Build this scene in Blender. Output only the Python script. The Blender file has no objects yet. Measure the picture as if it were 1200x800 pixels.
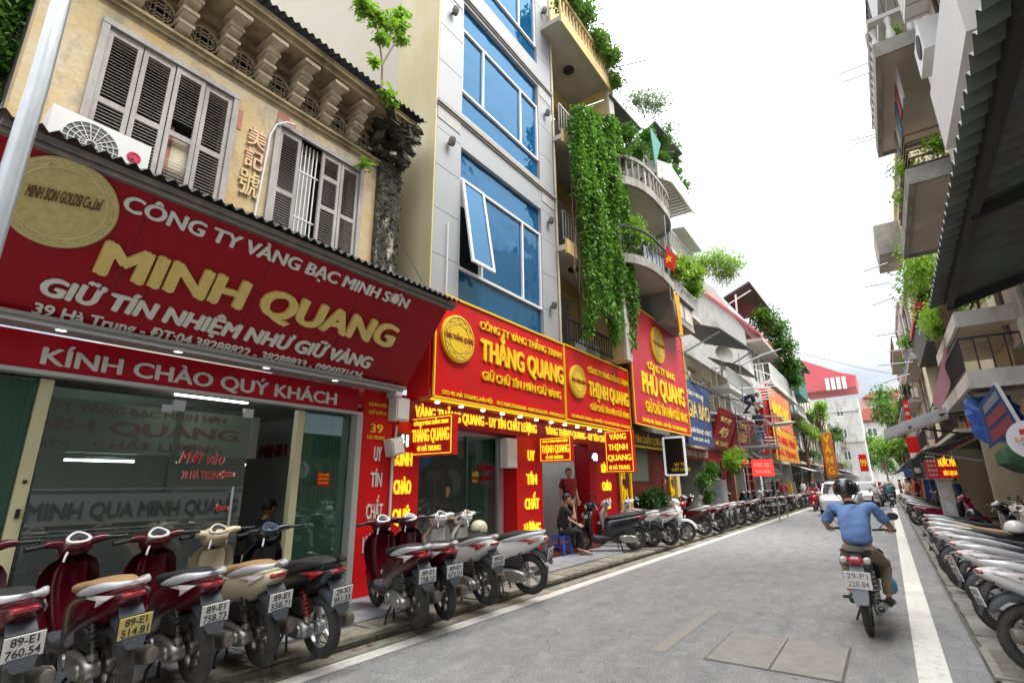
import bpy, bmesh, math, random
from mathutils import Vector, Matrix, noise
random.seed(7)
PI = math.pi
SC = bpy.context.scene
COL = SC.collection
R = math.radians

# ------------------------------------------------------------------ camera
CAM_H = 1.6
_up = Vector((580-600, 400+1732, -600)).normalized()
_st = Vector((1041-600, 400-565, -600)).normalized()
_st = (_st - _up*_st.dot(_up)).normalized()
_rt = _st.cross(_up)
MW = Matrix((_rt, _st, _up))                     # camera axes -> world axes
cam_d = bpy.data.cameras.new('camera')
cam_d.lens = 18.0; cam_d.sensor_width = 36.0; cam_d.clip_end = 3000; cam_d.clip_start = 0.05
cam = bpy.data.objects.new('camera', cam_d); COL.objects.link(cam)
cam.matrix_world = Matrix.Translation((0, 0, CAM_H)) @ MW.to_4x4()
SC.camera = cam

# ------------------------------------------------------------------ world: bright overcast
SUN_EL, SUN_AZ = 58, 78
w = bpy.data.worlds.new('World'); SC.world = w; w.use_nodes = True
nt = w.node_tree; N = nt.nodes; N.clear(); L = nt.links
out = N.new('ShaderNodeOutputWorld'); bg = N.new('ShaderNodeBackground'); bg2 = N.new('ShaderNodeBackground')
sky = N.new('ShaderNodeTexSky'); sky.sky_type = 'NISHITA'; sky.sun_disc = False
sky.sun_elevation = R(SUN_EL); sky.sun_rotation = R(SUN_AZ); sky.air_density = 1.0; sky.dust_density = 2.0
tc = N.new('ShaderNodeTexCoord'); mp = N.new('ShaderNodeMapping'); mp.inputs['Scale'].default_value = (1.0, 1.0, 3.2)
nz = N.new('ShaderNodeTexNoise'); nz.inputs['Scale'].default_value = 2.3; nz.inputs['Detail'].default_value = 5; nz.inputs['Roughness'].default_value = .5
cr = N.new('ShaderNodeValToRGB'); cr.color_ramp.elements[0].position = .44; cr.color_ramp.elements[1].position = .66
cr.color_ramp.elements[0].color = (.50, .55, .64, 1); cr.color_ramp.elements[1].color = (.92, .93, .95, 1)
L.new(tc.outputs['Generated'], mp.inputs['Vector']); L.new(mp.outputs[0], nz.inputs['Vector']); L.new(nz.outputs[0], cr.inputs[0])
sepz = N.new('ShaderNodeSeparateXYZ'); L.new(tc.outputs['Generated'], sepz.inputs[0])
hr = N.new('ShaderNodeMapRange'); hr.inputs['From Min'].default_value = .26; hr.inputs['From Max'].default_value = .62; L.new(sepz.outputs['Z'], hr.inputs['Value'])
whm = N.new('ShaderNodeMixRGB'); whm.inputs['Color2'].default_value = (.90, .905, .91, 1)
L.new(hr.outputs[0], whm.inputs['Fac']); L.new(cr.outputs[0], whm.inputs['Color1'])
L.new(whm.outputs[0], bg2.inputs['Color'])
cie = N.new('ShaderNodeMath'); cie.operation = 'MULTIPLY_ADD'; cie.inputs[1].default_value = 1.35; cie.inputs[2].default_value = .245; cie.use_clamp = False   # overcast sky: zenith about three times the horizon
zc = N.new('ShaderNodeMath'); zc.operation = 'MAXIMUM'; zc.inputs[1].default_value = 0; L.new(sepz.outputs['Z'], zc.inputs[0]); pw_ = N.new('ShaderNodeMath'); pw_.operation = 'POWER'; pw_.inputs[1].default_value = 2.0; L.new(zc.outputs[0], pw_.inputs[0]); L.new(pw_.outputs[0], cie.inputs[0]); L.new(cie.outputs[0], bg2.inputs['Strength'])
L.new(sky.outputs[0], bg.inputs['Color']); bg.inputs['Strength'].default_value = .06
mx = N.new('ShaderNodeMixShader'); mx.inputs[0].default_value = .93
L.new(bg.outputs[0], mx.inputs[1]); L.new(bg2.outputs[0], mx.inputs[2]); L.new(mx.outputs[0], out.inputs['Surface'])
sd = bpy.data.lights.new('sun', 'SUN'); sd.energy = 1.5; sd.angle = R(35); sd.color = (1, .965, .91)
so = bpy.data.objects.new('sun', sd); COL.objects.link(so)
_sv = Vector((math.cos(R(SUN_EL))*math.sin(R(SUN_AZ)), math.cos(R(SUN_EL))*math.cos(R(SUN_AZ)), math.sin(R(SUN_EL))))
so.rotation_euler = _sv.to_track_quat('Z', 'Y').to_euler(); so.location = (8, 0, 30)
vs = SC.view_settings; vs.view_transform = 'Standard'; vs.look = 'None'; vs.exposure = 2.1; vs.gamma = 1.0
SC.cycles.max_bounces = 7; SC.cycles.transparent_max_bounces = 12
SC.cycles.diffuse_bounces = 3; SC.cycles.glossy_bounces = 3; SC.cycles.caustics_reflective = False; SC.cycles.caustics_refractive = False

# ------------------------------------------------------------------ helpers
def ray(px, py): return MW @ Vector((px-600, 400-py, -600))
def GX(px, py, x):
    d = ray(px, py); t = x/d.x; return Vector((x, d.y*t, CAM_H+d.z*t))
def GY(px, py, y):
    d = ray(px, py); t = y/d.y; return Vector((d.x*t, y, CAM_H+d.z*t))
def GZ(px, py, z=0.0):
    d = ray(px, py); t = (z-CAM_H)/d.z; return Vector((d.x*t, d.y*t, z))

WL = {}
def thing(name, label, cat, loc=(0, 0, 0), rotz=0.0, group=None):
    o = bpy.data.objects.new(name, None); COL.objects.link(o); o.empty_display_size = .2
    o.location = loc; o.rotation_euler = (0, 0, rotz); o['label'] = label; o['category'] = cat
    if group: o['group'] = group
    WL[o.name] = Vector(loc)
    return o
def tag(o, label, cat, group=None):
    o['label'] = label; o['category'] = cat
    if group: o['group'] = group
    return o
def kind(o, k): o['kind'] = k; return o

class MB:
    def __init__(s): s.v = []; s.f = []; s.m = []; s.mi = 0
    def add(s, vs, fs):
        b = len(s.v); s.v += [Vector(p) for p in vs]
        for f in fs: s.f.append([i+b for i in f]); s.m.append(s.mi)
        return s
    def box(s, x0, x1, y0, y1, z0, z1):
        x0, x1 = min(x0, x1), max(x0, x1); y0, y1 = min(y0, y1), max(y0, y1); z0, z1 = min(z0, z1), max(z0, z1)
        return s.add([(x0,y0,z0),(x1,y0,z0),(x1,y1,z0),(x0,y1,z0),(x0,y0,z1),(x1,y0,z1),(x1,y1,z1),(x0,y1,z1)],
                     [(0,3,2,1),(4,5,6,7),(0,1,5,4),(1,2,6,5),(2,3,7,6),(3,0,4,7)])
    def obox(s, c, u, v, w):
        """box from centre and three half vectors"""
        c, u, v, w = Vector(c), Vector(u), Vector(v), Vector(w)
        return s.add([c-u-v-w, c+u-v-w, c+u+v-w, c-u+v-w, c-u-v+w, c+u-v+w, c+u+v+w, c-u+v+w],
                     [(0,3,2,1),(4,5,6,7),(0,1,5,4),(1,2,6,5),(2,3,7,6),(3,0,4,7)])
    def bar(s, a, b, r, r2=None):
        """square bar between two points"""
        a, b = Vector(a), Vector(b); d = b-a
        q = d.to_track_quat('Z', 'Y'); u = q @ Vector((1,0,0)); v = q @ Vector((0,1,0))
        return s.obox((a+b)/2, u*r, v*(r2 or r), d/2)
    def tube(s, pts, r, n=8, caps=True):
        pts = [Vector(p) for p in pts]; rings = []
        rr = r if isinstance(r, (list, tuple)) else [r]*len(pts)
        d0 = (pts[1]-pts[0]).normalized(); ref = Vector((0,0,1)) if abs(d0.z) < .9 else Vector((0,1,0))
        for i, p in enumerate(pts):
            d = (pts[min(i+1, len(pts)-1)]-pts[max(i-1, 0)]).normalized()
            u = d.cross(ref)
            if u.length < 1e-4: u = d.cross(Vector((1,0,0)))
            u.normalize(); v = d.cross(u).normalized()
            rings.append([p+u*rr[i]*math.cos(2*PI*k/n)+v*rr[i]*math.sin(2*PI*k/n) for k in range(n)])
        return s.loft(rings, caps)
    def loft(s, rings, caps=True, close=True, loop=False):
        n = len(rings[0]); vs = [p for r in rings for p in r]; fs = []
        m = len(rings)
        for i in range(m if loop else m-1):
            j2 = (i+1) % m
            for k in range(n if close else n-1):
                a = i*n+k; b = i*n+(k+1) % n; c = j2*n+(k+1) % n; d = j2*n+k
                fs.append((a, b, c, d))
        if caps and not loop: fs.append(tuple(range(n))[::-1]); fs.append(tuple((m-1)*n+k for k in range(n)))
        return s.add(vs, fs)
    def lathe(s, prof, c, axis=(0,0,1), n=16, caps=True):
        """prof: (radius, height along the axis)"""
        c = Vector(c); ax = Vector(axis).normalized(); q = ax.to_track_quat('Z', 'Y')
        u = q @ Vector((1,0,0)); v = q @ Vector((0,1,0))
        rings = [[c+ax*h+u*r*math.cos(2*PI*k/n)+v*r*math.sin(2*PI*k/n) for k in range(n)] for r, h in prof]
        return s.loft(rings, caps)
    def torus(s, c, axis, Rr, r, n=24, m=10, sq=1.0):
        c = Vector(c); ax = Vector(axis).normalized(); q = ax.to_track_quat('Z', 'Y')
        u = q @ Vector((1,0,0)); v = q @ Vector((0,1,0)); rings = []
        for i in range(n):
            a = 2*PI*i/n; e = u*math.cos(a)+v*math.sin(a)
            rings.append([c+e*(Rr+r*math.cos(2*PI*k/m))+ax*(r*sq*math.sin(2*PI*k/m)) for k in range(m)])
        return s.loft(rings, loop=True)
    def prism(s, pts, d):
        """planar outline extruded along vector d"""
        n = len(pts); pts = [Vector(p) for p in pts]; d = Vector(d)
        return s.add(pts+[p+d for p in pts], [tuple(range(n))[::-1], tuple(range(n, 2*n))]+[(i, (i+1) % n, (i+1) % n+n, i+n) for i in range(n)])
    def sphere(s, c, rx, ry, rz, n=12, m=8):
        c = Vector(c); rings = []
        for i in range(1, m):
            t = PI*i/m; rings.append([c+Vector((rx*math.sin(t)*math.cos(2*PI*k/n), ry*math.sin(t)*math.sin(2*PI*k/n), -rz*math.cos(t))) for k in range(n)])
        return s.loft(rings, True)
    def mesh(s, name, smooth=False, sharp=None, center=None):
        c = center or Vector((0,0,0))
        me = bpy.data.meshes.new(name); me.from_pydata([p-c for p in s.v], [], s.f); me.update()
        bm = bmesh.new(); bm.from_mesh(me); bmesh.ops.recalc_face_normals(bm, faces=bm.faces)
        if smooth:
            for f in bm.faces: f.smooth = True
            a = R(sharp if sharp else 50)
            for e in bm.edges:
                if len(e.link_faces) == 2 and e.calc_face_angle(0) > a: e.smooth = False
        bm.to_mesh(me); bm.free()
        for p, i in zip(me.polygons, s.m): p.material_index = i
        return me
    def center(s):
        if not s.v: return Vector((0,0,0))
        xs = [p.x for p in s.v]; ys = [p.y for p in s.v]; zs = [p.z for p in s.v]
        return Vector(((min(xs)+max(xs))/2, (min(ys)+max(ys))/2, min(zs)))

def link(name, me, mats, parent=None):
    o = bpy.data.objects.new(name, me); COL.objects.link(o)
    if mats is not None:
        for m in (mats if isinstance(mats, (list, tuple)) else [mats]): me.materials.append(m)
    if parent: o.parent = parent
    return o
def wobj(name, mb, mats, parent=None, smooth=False, sharp=None):
    """mesh given in world coordinates, origin at its own base, under an unrotated parent"""
    c = mb.center(); me = mb.mesh(name, smooth, sharp, c); o = link(name, me, mats, parent)
    o.location = c-(WL[parent.name] if parent else Vector((0,0,0))); WL[o.name] = c
    return o
def lobj(name, mb, mats, parent, smooth=False, sharp=None):
    """mesh given in the parent's local coordinates"""
    return link(name, mb.mesh(name, smooth, sharp), mats, parent)
def inst(name, me, parent, loc, rot=None, scale=None, world=True):
    """one more object on an existing mesh"""
    o = bpy.data.objects.new(name, me); COL.objects.link(o); o.parent = parent
    loc = Vector(loc); WL[o.name] = loc
    o.location = loc-(WL[parent.name] if (parent and world) else Vector((0,0,0)))
    if rot is not None: o.rotation_euler = rot
    if scale is not None: o.scale = scale
    return o
def boxme(name, sx, sy, sz, mat, bev=0.0):
    mb = MB().box(-sx/2, sx/2, -sy/2, sy/2, -sz/2, sz/2); me = mb.mesh(name)
    if bev:
        bm = bmesh.new(); bm.from_mesh(me); bmesh.ops.bevel(bm, geom=list(bm.edges), offset=bev, segments=1, affect='EDGES', profile=.5); bm.to_mesh(me); bm.free()
    me.materials.append(mat); return me
def override(o, m):
    """same mesh, another colour on this object"""
    if not o.material_slots: return
    o.material_slots[0].link = 'OBJECT'; o.material_slots[0].material = m

# ------------------------------------------------------------------ materials
MATS = {}
def mat(name, col, rough=.6, metal=0.0, col2=None, scale=3.0, bump=0.0, bscale=20.0, stain=None, sscale=1.2, samt=.5, coat=0.0, trans=0.0, emit=0.0, stretch=None, spos=(.45,.65), detail=6, spec=None):
    if name in MATS: return MATS[name]
    m = bpy.data.materials.new(name); m.use_nodes = True; t = m.node_tree; b = t.nodes['Principled BSDF']
    b.inputs['Roughness'].default_value = rough; b.inputs['Metallic'].default_value = metal
    b.inputs['Base Color'].default_value = (*col, 1)
    if spec is not None: b.inputs['Specular IOR Level'].default_value = spec
    if coat: b.inputs['Coat Weight'].default_value = coat; b.inputs['Coat Roughness'].default_value = .08
    if trans: b.inputs['Transmission Weight'].default_value = trans
    if emit: b.inputs['Emission Color'].default_value = (*col, 1); b.inputs['Emission Strength'].default_value = emit
    geo = None
    def pos(st=None):
        g = t.nodes.new('ShaderNodeNewGeometry')
        if st is None: return g.outputs['Position']
        p = t.nodes.new('ShaderNodeMapping'); p.inputs['Scale'].default_value = st; t.links.new(g.outputs['Position'], p.inputs['Vector']); return p.outputs[0]
    last = None
    if col2 is not None:
        n = t.nodes.new('ShaderNodeTexNoise'); n.inputs['Scale'].default_value = scale; n.inputs['Detail'].default_value = detail; n.inputs['Roughness'].default_value = .65
        t.links.new(pos(stretch), n.inputs['Vector'])
        mr = t.nodes.new('ShaderNodeMapRange'); mr.inputs['From Min'].default_value = .32; mr.inputs['From Max'].default_value = .68
        t.links.new(n.outputs[0], mr.inputs['Value'])
        x = t.nodes.new('ShaderNodeMixRGB'); x.inputs['Color1'].default_value = (*col, 1); x.inputs['Color2'].default_value = (*col2, 1)
        t.links.new(mr.outputs[0], x.inputs['Fac']); last = x.outputs[0]
    if stain is not None:
        n = t.nodes.new('ShaderNodeTexNoise'); n.inputs['Scale'].default_value = sscale; n.inputs['Detail'].default_value = 9; n.inputs['Roughness'].default_value = .7
        t.links.new(pos((1, 1, .45)), n.inputs['Vector'])
        mr = t.nodes.new('ShaderNodeMapRange'); mr.inputs['From Min'].default_value = spos[0]; mr.inputs['From Max'].default_value = spos[1]; mr.inputs['To Max'].default_value = samt
        t.links.new(n.outputs[0], mr.inputs['Value'])
        x = t.nodes.new('ShaderNodeMixRGB'); x.inputs['Color1'].default_value = (*col, 1); x.inputs['Color2'].default_value = (*stain, 1)
        if last: t.links.new(last, x.inputs['Color1'])
        t.links.new(mr.outputs[0], x.inputs['Fac']); last = x.outputs[0]
    if last: t.links.new(last, b.inputs['Base Color'])
    if bump:
        n = t.nodes.new('ShaderNodeTexNoise'); n.inputs['Scale'].default_value = bscale; n.inputs['Detail'].default_value = 6
        t.links.new(pos(stretch), n.inputs['Vector'])
        bp = t.nodes.new('ShaderNodeBump'); bp.inputs['Strength'].default_value = bump; bp.inputs['Distance'].default_value = .02
        t.links.new(n.outputs[0], bp.inputs['Height']); t.links.new(bp.outputs[0], b.inputs['Normal'])
    MATS[name] = m; return m

def glass_mat(name, tint=(.8,.9,.88), refl=.25, body=None, bodyamt=0.0, ior=1.5, gcol=(.95,.98,1), wave=0.0):
    """pane: sees through and mirrors the street by the angle"""
    if name in MATS: return MATS[name]
    m = bpy.data.materials.new(name); m.use_nodes = True; t = m.node_tree; t.nodes.clear()
    o = t.nodes.new('ShaderNodeOutputMaterial'); tr = t.nodes.new('ShaderNodeBsdfTransparent'); tr.inputs[0].default_value = (*tint, 1)
    g = t.nodes.new('ShaderNodeBsdfGlossy'); g.inputs['Roughness'].default_value = .015; g.inputs['Color'].default_value = (*gcol,1)
    if wave:
        wn = t.nodes.new('ShaderNodeTexNoise'); wn.inputs['Scale'].default_value = 1.3; wb = t.nodes.new('ShaderNodeBump'); wb.inputs['Strength'].default_value = wave; wb.inputs['Distance'].default_value = .05; wg = t.nodes.new('ShaderNodeNewGeometry'); t.links.new(wg.outputs['Position'], wn.inputs['Vector']); t.links.new(wn.outputs[0], wb.inputs['Height']); t.links.new(wb.outputs[0], g.inputs['Normal'])
    fr = t.nodes.new('ShaderNodeFresnel'); fr.inputs['IOR'].default_value = ior
    ad = t.nodes.new('ShaderNodeMath'); ad.operation = 'MULTIPLY_ADD'; ad.inputs[1].default_value = 1.0; ad.inputs[2].default_value = refl; ad.use_clamp = True
    t.links.new(fr.outputs[0], ad.inputs[0]); x = t.nodes.new('ShaderNodeMixShader'); t.links.new(ad.outputs[0], x.inputs[0])
    src = tr.outputs[0]
    if body:
        d = t.nodes.new('ShaderNodeBsdfDiffuse'); d.inputs[0].default_value = (*body, 1)
        y = t.nodes.new('ShaderNodeMixShader'); y.inputs[0].default_value = bodyamt; t.links.new(tr.outputs[0], y.inputs[1]); t.links.new(d.outputs[0], y.inputs[2]); src = y.outputs[0]
    t.links.new(src, x.inputs[1]); t.links.new(g.outputs[0], x.inputs[2]); t.links.new(x.outputs[0], o.inputs[0])
    MATS[name] = m; return m

def leaf_mat(name, c1, c2, sc=2.5):
    if name in MATS: return MATS[name]
    m = bpy.data.materials.new(name); m.use_nodes = True; t = m.node_tree; b = t.nodes['Principled BSDF']; b.inputs['Roughness'].default_value = .5
    g = t.nodes.new('ShaderNodeNewGeometry'); n = t.nodes.new('ShaderNodeTexNoise'); n.inputs['Scale'].default_value = sc; n.inputs['Detail'].default_value = 3
    t.links.new(g.outputs['Position'], n.inputs['Vector'])
    ad = t.nodes.new('ShaderNodeMath'); ad.operation = 'MULTIPLY_ADD'; ad.inputs[1].default_value = .55; t.links.new(g.outputs['Random Per Island'], ad.inputs[0])
    mr = t.nodes.new('ShaderNodeMapRange'); mr.inputs['From Min'].default_value = .3; mr.inputs['From Max'].default_value = .7; mr.inputs['To Max'].default_value = .5
    t.links.new(n.outputs[0], mr.inputs['Value']); t.links.new(mr.outputs[0], ad.inputs[2])
    x = t.nodes.new('ShaderNodeMixRGB'); x.inputs['Color1'].default_value = (*c1, 1); x.inputs['Color2'].default_value = (*c2, 1)
    t.links.new(ad.outputs[0], x.inputs['Fac']); t.links.new(x.outputs[0], b.inputs['Base Color'])
    tl = t.nodes.new('ShaderNodeBsdfTranslucent'); t.links.new(x.outputs[0], tl.inputs['Color'])
    ms = t.nodes.new('ShaderNodeMixShader'); ms.inputs[0].default_value = .35
    o = t.nodes['Material Output']; t.links.new(b.outputs[0], ms.inputs[1]); t.links.new(tl.outputs[0], ms.inputs[2]); t.links.new(ms.outputs[0], o.inputs[0])
    MATS[name] = m; return m

# ------------------------------------------------------------------ lettering
_tcache = {}
def text_raw(s, off=0.0, ext=0.0, shear=0.0):
    k = (s, off, ext, shear)
    if k in _tcache: return _tcache[k]
    c = bpy.data.curves.new('lettering', 'FONT'); c.body = s; c.size = 1; c.offset = off; c.extrude = ext; c.resolution_u = 3; c.shear = shear
    o = bpy.data.objects.new('lettering', c); COL.objects.link(o)
    dg = bpy.context.evaluated_depsgraph_get(); me = bpy.data.meshes.new_from_object(o.evaluated_get(dg))
    vs = [v.co.copy() for v in me.vertices]; fs = [tuple(p.vertices) for p in me.polygons]
    bpy.data.objects.remove(o); bpy.data.curves.remove(c); bpy.data.meshes.remove(me)
    _tcache[k] = (vs, fs); return vs, fs
_cap = {}
def text(s, parent, org, right, upv, wd, cap, m, off=.012, depth=.012, name='lettering', letters=False, shear=0.0):
    """org = lower left corner of the line, wd = its width, cap = height of its capitals"""
    ex = off; off = 0.0
    vs, fs = text_raw(s, 0.0, 1.0, shear)
    if not vs: return
    H = max(v.y for v in text_raw('H')[0])
    x0 = min(v.x for v in vs); x1 = max(v.x for v in vs)
    sx = wd/(x1-x0+2*ex); sy = cap/(H+1.2*ex); sh = [(0,0,0)]+([(-ex,0,.0006),(ex,0,.0012),(-ex*.5,ex*.6,.0018),(ex*.5,-ex*.6,.0024)] if ex > .004 else [])
    org = Vector(org); right = Vector(right).normalized(); upv = Vector(upv).normalized(); nn = right.cross(upv)
    def put(vv, ff, dx):
        mb = MB()
        for ax, ay, az in sh: mb.add([org+right*((v.x+dx-x0+ax+ex)*sx)+upv*((v.y+ay+ex*.6)*sy)+nn*((v.z*.5+.5)*depth+.003+az) for v in vv], ff)
        return wobj('letter' if letters else name, mb, m, parent)
    if not letters: return put(vs, fs, 0)
    for i, ch in enumerate(s):
        if ch == ' ': continue
        pv = text_raw(s[:i+1], off, 1.0, shear)[0]; cv, cf = text_raw(ch, off, 1.0, shear)
        put(cv, cf, max(v.x for v in pv)-max(v.x for v in cv))

def board_text(s, parent, a, b, cap, m, **k):
    """line of text whose baseline runs from point a to point b"""
    a, b = Vector(a), Vector(b); return text(s, parent, a, b-a, k.pop('up', (0,0,1)), (b-a).length, cap, m, **k)

# ------------------------------------------------------------------ leaves
def leaf_cloud(pts, size, droop=.3, rng=None, aspect=2.0):
    rng = rng or random; mb = MB(); V = []; F = []
    for p in pts:
        s = size*rng.uniform(.6, 1.3); a = rng.uniform(0, 2*PI); el = rng.uniform(-.9, .5)-droop
        d = Vector((math.cos(a)*math.cos(el), math.sin(a)*math.cos(el), math.sin(el)))
        sd_ = d.cross(Vector((rng.uniform(-.4,.4), rng.uniform(-.4,.4), 1))).normalized(); nn = sd_.cross(d)
        p = Vector(p); b = len(V)
        V += [p, p+d*s*.45+sd_*s/aspect*.5+nn*s*.08, p+d*s, p+d*s*.45-sd_*s/aspect*.5+nn*s*.08]
        F.append((b, b+1, b+2)); F.append((b, b+2, b+3))
    mb.v = V; mb.f = F; mb.m = [0]*len(F); return mb
def blob_points(n, blobs, rng=None, shell=.55):
    rng = rng or random; tot = sum(b[3]**2 for b in blobs); P = []
    for b in blobs:
        x, y, z, r = b[:4]; sx = b[4] if len(b) > 4 else 1; sz = b[5] if len(b) > 5 else 1
        for _ in range(int(n*r*r/tot)):
            v = Vector((rng.gauss(0,1), rng.gauss(0,1), rng.gauss(0,1))).normalized()*r*(shell+(1-shell)*rng.random())*rng.uniform(.7,1.1)
            P.append((x+v.x*sx, y+v.y*sx, z+v.z*sz))
    return P
def leaf_obj(name, mb, m, parent=None):
    c = mb.center(); me = bpy.data.meshes.new(name); me.from_pydata([p-c for p in mb.v], [], mb.f); me.update()
    o = link(name, me, m, parent); o.location = c-(WL[parent.name] if parent else Vector((0,0,0))); WL[o.name] = c; return o
# ------------------------------------------------------------------ shared materials
M = {}
M['asphalt'] = mat('asphalt', (.285,.285,.28), .85, col2=(.195,.196,.198), scale=2.6, stretch=(1.6,.55,1), bump=.5, bscale=120, stain=(.34,.345,.34), sscale=5.5, samt=.55, spos=(.52,.62))
def asphalt_cracks(m):
    """hairline cracks, polished wheel tracks and oil drips on top of the asphalt"""
    t = m.node_tree; b = t.nodes['Principled BSDF']; src = b.inputs['Base Color'].links[0].from_socket; g = t.nodes.new('ShaderNodeNewGeometry')
    nz = t.nodes.new('ShaderNodeTexNoise'); nz.inputs['Scale'].default_value = 1.6; nz.inputs['Detail'].default_value = 5; t.links.new(g.outputs['Position'], nz.inputs['Vector'])
    ad = t.nodes.new('ShaderNodeMixRGB'); ad.blend_type = 'ADD'; ad.inputs['Fac'].default_value = .55; t.links.new(g.outputs['Position'], ad.inputs['Color1']); t.links.new(nz.outputs['Color'], ad.inputs['Color2'])
    vo = t.nodes.new('ShaderNodeTexVoronoi'); vo.feature = 'DISTANCE_TO_EDGE'; vo.inputs['Scale'].default_value = .62; t.links.new(ad.outputs[0], vo.inputs['Vector'])
    mr = t.nodes.new('ShaderNodeMapRange'); mr.inputs['From Min'].default_value = .0; mr.inputs['From Max'].default_value = .006; mr.inputs['To Min'].default_value = .55; mr.inputs['To Max'].default_value = 0; t.links.new(vo.outputs['Distance'], mr.inputs['Value'])
    ms = t.nodes.new('ShaderNodeTexNoise'); ms.inputs['Scale'].default_value = .5; t.links.new(g.outputs['Position'], ms.inputs['Vector'])
    mk = t.nodes.new('ShaderNodeMapRange'); mk.inputs['From Min'].default_value = .48; mk.inputs['From Max'].default_value = .58; t.links.new(ms.outputs[0], mk.inputs['Value'])
    mu = t.nodes.new('ShaderNodeMath'); mu.operation = 'MULTIPLY'; t.links.new(mr.outputs[0], mu.inputs[0]); t.links.new(mk.outputs[0], mu.inputs[1])
    x = t.nodes.new('ShaderNodeMixRGB'); x.inputs['Color2'].default_value = (.045,.045,.045,1); t.links.new(src, x.inputs['Color1']); t.links.new(mu.outputs[0], x.inputs['Fac'])
    dv = t.nodes.new('ShaderNodeTexVoronoi'); dv.inputs['Scale'].default_value = 1.7; t.links.new(g.outputs['Position'], dv.inputs['Vector'])
    dm = t.nodes.new('ShaderNodeMapRange'); dm.inputs['From Min'].default_value = .02; dm.inputs['From Max'].default_value = .075; dm.inputs['To Min'].default_value = .5; dm.inputs['To Max'].default_value = 0; t.links.new(dv.outputs['Distance'], dm.inputs['Value'])
    y = t.nodes.new('ShaderNodeMixRGB'); y.inputs['Color2'].default_value = (.08,.08,.08,1); t.links.new(x.outputs[0], y.inputs['Color1']); t.links.new(dm.outputs[0], y.inputs['Fac']); 
    gn = t.nodes.new('ShaderNodeTexNoise'); gn.inputs['Scale'].default_value = 55; gn.inputs['Detail'].default_value = 3; t.links.new(g.outputs['Position'], gn.inputs['Vector'])
    gm = t.nodes.new('ShaderNodeMapRange'); gm.inputs['From Min'].default_value = .35; gm.inputs['From Max'].default_value = .65; gm.inputs['To Min'].default_value = .72; gm.inputs['To Max'].default_value = 1.25; t.links.new(gn.outputs[0], gm.inputs['Value'])
    z = t.nodes.new('ShaderNodeMixRGB'); z.blend_type = 'MULTIPLY'; z.inputs['Fac'].default_value = 1; t.links.new(y.outputs[0], z.inputs['Color1']); t.links.new(gm.outputs[0], z.inputs['Color2']); t.links.new(z.outputs[0], b.inputs['Base Color'])
asphalt_cracks(M['asphalt'])
M['patch'] = mat('patch_concrete', (.30,.285,.255), .85, col2=(.22,.21,.19), scale=6, bump=.3, bscale=90)
M['kerbstone'] = mat('kerb_stone', (.40,.375,.30), .85, col2=(.22,.205,.165), scale=4, bump=.6, bscale=25, stain=(.10,.095,.075), sscale=3.2, samt=.75)
M['tile'] = mat('paving_tile', (.34,.35,.37), .7, col2=(.22,.23,.25), scale=3, bump=.2, bscale=60, stain=(.12,.12,.12), sscale=2, samt=.5)
M['joint'] = mat('joint_dirt', (.09,.085,.07), .9, col2=(.14,.13,.11), scale=8)
M['tileR'] = mat('worn_slab', (.27,.26,.235), .8, col2=(.19,.18,.165), scale=3, bump=.35, bscale=40, stain=(.10,.095,.085), sscale=2.5, samt=.6)
M['line'] = mat('road_paint', (.72,.71,.66), .7, col2=(.60,.58,.53), scale=14, stain=(.25,.24,.22), sscale=7, samt=.5, spos=(.55,.68))
M['steel'] = mat('galvanised_steel', (.42,.44,.45), .42, metal=.7, col2=(.33,.35,.36), scale=5)
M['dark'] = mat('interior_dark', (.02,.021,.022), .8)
M['blackmetal'] = mat('black_metal', (.018,.018,.02), .45)
M['white'] = mat('white_paint', (.72,.73,.72), .45, col2=(.64,.65,.64), scale=3)
M['red'] = mat('sign_red', (.66,.008,.008), .42, col2=(.56,.006,.010), scale=1.2, spec=.3, bump=.35, bscale=1.4, stain=(.42,.02,.02), sscale=1.1, samt=.4)
M['dred'] = mat('sign_dark_red', (.34,.004,.012), .42, col2=(.29,.003,.010), scale=.8, spec=.25, bump=.35, bscale=1.3)
M['bandred'] = mat('band_red', (.54,.010,.026), .42, col2=(.44,.006,.018), scale=.9, spec=.25)
M['pink'] = mat('sign_faded_red', (.52,.035,.05), .45, col2=(.45,.02,.035), scale=1.0)
M['gold'] = mat('letter_gold', (.82,.64,.22), .38, metal=.15, col2=(.72,.54,.17), scale=9)
M['yellow'] = mat('letter_yellow', (.95,.62,.02), .4)
M['yelglow'] = mat('lit_yellow', (1.0,.62,.03), .4, emit=.22)
M['cream'] = mat('letter_cream', (.74,.72,.66), .4)
M['creamglow'] = mat('lit_white', (1,.95,.85), .4, emit=.4)
M['lamp'] = mat('downlight_lens', (1,.93,.8), .4, emit=6)
M['tube'] = mat('strip_light', (.95,1,.98), .4, emit=5)
M['beige'] = mat('beige_plaster', (.62,.55,.40), .8, col2=(.52,.46,.34), scale=1.5, bump=.2, stain=(.25,.22,.17), samt=.5)
M['aluminium'] = mat('aluminium', (.62,.64,.65), .35, metal=.6)
M['brown'] = mat('brown_wood', (.13,.075,.04), .6, col2=(.08,.045,.025), scale=6, stretch=(1,1,.2))
M['brick'] = mat('red_brick', (.33,.12,.08), .85, col2=(.42,.2,.15), scale=12)

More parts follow.
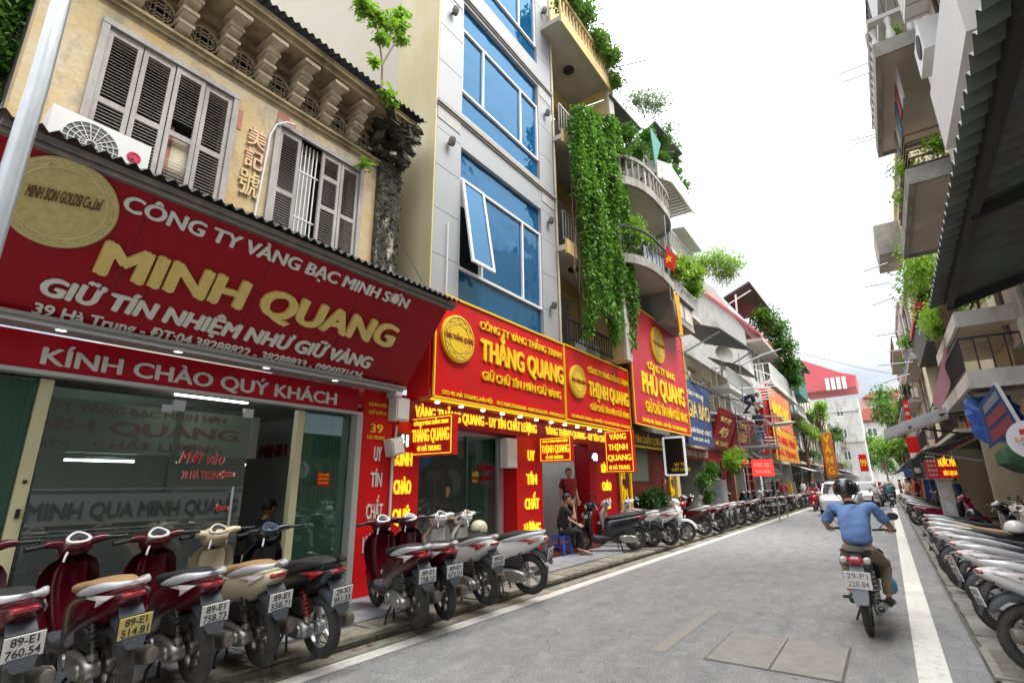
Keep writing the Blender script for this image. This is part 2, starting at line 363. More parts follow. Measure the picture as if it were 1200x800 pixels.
# ------------------------------------------------------------------ ground
def sheet(name, x0, x1, y0, y1, z, m):
    mb = MB().add([(x0,y0,z),(x1,y0,z),(x1,y1,z),(x0,y1,z)], [(0,1,2,3)]); return kind(wobj(name, mb, m), 'structure')
sheet('ground', -600, 600, -300, 1200, -.03, mat('earth', (.2,.19,.17), .9))
sheet('road', -4.80, .46, -14, 150, 0, M['asphalt'])
def slabs(parent, x0, x1, y0, y1, dx, dy, z, m, name, var=.006, jit=.0, gap=.012, thick=.05, limit=300, rng=random.Random(3)):
    me = None; n = 0; nx = round((x1-x0)/dx)
    mes = []
    for k in range(5):
        mb = MB(); sx = dx/2-gap/2; sy = dy/2-gap/2; c = .006
        r = lambda: rng.uniform(-jit, jit)
        lo = [(-sx,-sy,-thick),(sx,-sy,-thick),(sx,sy,-thick),(-sx,sy,-thick)]
        md = [(-sx+r(),-sy+r(),-c),(sx+r(),-sy+r(),-c),(sx+r(),sy+r(),-c),(-sx+r(),sy+r(),-c)]
        tp = [(a[0]*.985, a[1]*.985, rng.uniform(-jit,jit)*.4) for a in md]
        mb.loft([lo, md, tp]); me = mb.mesh(name); me.materials.append(m); mes.append(me)
    y = y0
    while y < y1-.01 and n < limit:
        for i in range(nx):
            inst(name, mes[rng.randrange(5)], parent, (x0+(i+.5)*dx, y+dy/2, z+rng.uniform(-var, var)), (rng.uniform(-.006,.006), rng.uniform(-.01,.01), rng.uniform(-.004,.004))); n += 1
        y += dy
pl = sheet('pavement', -6.4, -4.74, -14, 150, .075, M['joint'])
wobj('paving_bed', MB().box(-6.32, -5.2, 21.6, 140, .076, .118), M['tile'], pl)
wobj('kerb_bed', MB().box(-5.19, -4.76, 27.2, 140, .02, .118), M['kerbstone'], pl)
slabs(pl, -6.32, -5.20, -1.2, 21.6, .28, .32, .12, M['tile'], 'paving_tile', .003, .001, .010, limit=296)
slabs(pl, -5.19, -4.77, -1.2, 27.2, .42, .60, .105, M['kerbstone'], 'kerb_stone', .010, .014, .02, .1, rng=random.Random(11))
wobj('gutter_strip', MB().box(-4.765, -4.56, -14, 140, -.02, .012), M['kerbstone'], pl)
pr = sheet('pavement', .44, 4.2, -14, 150, .035, M['joint'])
slabs(pr, .46, 1.0, -1.2, 24, .54, .46, .085, M['tileR'], 'kerb_stone', .008, .012, .016, .09, rng=random.Random(12))
slabs(pr, 1.01, 3.11, -1.2, 22, .525, .46, .088, M['tileR'], 'paving_slab', .005, .004, .012, limit=200, rng=random.Random(13))
wobj('paving_bed', MB().box(.46, 3.2, 24.1, 140, .036, .085), M['tileR'], pr)
def strip(name, x0, x1, y0, y1, m, z=.004): return kind(wobj(name, MB().add([(x0,y0,z),(x1,y0,z),(x1,y1,z),(x0,y1,z)], [(0,1,2,3)]), m), 'structure')
strip('edge_line', -4.55, -4.36, -14, 120, M['line']); strip('edge_line', -.065, .165, -14, 120, M['line'])
strip('worn_centre_line', -2.22, -2.08, 5.5, 7.7, mat('worn_tan_paint', (.29,.265,.225), .85, col2=(.24,.235,.225), scale=9))
strip('faint_cross_line', -4.3, -3.2, 20.4, 20.7, M['patch'])
cp = kind(wobj('road_patch', MB().box(-1.71, -.57, 5.52, 6.68, -.02, .003), M['joint']), 'structure')
for a, b in ((-1.69, -1.145), (-1.13, -.59)):
    wobj('concrete_cover', MB().box(a, b, 5.54, 6.66, -.015, .010), M['patch'], cp)
# drain grate by the right kerb
g = thing('drain_grate', 'cast iron drain grate with two rows of slots set beside the right kerb', 'drain grate', (.72, 6.45, .085))
gm = mat('cast_iron', (.30,.28,.25), .6, metal=.3, col2=(.20,.18,.16), scale=9)
wobj('grate_frame', MB().box(.44,1.05,6.0,6.06,.08,.103).box(.44,1.05,6.9,6.96,.08,.103).box(.44,.5,6.06,6.9,.08,.103).box(.99,1.05,6.06,6.9,.08,.103).box(.72,.78,6.06,6.9,.08,.102), gm, g)
wobj('grate_pit', MB().box(.5,.99,6.06,6.9,.088,.0905), M['dark'], g)
sb = boxme('grate_bar', .215, .034, .012, gm)
for i in range(13):
    for xx in (.61, .885): inst('grate_bar', sb, g, (xx, 6.09+i*.0645, .0975))
# leaves and litter by the left kerb
# ------------------------------------------------------------------ facade frames
class FR:
    """a = along the wall, h = height, d = out from the wall"""
    def __init__(s, side, c):   # side 'L' wall faces +X, 'R' faces -X, 'S' faces -Y ; c = plane coordinate
        s.side = side; s.c = c
        s.n = {'L': Vector((1,0,0)), 'R': Vector((-1,0,0)), 'S': Vector((0,-1,0))}[side]
        s.right = {'L': Vector((0,1,0)), 'R': Vector((0,-1,0)), 'S': Vector((1,0,0))}[side]
    def P(s, a, h, d=0.0):
        if s.side == 'S': return Vector((a, s.c-d, h))
        return Vector((s.c+(d if s.side == 'L' else -d), a, h))
    def box(s, mb, a0, a1, h0, h1, d0, d1):
        p = s.P(a0, h0, d0); q = s.P(a1, h1, d1); return mb.box(p.x, q.x, p.y, q.y, p.z, q.z)
def B(fr, *rows):
    mb = MB()
    for r in rows: fr.box(mb, *r)
    return mb
def wall(fr, name, parent, m, a0, a1, h0, h1, holes=(), th=.25):
    """wall with real openings, as one mesh: front skin, reveals, ends"""
    A = sorted({a0, a1}|{v for h in holes for v in h[:2]}); H = sorted({h0, h1}|{v for h in holes for v in h[2:4]})
    A = [v for v in A if a0 <= v <= a1]; H = [v for v in H if h0 <= v <= h1]; mb = MB()
    for i in range(len(A)-1):
        for j in range(len(H)-1):
            ca = (A[i]+A[i+1])/2; ch = (H[j]+H[j+1])/2
            if any(h[0] < ca < h[1] and h[2] < ch < h[3] for h in holes): continue
            mb.add([fr.P(A[i],H[j]), fr.P(A[i+1],H[j]), fr.P(A[i+1],H[j+1]), fr.P(A[i],H[j+1])], [(0,1,2,3)])
    for a, b, c, d in [h[:4] for h in holes]+[(a0, a1, h0, h1)]:
        q = [(a,c),(b,c),(b,d),(a,d)]
        for k in range(4):
            p, r = q[k], q[(k+1) % 4]
            mb.add([fr.P(*p), fr.P(*r), fr.P(*r, -th), fr.P(*p, -th)], [(0,1,2,3)])
    return wobj(name, mb, m, parent)
G_BLUE = glass_mat('blue_glass', (.06,.26,.46), .08, (.010,.10,.25), .72, 1.33, (.45,.72,.95), .6)
G_DARK = glass_mat('dark_glass', (.30,.34,.36), .10, (.02,.025,.03), .5)
G_SHOP = glass_mat('shop_glass', (.70,.80,.75), .11, (.26,.33,.30), .20, wave=.2)
def window(fr, parent, a0, a1, h0, h1, m, glass, d=-.08, nv=1, nh=0, fw=.05, name='window', th=.06):
    mb = B(fr, (a0,a1,h0,h0+fw,d,d+th), (a0,a1,h1-fw,h1,d,d+th), (a0,a0+fw,h0+fw,h1-fw,d,d+th), (a1-fw,a1,h0+fw,h1-fw,d,d+th))
    for i in range(nv): a = a0+(a1-a0)*(i+1)/(nv+1); fr.box(mb, a-fw/2, a+fw/2, h0+fw, h1-fw, d+.002, d+th-.002)
    for i in range(nh): h = h0+(h1-h0)*(i+1)/(nh+1); fr.box(mb, a0+fw, a1-fw, h-fw/2, h+fw/2, d+.004, d+th-.004)
    w_ = wobj(name, mb, m, parent)
    wobj('pane', B(fr, (a0+fw*.5, a1-fw*.5, h0+fw*.5, h1-fw*.5, d+th*.4, d+th*.5)), glass, w_); return w_
def yz(px, py, x): p = GX(px, py, x); return p.y, p.z

# ================================================================== OLD HOUSE 39
XF = -6.3
FL = FR('L', XF)
plas = mat('old_yellow_plaster', (.50,.45,.34), .85, col2=(.48,.33,.13), scale=1.5, bump=.45, bscale=14, stain=(.25,.22,.17), sscale=2.6, samt=.8, spos=(.51,.64))
trimm = mat('old_cornice_plaster', (.46,.37,.22), .85, col2=(.27,.20,.11), scale=3.0, bump=.4, bscale=18, stain=(.10,.085,.055), sscale=2.2, samt=.75, spos=(.48,.66))
moss = mat('mossy_black_plaster', (.022,.022,.018), .9, col2=(.07,.065,.05), scale=3, bump=.8, bscale=12, stain=(.50,.46,.38), sscale=2.4, samt=.8, spos=(.56,.62))
oh = thing('old_house', 'old yellow shophouse with louvred shutters and a bracketed cornice above the dark red shop sign', 'building', (XF-2, 3, 0))
w1 = (1.15, 2.53, 4.55, 6.60); w2 = (3.20, 4.60, 4.55, 6.60)
wall(FL, 'wall', oh, plas, .58, 4.95, 3.3, 6.96, (w1, w2), .3)
wobj('pilaster', B(FL, (4.95, 5.42, 3.3, 7.02, -.2, .10)), moss, oh)
wobj('frieze', B(FL, (.58, 5.0, 7.02, 7.62, -.3, -.06)), trimm, oh)
wobj('moulding', B(FL, (.55, 5.0, 6.90, 6.955, -.1, .05), (.55, 5.0, 6.955, 6.99, -.1, .085), (.55, 5.0, 6.99, 7.02, -.1, .06)), trimm, oh)
wobj('cornice_slab', B(FL, (.50, 5.35, 7.62, 7.70, -.3, .46), (.50, 5.35, 7.70, 7.80, -.3, .52), (.5,5.35,7.50,7.62,-.3,.03)), trimm, oh)
# broken, mossy end of the cornice
mb = MB(); rr = random.Random(5)
for i in range(150):
    c = FL.P(rr.uniform(4.75, 5.5), rr.uniform(7.1, 7.9), rr.uniform(-.05, .50)); s = rr.uniform(.035, .10)
    if c.z < 7.45 and c.x > XF+.22: continue
    ang = rr.uniform(0,3); cu, su = math.cos(ang), math.sin(ang); mb.obox(c, (s*cu, s*su, rr.uniform(-.03,.03)), (-s*su*.8, s*cu*.8, rr.uniform(-.04,.04)), (rr.uniform(-.03,.03), rr.uniform(-.03,.03), s*rr.uniform(.3,.9)))
wobj('mossy_cornice_end', mb, moss, oh)
rr = random.Random(6); leaf_obj('moss_tufts', leaf_cloud([FL.P(rr.uniform(4.7,5.5), rr.uniform(7.45,7.98), rr.uniform(0,.5)) if rr.random() < .6 else FL.P(rr.uniform(4.93,5.44), rr.uniform(4.6,7.5), .12) for i in range(1000)], .065, rng=rr), mat('moss_dark', (.018,.020,.012), .9, col2=(.06,.07,.03), scale=9), oh)
bq = MB()
prof = [(0,7.02),(.10,7.06),(.14,7.12),(.13,7.19),(.20,7.21),(.22,7.29),(.20,7.34),(.28,7.37),(.30,7.45),(.30,7.50),(.40,7.54),(.42,7.62),(0,7.62)]
bq.prism([FL.P(-.075, h, d) for d, h in prof], (0, .15, 0)); 
for h, d in ((7.12,.15),(7.25,.235),(7.41,.31)): FL.box(bq, -.095, .095, h, h+.045, 0, d)
FL.box(bq, -.12, .12, 7.54, 7.60, 0, .435)
bme = bq.mesh('bracket'); bme.materials.append(mat('bracket_plaster', (.62,.54,.40), .8, col2=(.42,.33,.22), scale=5, stain=(.2,.16,.1), sscale=4))
for i in range(8): inst('bracket', bme, oh, (0, .79+.51*i, 0)).location = Vector((0, .79+.51*i, 0))-WL[oh.name]
# round pierced roundels in dark recesses between the brackets
rm = MB(); 
rm.torus((0,0,0), (1,0,0), .175, .018, 20, 6)
for s in (-1, 1):
    for hgt, ln in ((.05,.13),(.10,.08),(0,.15)): rm.bar((0,-ln,s*hgt), (0,ln,s*hgt), .008)
    rm.bar((0,s*.05,-.14),(0,s*.05,.14), .008); rm.bar((0,s*.10,-.10),(0,s*.10,.10), .008); rm.bar((0,s*.13,-.03),(0,s*.13,.03), .008)
rme = rm.mesh('roundel', True); rme.materials.append(mat('roundel_plaster', (.58,.48,.32), .8, col2=(.42,.34,.22), scale=9))
rb_ = MB(); rb_.lathe([(.19,0),(.19,.01)], (0,0,0), (1,0,0), 20); rbe = rb_.mesh('recess'); rbe.materials.append(M['dark'])
for i in range(8):
    y = 1.05+.515*i if i else 1.06
    if y > 4.9: continue
    r_ = inst('roundel', rme, oh, (XF-.035, y, 7.23)); inst('recess', rbe, r_, (XF-.053, y, 7.23))
# corrugated roof edge over the cornice
def corrugated(name, parent, m, pts, nrm, period=.08, amp=.018, world=True, n=None):
    """pts: a0,b0 (start edge: eave, ridge) a1,b1 (end edge); ribs run from eave to ridge"""
    a0, b0, a1, b1 = [Vector(p) for p in pts]; Ln = (a1-a0).length; n = n or int(Ln/period*4); nrm = Vector(nrm).normalized(); mb = MB(); th = .004
    up = []; 
    for i in range(n+1):
        t = i/n; o = nrm*math.sin(t*Ln/period*2*PI)*amp
        up.append((a0.lerp(a1, t)+o, b0.lerp(b1, t)+o))
    V = [p for q in up for p in q]+[p-nrm*th for q in up for p in q]; F = []; k = 2*(n+1)
    for i in range(n):
        a, b, c, d = 2*i, 2*i+1, 2*i+3, 2*i+2
        F += [(a,b,c,d), (a+k,d+k,c+k,b+k), (a,d,d+k,a+k), (b,b+k,c+k,c)]
    mb.add(V, F); return wobj(name, mb, m, parent, True, 60)
roofm = mat('dark_fibre_cement', (.035,.035,.04), .7, col2=(.06,.06,.065), scale=6, bump=.3)
corrugated('roof', oh, roofm, [(XF+.62,.4,7.83),(XF-3,.4,9.4),(XF+.62,5.5,7.86),(XF-3,5.5,9.4)], (.4,0,1), .11, .022)
wobj('side_wall', MB().box(XF-3, XF-.31, 5.2, 5.4, 3.0, 7.8), moss, oh); wobj('side_wall', MB().box(XF-3, XF-.31, .58, .7, 0, 7.8), moss, oh)
# shutters
sw = mat('grey_shutter_wood', (.36,.33,.32), .75, col2=(.25,.225,.215), scale=7, stretch=(1,1,.25), bump=.2, stain=(.46,.44,.42), sscale=3, samt=.6)
slme = {}
def shutter(a0, a1, h0, h1, d, rails=(.52,), gap=None):
    fw = .048; mb = B(FL, (a0,a0+fw,h0,h1,d,d+.035), (a1-fw,a1,h0,h1,d,d+.035), (a0+fw,a1-fw,h0,h0+.09,d+.002,d+.033), (a0+fw,a1-fw,h1-.08,h1,d+.002,d+.033))
    for r in rails: h = h0+(h1-h0)*r; FL.box(mb, a0+fw, a1-fw, h-.035, h+.035, d+.002, d+.033)
    s = wobj('shutter', mb, sw, oh); wd = round(a1-a0-2*fw, 3)
    if wd not in slme: slme[wd] = boxme('slat', .030, wd, .007, sw)
    h = h0+.115
    while h < h1-.09:
        if all(abs(h-(h0+(h1-h0)*r)) > .048 for r in rails) and not (gap and gap[0] < h < gap[1]): inst('slat', slme[wd], s, (XF+d+.018, (a0+a1)/2, h), (0, R(38), 0))
        h += .0405
    return s
for (a0, a1, h0, h1), sp in ((w1, 0), (w2, 1)):
    fo = wobj('window_frame', B(FL, (a0-.07,a0,h0,h1,-.12,.045), (a1,a1+.07,h0,h1,-.12,.045), (a0-.07,a1+.07,h1,h1+.07,-.12,.05)), sw, oh)
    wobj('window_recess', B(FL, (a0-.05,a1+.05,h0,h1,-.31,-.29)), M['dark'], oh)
    q = (a1-a0)/4
    if not sp:
        for i in range(4):
            g_ = (5.35, 5.85) if i == 2 else None
            shutter(a0+q*i+.006, a0+q*(i+1)-.006, h0, h1-.01, -.02+(.012 if i == 2 else 0), (.55,), g_)
        wobj('loose_board', B(FL, (a0+q*2.35, a0+q*2.9, 4.6, 5.72, -.06, -.045)), M['beige'], oh)
        wobj('bricked_gap', B(FL, (a0+q*2.05, a0+q*2.35, 4.6, 5.80, -.09, -.05)), M['brick'], oh)
    else:
        shutter(a0+.006, a0+q-.006, h0, h1-.01, -.02)
        shutter(a0+2*q+.006, a0+3*q-.006, h0, h1-.01, -.02, (.55,.80)); shutter(a0+3*q+.006, a1-.006, h0, h1-.01, -.02, (.55,))
        mb = MB()
        for i in range(5): y = a0+q+.05+i*(q-.1)/4; mb.bar(FL.P(y,h0,-.05), FL.P(y,h1-.02,-.05), .008)
        for h in (5.35, 6.1): mb.bar(FL.P(a0+q,h,-.045), FL.P(a0+2*q,h,-.045), .010)
        wobj('window_bars', mb, M['white'], oh)
        wobj('curtain', B(FL, (a0+q+.1, a0+2*q-.02, h0, h1-.1, -.2, -.19)), mat('pale_cloth', (.5,.5,.5), .9), oh)
# relief characters between the windows
rel = mat('relief_terracotta', (.62,.42,.30), .85, col2=(.68,.48,.30), scale=14)
for ch, zz, s in (('美', 6.08, .27), ('記', 5.75, .27)):
    text(ch, oh, (XF, 2.77, zz), (0,1,0), (0,0,1), .25, s*.8, rel, off=.012, depth=.03, name='relief_character')
text('號', oh, (XF, 2.74, 5.34), (0,1,0), (0,0,1), .27, .28, mat('relief_ochre', (.62,.46,.26), .85), off=.006, depth=.03, name='relief_character')
# thin white cable pipe beside the second window
wobj('cable_pipe', MB().tube([FL.P(2.98,4.6,.04), FL.P(3.04,5.9,.04), FL.P(3.06,6.35,.04), FL.P(3.12,6.55,.06), FL.P(3.25,6.66,.09), FL.P(3.36,6.68,.1)], .013, 6), M['white'], oh, True)
for r_ in ((3.14,3.32,6.70,6.82,-.05,.012), (3.33,3.42,6.66,6.76,-.05,.02), (2.60,2.68,6.2,6.5,-.05,.008)): wobj('exposed_brick', B(FL, r_), M['brick'], oh)

# ---- ground floor of 39: shop front
dr = (1.0, 4.90, .12, 2.64)
wobj('entrance_band', B(FL, (.3, 4.93, 2.68, 3.03, -.3, -.02)), M['bandred'], oh)
text('KÍNH CHÀO QUÝ KHÁCH', oh, FL.P(1.26, 2.74, -.02), (0,1,0), (0,0,1), 3.28, .165, M['cream'], off=.028, depth=.012, letters=True)
alu = mat('door_aluminium', (.55,.56,.54), .4, metal=.4)
wobj('door_frame', B(FL, (.1,4.99,2.64,2.68,-.12,.03), (4.90,5.0,.12,2.64,-.12,.03)), alu, oh)
wobj('door_sill', B(FL, (.1,5.0,.075,.20,-.4,.01)), mat('sill_stone', (.2,.19,.18), .5), oh)
gg = glass_mat('green_glass', (.66,.86,.78), .05, (.10,.24,.19), .22)
rib = mat('ribbed_green_panel', (.24,.46,.37), .4, col2=(.28,.50,.41), scale=3)
mb = B(FL, (-1.2,1.30,.20,2.62,-.20,-.19)); 
y = -1.2
while y < 1.3: FL.box(mb, y, y+.030, .2, 2.62, -.19, -.165); y += .06
wobj('ribbed_panel', mb, rib, oh)
mb = B(FL, (4.12,4.90,.20,2.62,-.20,-.19)); y = 4.14
while y < 4.88: FL.box(mb, y, y+.028, 1.30, 2.62, -.19, -.165); y += .056
wobj('ribbed_panel', mb, rib, oh)
jm = mat('door_jamb_cream', (.60,.57,.35), .5)
j1 = wobj('door_jamb', B(FL, (1.32,1.42,.20,2.62,-.2,-.10)), jm, oh); wobj('door_jamb', B(FL, (4.02,4.12,.20,2.62,-.2,-.10)), jm, oh)
wobj('lock', B(FL, (1.36,1.39,1.36,1.44,-.1,-.085), (1.36,1.39,1.66,1.69,-.1,-.09)), M['blackmetal'], j1)
sg = G_SHOP
fixed = wobj('glass_pane', B(FL, (1.43,2.60,.2,2.56,-.10,-.09)), sg, oh)
wobj('glass_pane', B(FL, (4.13,4.9,.2,2.6,-.15,-.14)), gg, oh); wobj('glass_pane', B(FL, (-.6,1.31,.2,2.6,-.15,-.14)), gg, oh)
gdoor = wobj('glass_door', B(FL, (2.52,3.36,.2,2.50,-.07,-.058)), sg, oh)
mb = MB(); mb.tube([FL.P(3.22,1.0,-.01), FL.P(3.22,1.62,-.01)], .014, 8)
for h in (1.05,1.57): mb.bar(FL.P(3.22,h,-.06), FL.P(3.22,h,-.01), .009)
wobj('door_handle', mb, M['aluminium'], gdoor, True)
wobj('door_clamp', B(FL, (2.46,2.58,2.44,2.56,-.115,-.045)), M['aluminium'], gdoor); wobj('door_clamp', B(FL, (3.25,3.37,2.44,2.55,-.08,-.045)), M['aluminium'], gdoor)
wobj('door_clamp', B(FL, (2.36,2.46,2.42,2.5,-.115,-.075)), M['aluminium'], fixed)
# frosted bands with mirrored and plain dark lettering
frost = mat('frosted_film', (.20,.23,.23), .6)
fb = glass_mat('frost_band', (.45,.5,.5), .0, (.28,.31,.31), .45)
wobj('frosted_band', B(FL, (1.43,3.36,1.28,1.56,-.0555,-.0545)), fb, gdoor)
wobj('band_line', B(FL, (1.43,3.36,1.595,1.615,-.0555,-.0545), (1.43,3.36,1.225,1.24,-.0555,-.0545), (1.43,3.36,1.19,1.2,-.0555,-.0545)), fb, gdoor)
dl = mat('film_letters', (.035,.05,.048), .5)
text('MINH QUA', gdoor, FL.P(1.42,1.335,-.052), (0,1,0), (0,0,1), .84, .15, dl, off=.03, depth=.002)
text('MINH QUANG', gdoor, FL.P(2.30,1.335,-.048), (0,1,0), (0,0,1), 1.02, .15, dl, off=.03, depth=.002)
gf = glass_mat('frosted_lower', (.35,.38,.37), .03, (.12,.14,.135), .5)
wobj('frosted_lower', B(FL, (1.44,3.35,.22,1.17,-.0555,-.0545)), gf, gdoor)
wl = mat('film_white', (.75,.75,.75), .5); rl = mat('film_red', (.55,.02,.02), .5)
text('Mời vào', gdoor, FL.P(2.60,1.875,-.055), (0,1,0), (0,0,1), .50, .13, wl, off=.022, depth=.002, shear=.35)
text('Mời vào', gdoor, FL.P(2.61,1.88,-.052), (0,1,0), (0,0,1), .48, .125, rl, off=.014, depth=.002, shear=.35)
text('39 HÀ TRUNG', gdoor, FL.P(2.655,1.705,-.055), (0,1,0), (0,0,1), .44, .085, wl, off=.03, depth=.002)
text('39 HÀ TRUNG', gdoor, FL.P(2.66,1.708,-.052), (0,1,0), (0,0,1), .43, .08, rl, off=.02, depth=.002)
def arrow(y0, z0, d):
    for k, (s, m_, dd) in enumerate(((1.0, wl, 0), (.78, rl, .003))):
        cx_ = y0+.09; pts = [(-.10,0),(-.04,.05),(-.04,.022),(.09,.022),(.09,-.022),(-.04,-.022),(-.04,-.05)]
        wobj('arrow', MB().prism([FL.P(cx_+p*s, z0+q*s, d+dd) for p, q in pts], (.002,0,0)), m_, gdoor)
arrow(3.06, 1.76, -.052); arrow(3.04, 1.385, -.045)
nt_ = wobj('door_notice', B(FL, (4.42,4.62,1.62,1.80,-.138,-.133)), M['red'], oh)
for i in range(3): text(('KÍNH MỜI','QUÝ KHÁCH','VÀO TRONG')[i], nt_, FL.P(4.44,1.755-i*.053,-.133), (0,1,0), (0,0,1), .16, .028, M['yellow'], off=.02, depth=.002)
# room behind the glass
rmm = mat('room_wall', (.34,.35,.33), .7); rf = mat('room_floor', (.22,.21,.20), .3)
wobj('room', MB().box(-10.4,-10.3,.3,5.0,.1,3.0).box(-10.3,-6.55,4.99,5.05,.1,3.0).box(-10.3,-6.55,.2,.3,.1,3.0), rmm, oh)
wobj('room_floor', MB().box(-10.3,-6.33,.3,5,.08,.125), rf, oh); wobj('room_ceiling', MB().box(-10.3,-6.33,.3,5,2.75,2.8), rmm, oh)
FI = FR('L', -7.6); isg = wobj('inner_sign', B(FI, (1.0,4.15,2.02,2.62,-.1,0)), mat('inner_board', (.34,.34,.31), .5), oh)
mr_ = mat('inner_letters', (.28,.02,.03), .5)
text('CÔNG TY VÀNG BẠC MINH SƠN', isg, FI.P(1.15,2.48,0), (0,1,0), (0,0,1), 2.5, .085, mr_, off=.02)
text('MINH QUANG', isg, FI.P(1.1,2.25,0), (0,1,0), (0,0,1), 2.75, .15, mr_, off=.03)
text('UY TÍN - CHẤT LƯỢNG', isg, FI.P(1.2,2.07,0), (0,1,0), (0,0,1), 2.45, .09, mr_, off=.02)
FM = FR('S', 4.98); text('MINH QUANG', oh, FM.P(-9.0,2.1), (1,0,0), (0,0,1), 2.2, .22, mr_, off=.03)
tl_ = wobj('strip_lamp', MB().box(-7.9,-7.85,2.0,2.7,1.93,1.955), M['tube'], oh); wobj('strip_lamp', MB().box(-7.0,-6.96,2.7,3.6,2.71,2.74), M['tube'], oh)  # front strip lamp is added, set forward to brighten the inner sign
ct = thing('shop_counter', 'dark glass-topped counter inside the leftmost shop', 'counter', (-8.2, 2.4, .125))
wobj('counter_body', MB().box(-8.4,-7.8,.8,3.5,.125,.95), mat('counter_wood', (.09,.06,.045), .4), ct); wobj('counter_top', MB().box(-8.42,-7.78,.78,3.52,.95,.99), M['white'], ct)

# ---- pillars between 39 and 41
p39 = wobj('red_panel', B(FL, (5.0,5.60,.12,3.2,-.3,.02)), M['red'], oh)
for wd_, z_, s_ in (('UY',1.98,.17),('TÍN',1.60,.25),('CHẤT',1.15,.36),('LƯỢNG',.70,.42)):
    text(wd_, oh, FL.P(5.32-s_*.42, z_, .02), (0,1,0), (0,0,1), s_*.85, .21, M['cream'], off=.02, depth=.012)
text('39', oh, FL.P(5.15,2.40,.02), (0,1,0), (0,0,1), .24, .13, M['yellow'], off=.02)
text('KÍNH MỜI', oh, FL.P(5.10,2.80,.02), (0,1,0), (0,0,1), .34, .05, M['yellow'], off=.015); text('QUÝ KHÁCH', oh, FL.P(5.10,2.68,.02), (0,1,0), (0,0,1), .34, .05, M['yellow'], off=.015)
text('HÀ TRUNG', oh, FL.P(5.10,2.30,.02), (0,1,0), (0,0,1), .34, .05, M['yellow'], off=.015)
eb = thing('meter_box', 'upper white electric meter box on the red strip between the first two shops', 'meter box', FL.P(5.63,2.62,.02))
pb = mat('grey_plastic', (.60,.60,.57), .45)
def meter(fr, t, a, h, w_, hh, d0, tilt=0):
    q = Matrix.Rotation(tilt, 3, 'X'); n_ = Vector((.09,0,0)); c_ = fr.P(a, h, d0+.09)
    wobj('case', MB().obox(c_, n_, q@Vector((0,w_/2,0)), q@Vector((0,0,hh/2))), pb, t)
    wobj('cover', MB().obox(c_+n_*1.08, n_*.10, q@Vector((0,w_/2-.025,0)), q@Vector((0,0,hh/2-.03))), M['white'], t)
    wobj('cable_gland', MB().tube([c_-q@Vector((0,0,hh/2)), c_-q@Vector((0,.0,hh/2+.05))], .014, 6), M['blackmetal'], t)
meter(FL, eb, 5.62, 2.78, .28, .36, .03)
e2 = thing('meter_box', 'lower tilted white junction box beside the number 41', 'meter box', FL.P(5.56,2.1,.02)); meter(FL, e2, 5.56, 2.20, .24, .26, .03, .25)
e3 = thing('meter_box', 'small grey fuse box above the white meter box under the big sign', 'meter box', FL.P(5.52,3.0,.02)); meter(FL, e3, 5.50, 3.06, .16, .22, .03)
cd = tag(wobj('cable_conduit', MB().tube([FL.P(5.60,2.05,.05), FL.P(5.60,.3,.05)], .022, 8).tube([FL.P(5.66,2.54,.05), FL.P(5.64,2.36,.05)], .016, 6), M['white'], None, True), 'thin white cable conduit running down the red pillar below the meter boxes', 'conduit')

# ---- big tilted sign of 39
sb_ = thing('shop_sign', 'large dark red sign tilted outwards with gold letters MINH QUANG and a gold medallion', 'sign', (-5.9, 3, 3.06))
b0 = Vector((-5.88, .30, 3.08)); b1 = Vector((-5.88, 5.40, 3.08)); SU = Vector((.86, 0, 1.16)); sup = SU.normalized(); sn = Vector((0,1,0)).cross(sup)
mb = MB(); mb.prism([b0, b1, b1+SU, b0+SU], -sn*.10); wobj('sign_board', mb, M['dred'], sb_)
wobj('side_gusset', MB().prism([b1+sn*.002, b1+SU+sn*.002, Vector((XF+.03,5.40,4.35)), Vector((XF+.03,5.40,3.05))], (0,.06,0)), M['dred'], sb_)
wobj('soffit', MB().box(XF+.01,-5.80,.3,5.4,3.04,3.075), mat('soffit_grey', (.28,.27,.26), .6), sb_)
wobj('lower_lip', MB().box(-5.90,-5.86,.3,5.4,3.0,3.04), M['aluminium'], sb_)
def on(px, py):   # point of the tilted board that a pixel sees
    d = ray(px, py); o = Vector((0,0,CAM_H)); t = (b0-o).dot(sn)/d.dot(sn); return o+d*t
def sline(s, pa, pb_, cap, m, **k):
    a = on(*pa); b = on(*pb_); b.z = b.z; return text(s, sb_, a+sn*.002, (b-a), sup, (b-a).length, cap, m, **k)
sline('CÔNG TY VÀNG BẠC MINH SƠN', (141,244), (475,361), .145, M['cream'], off=.03, depth=.025, letters=True)
for y_ in (1.52, 2.74, 3.96): wobj('panel_seam', MB().bar(Vector((b0.x,y_,b0.z))+sn*.001, Vector((b0.x,y_,b0.z))+SU+sn*.001, .004), mat('seam_dark', (.16,.002,.006), .5), sb_)
sline('MINH QUANG', (107,318), (456,406), .335, M['gold'], off=.05, depth=.045, letters=True)
sline('GIỮ TÍN NHIỆM NHƯ GIỮ VÀNG', (43,343), (431,431), .175, M['cream'], off=.05, depth=.025, letters=True, shear=.10)
sline('39 Hà Trung - ĐT:04.38288822 - 38288833 - 0906071626', (36,366), (422,444), .108, M['cream'], off=.028, depth=.015)
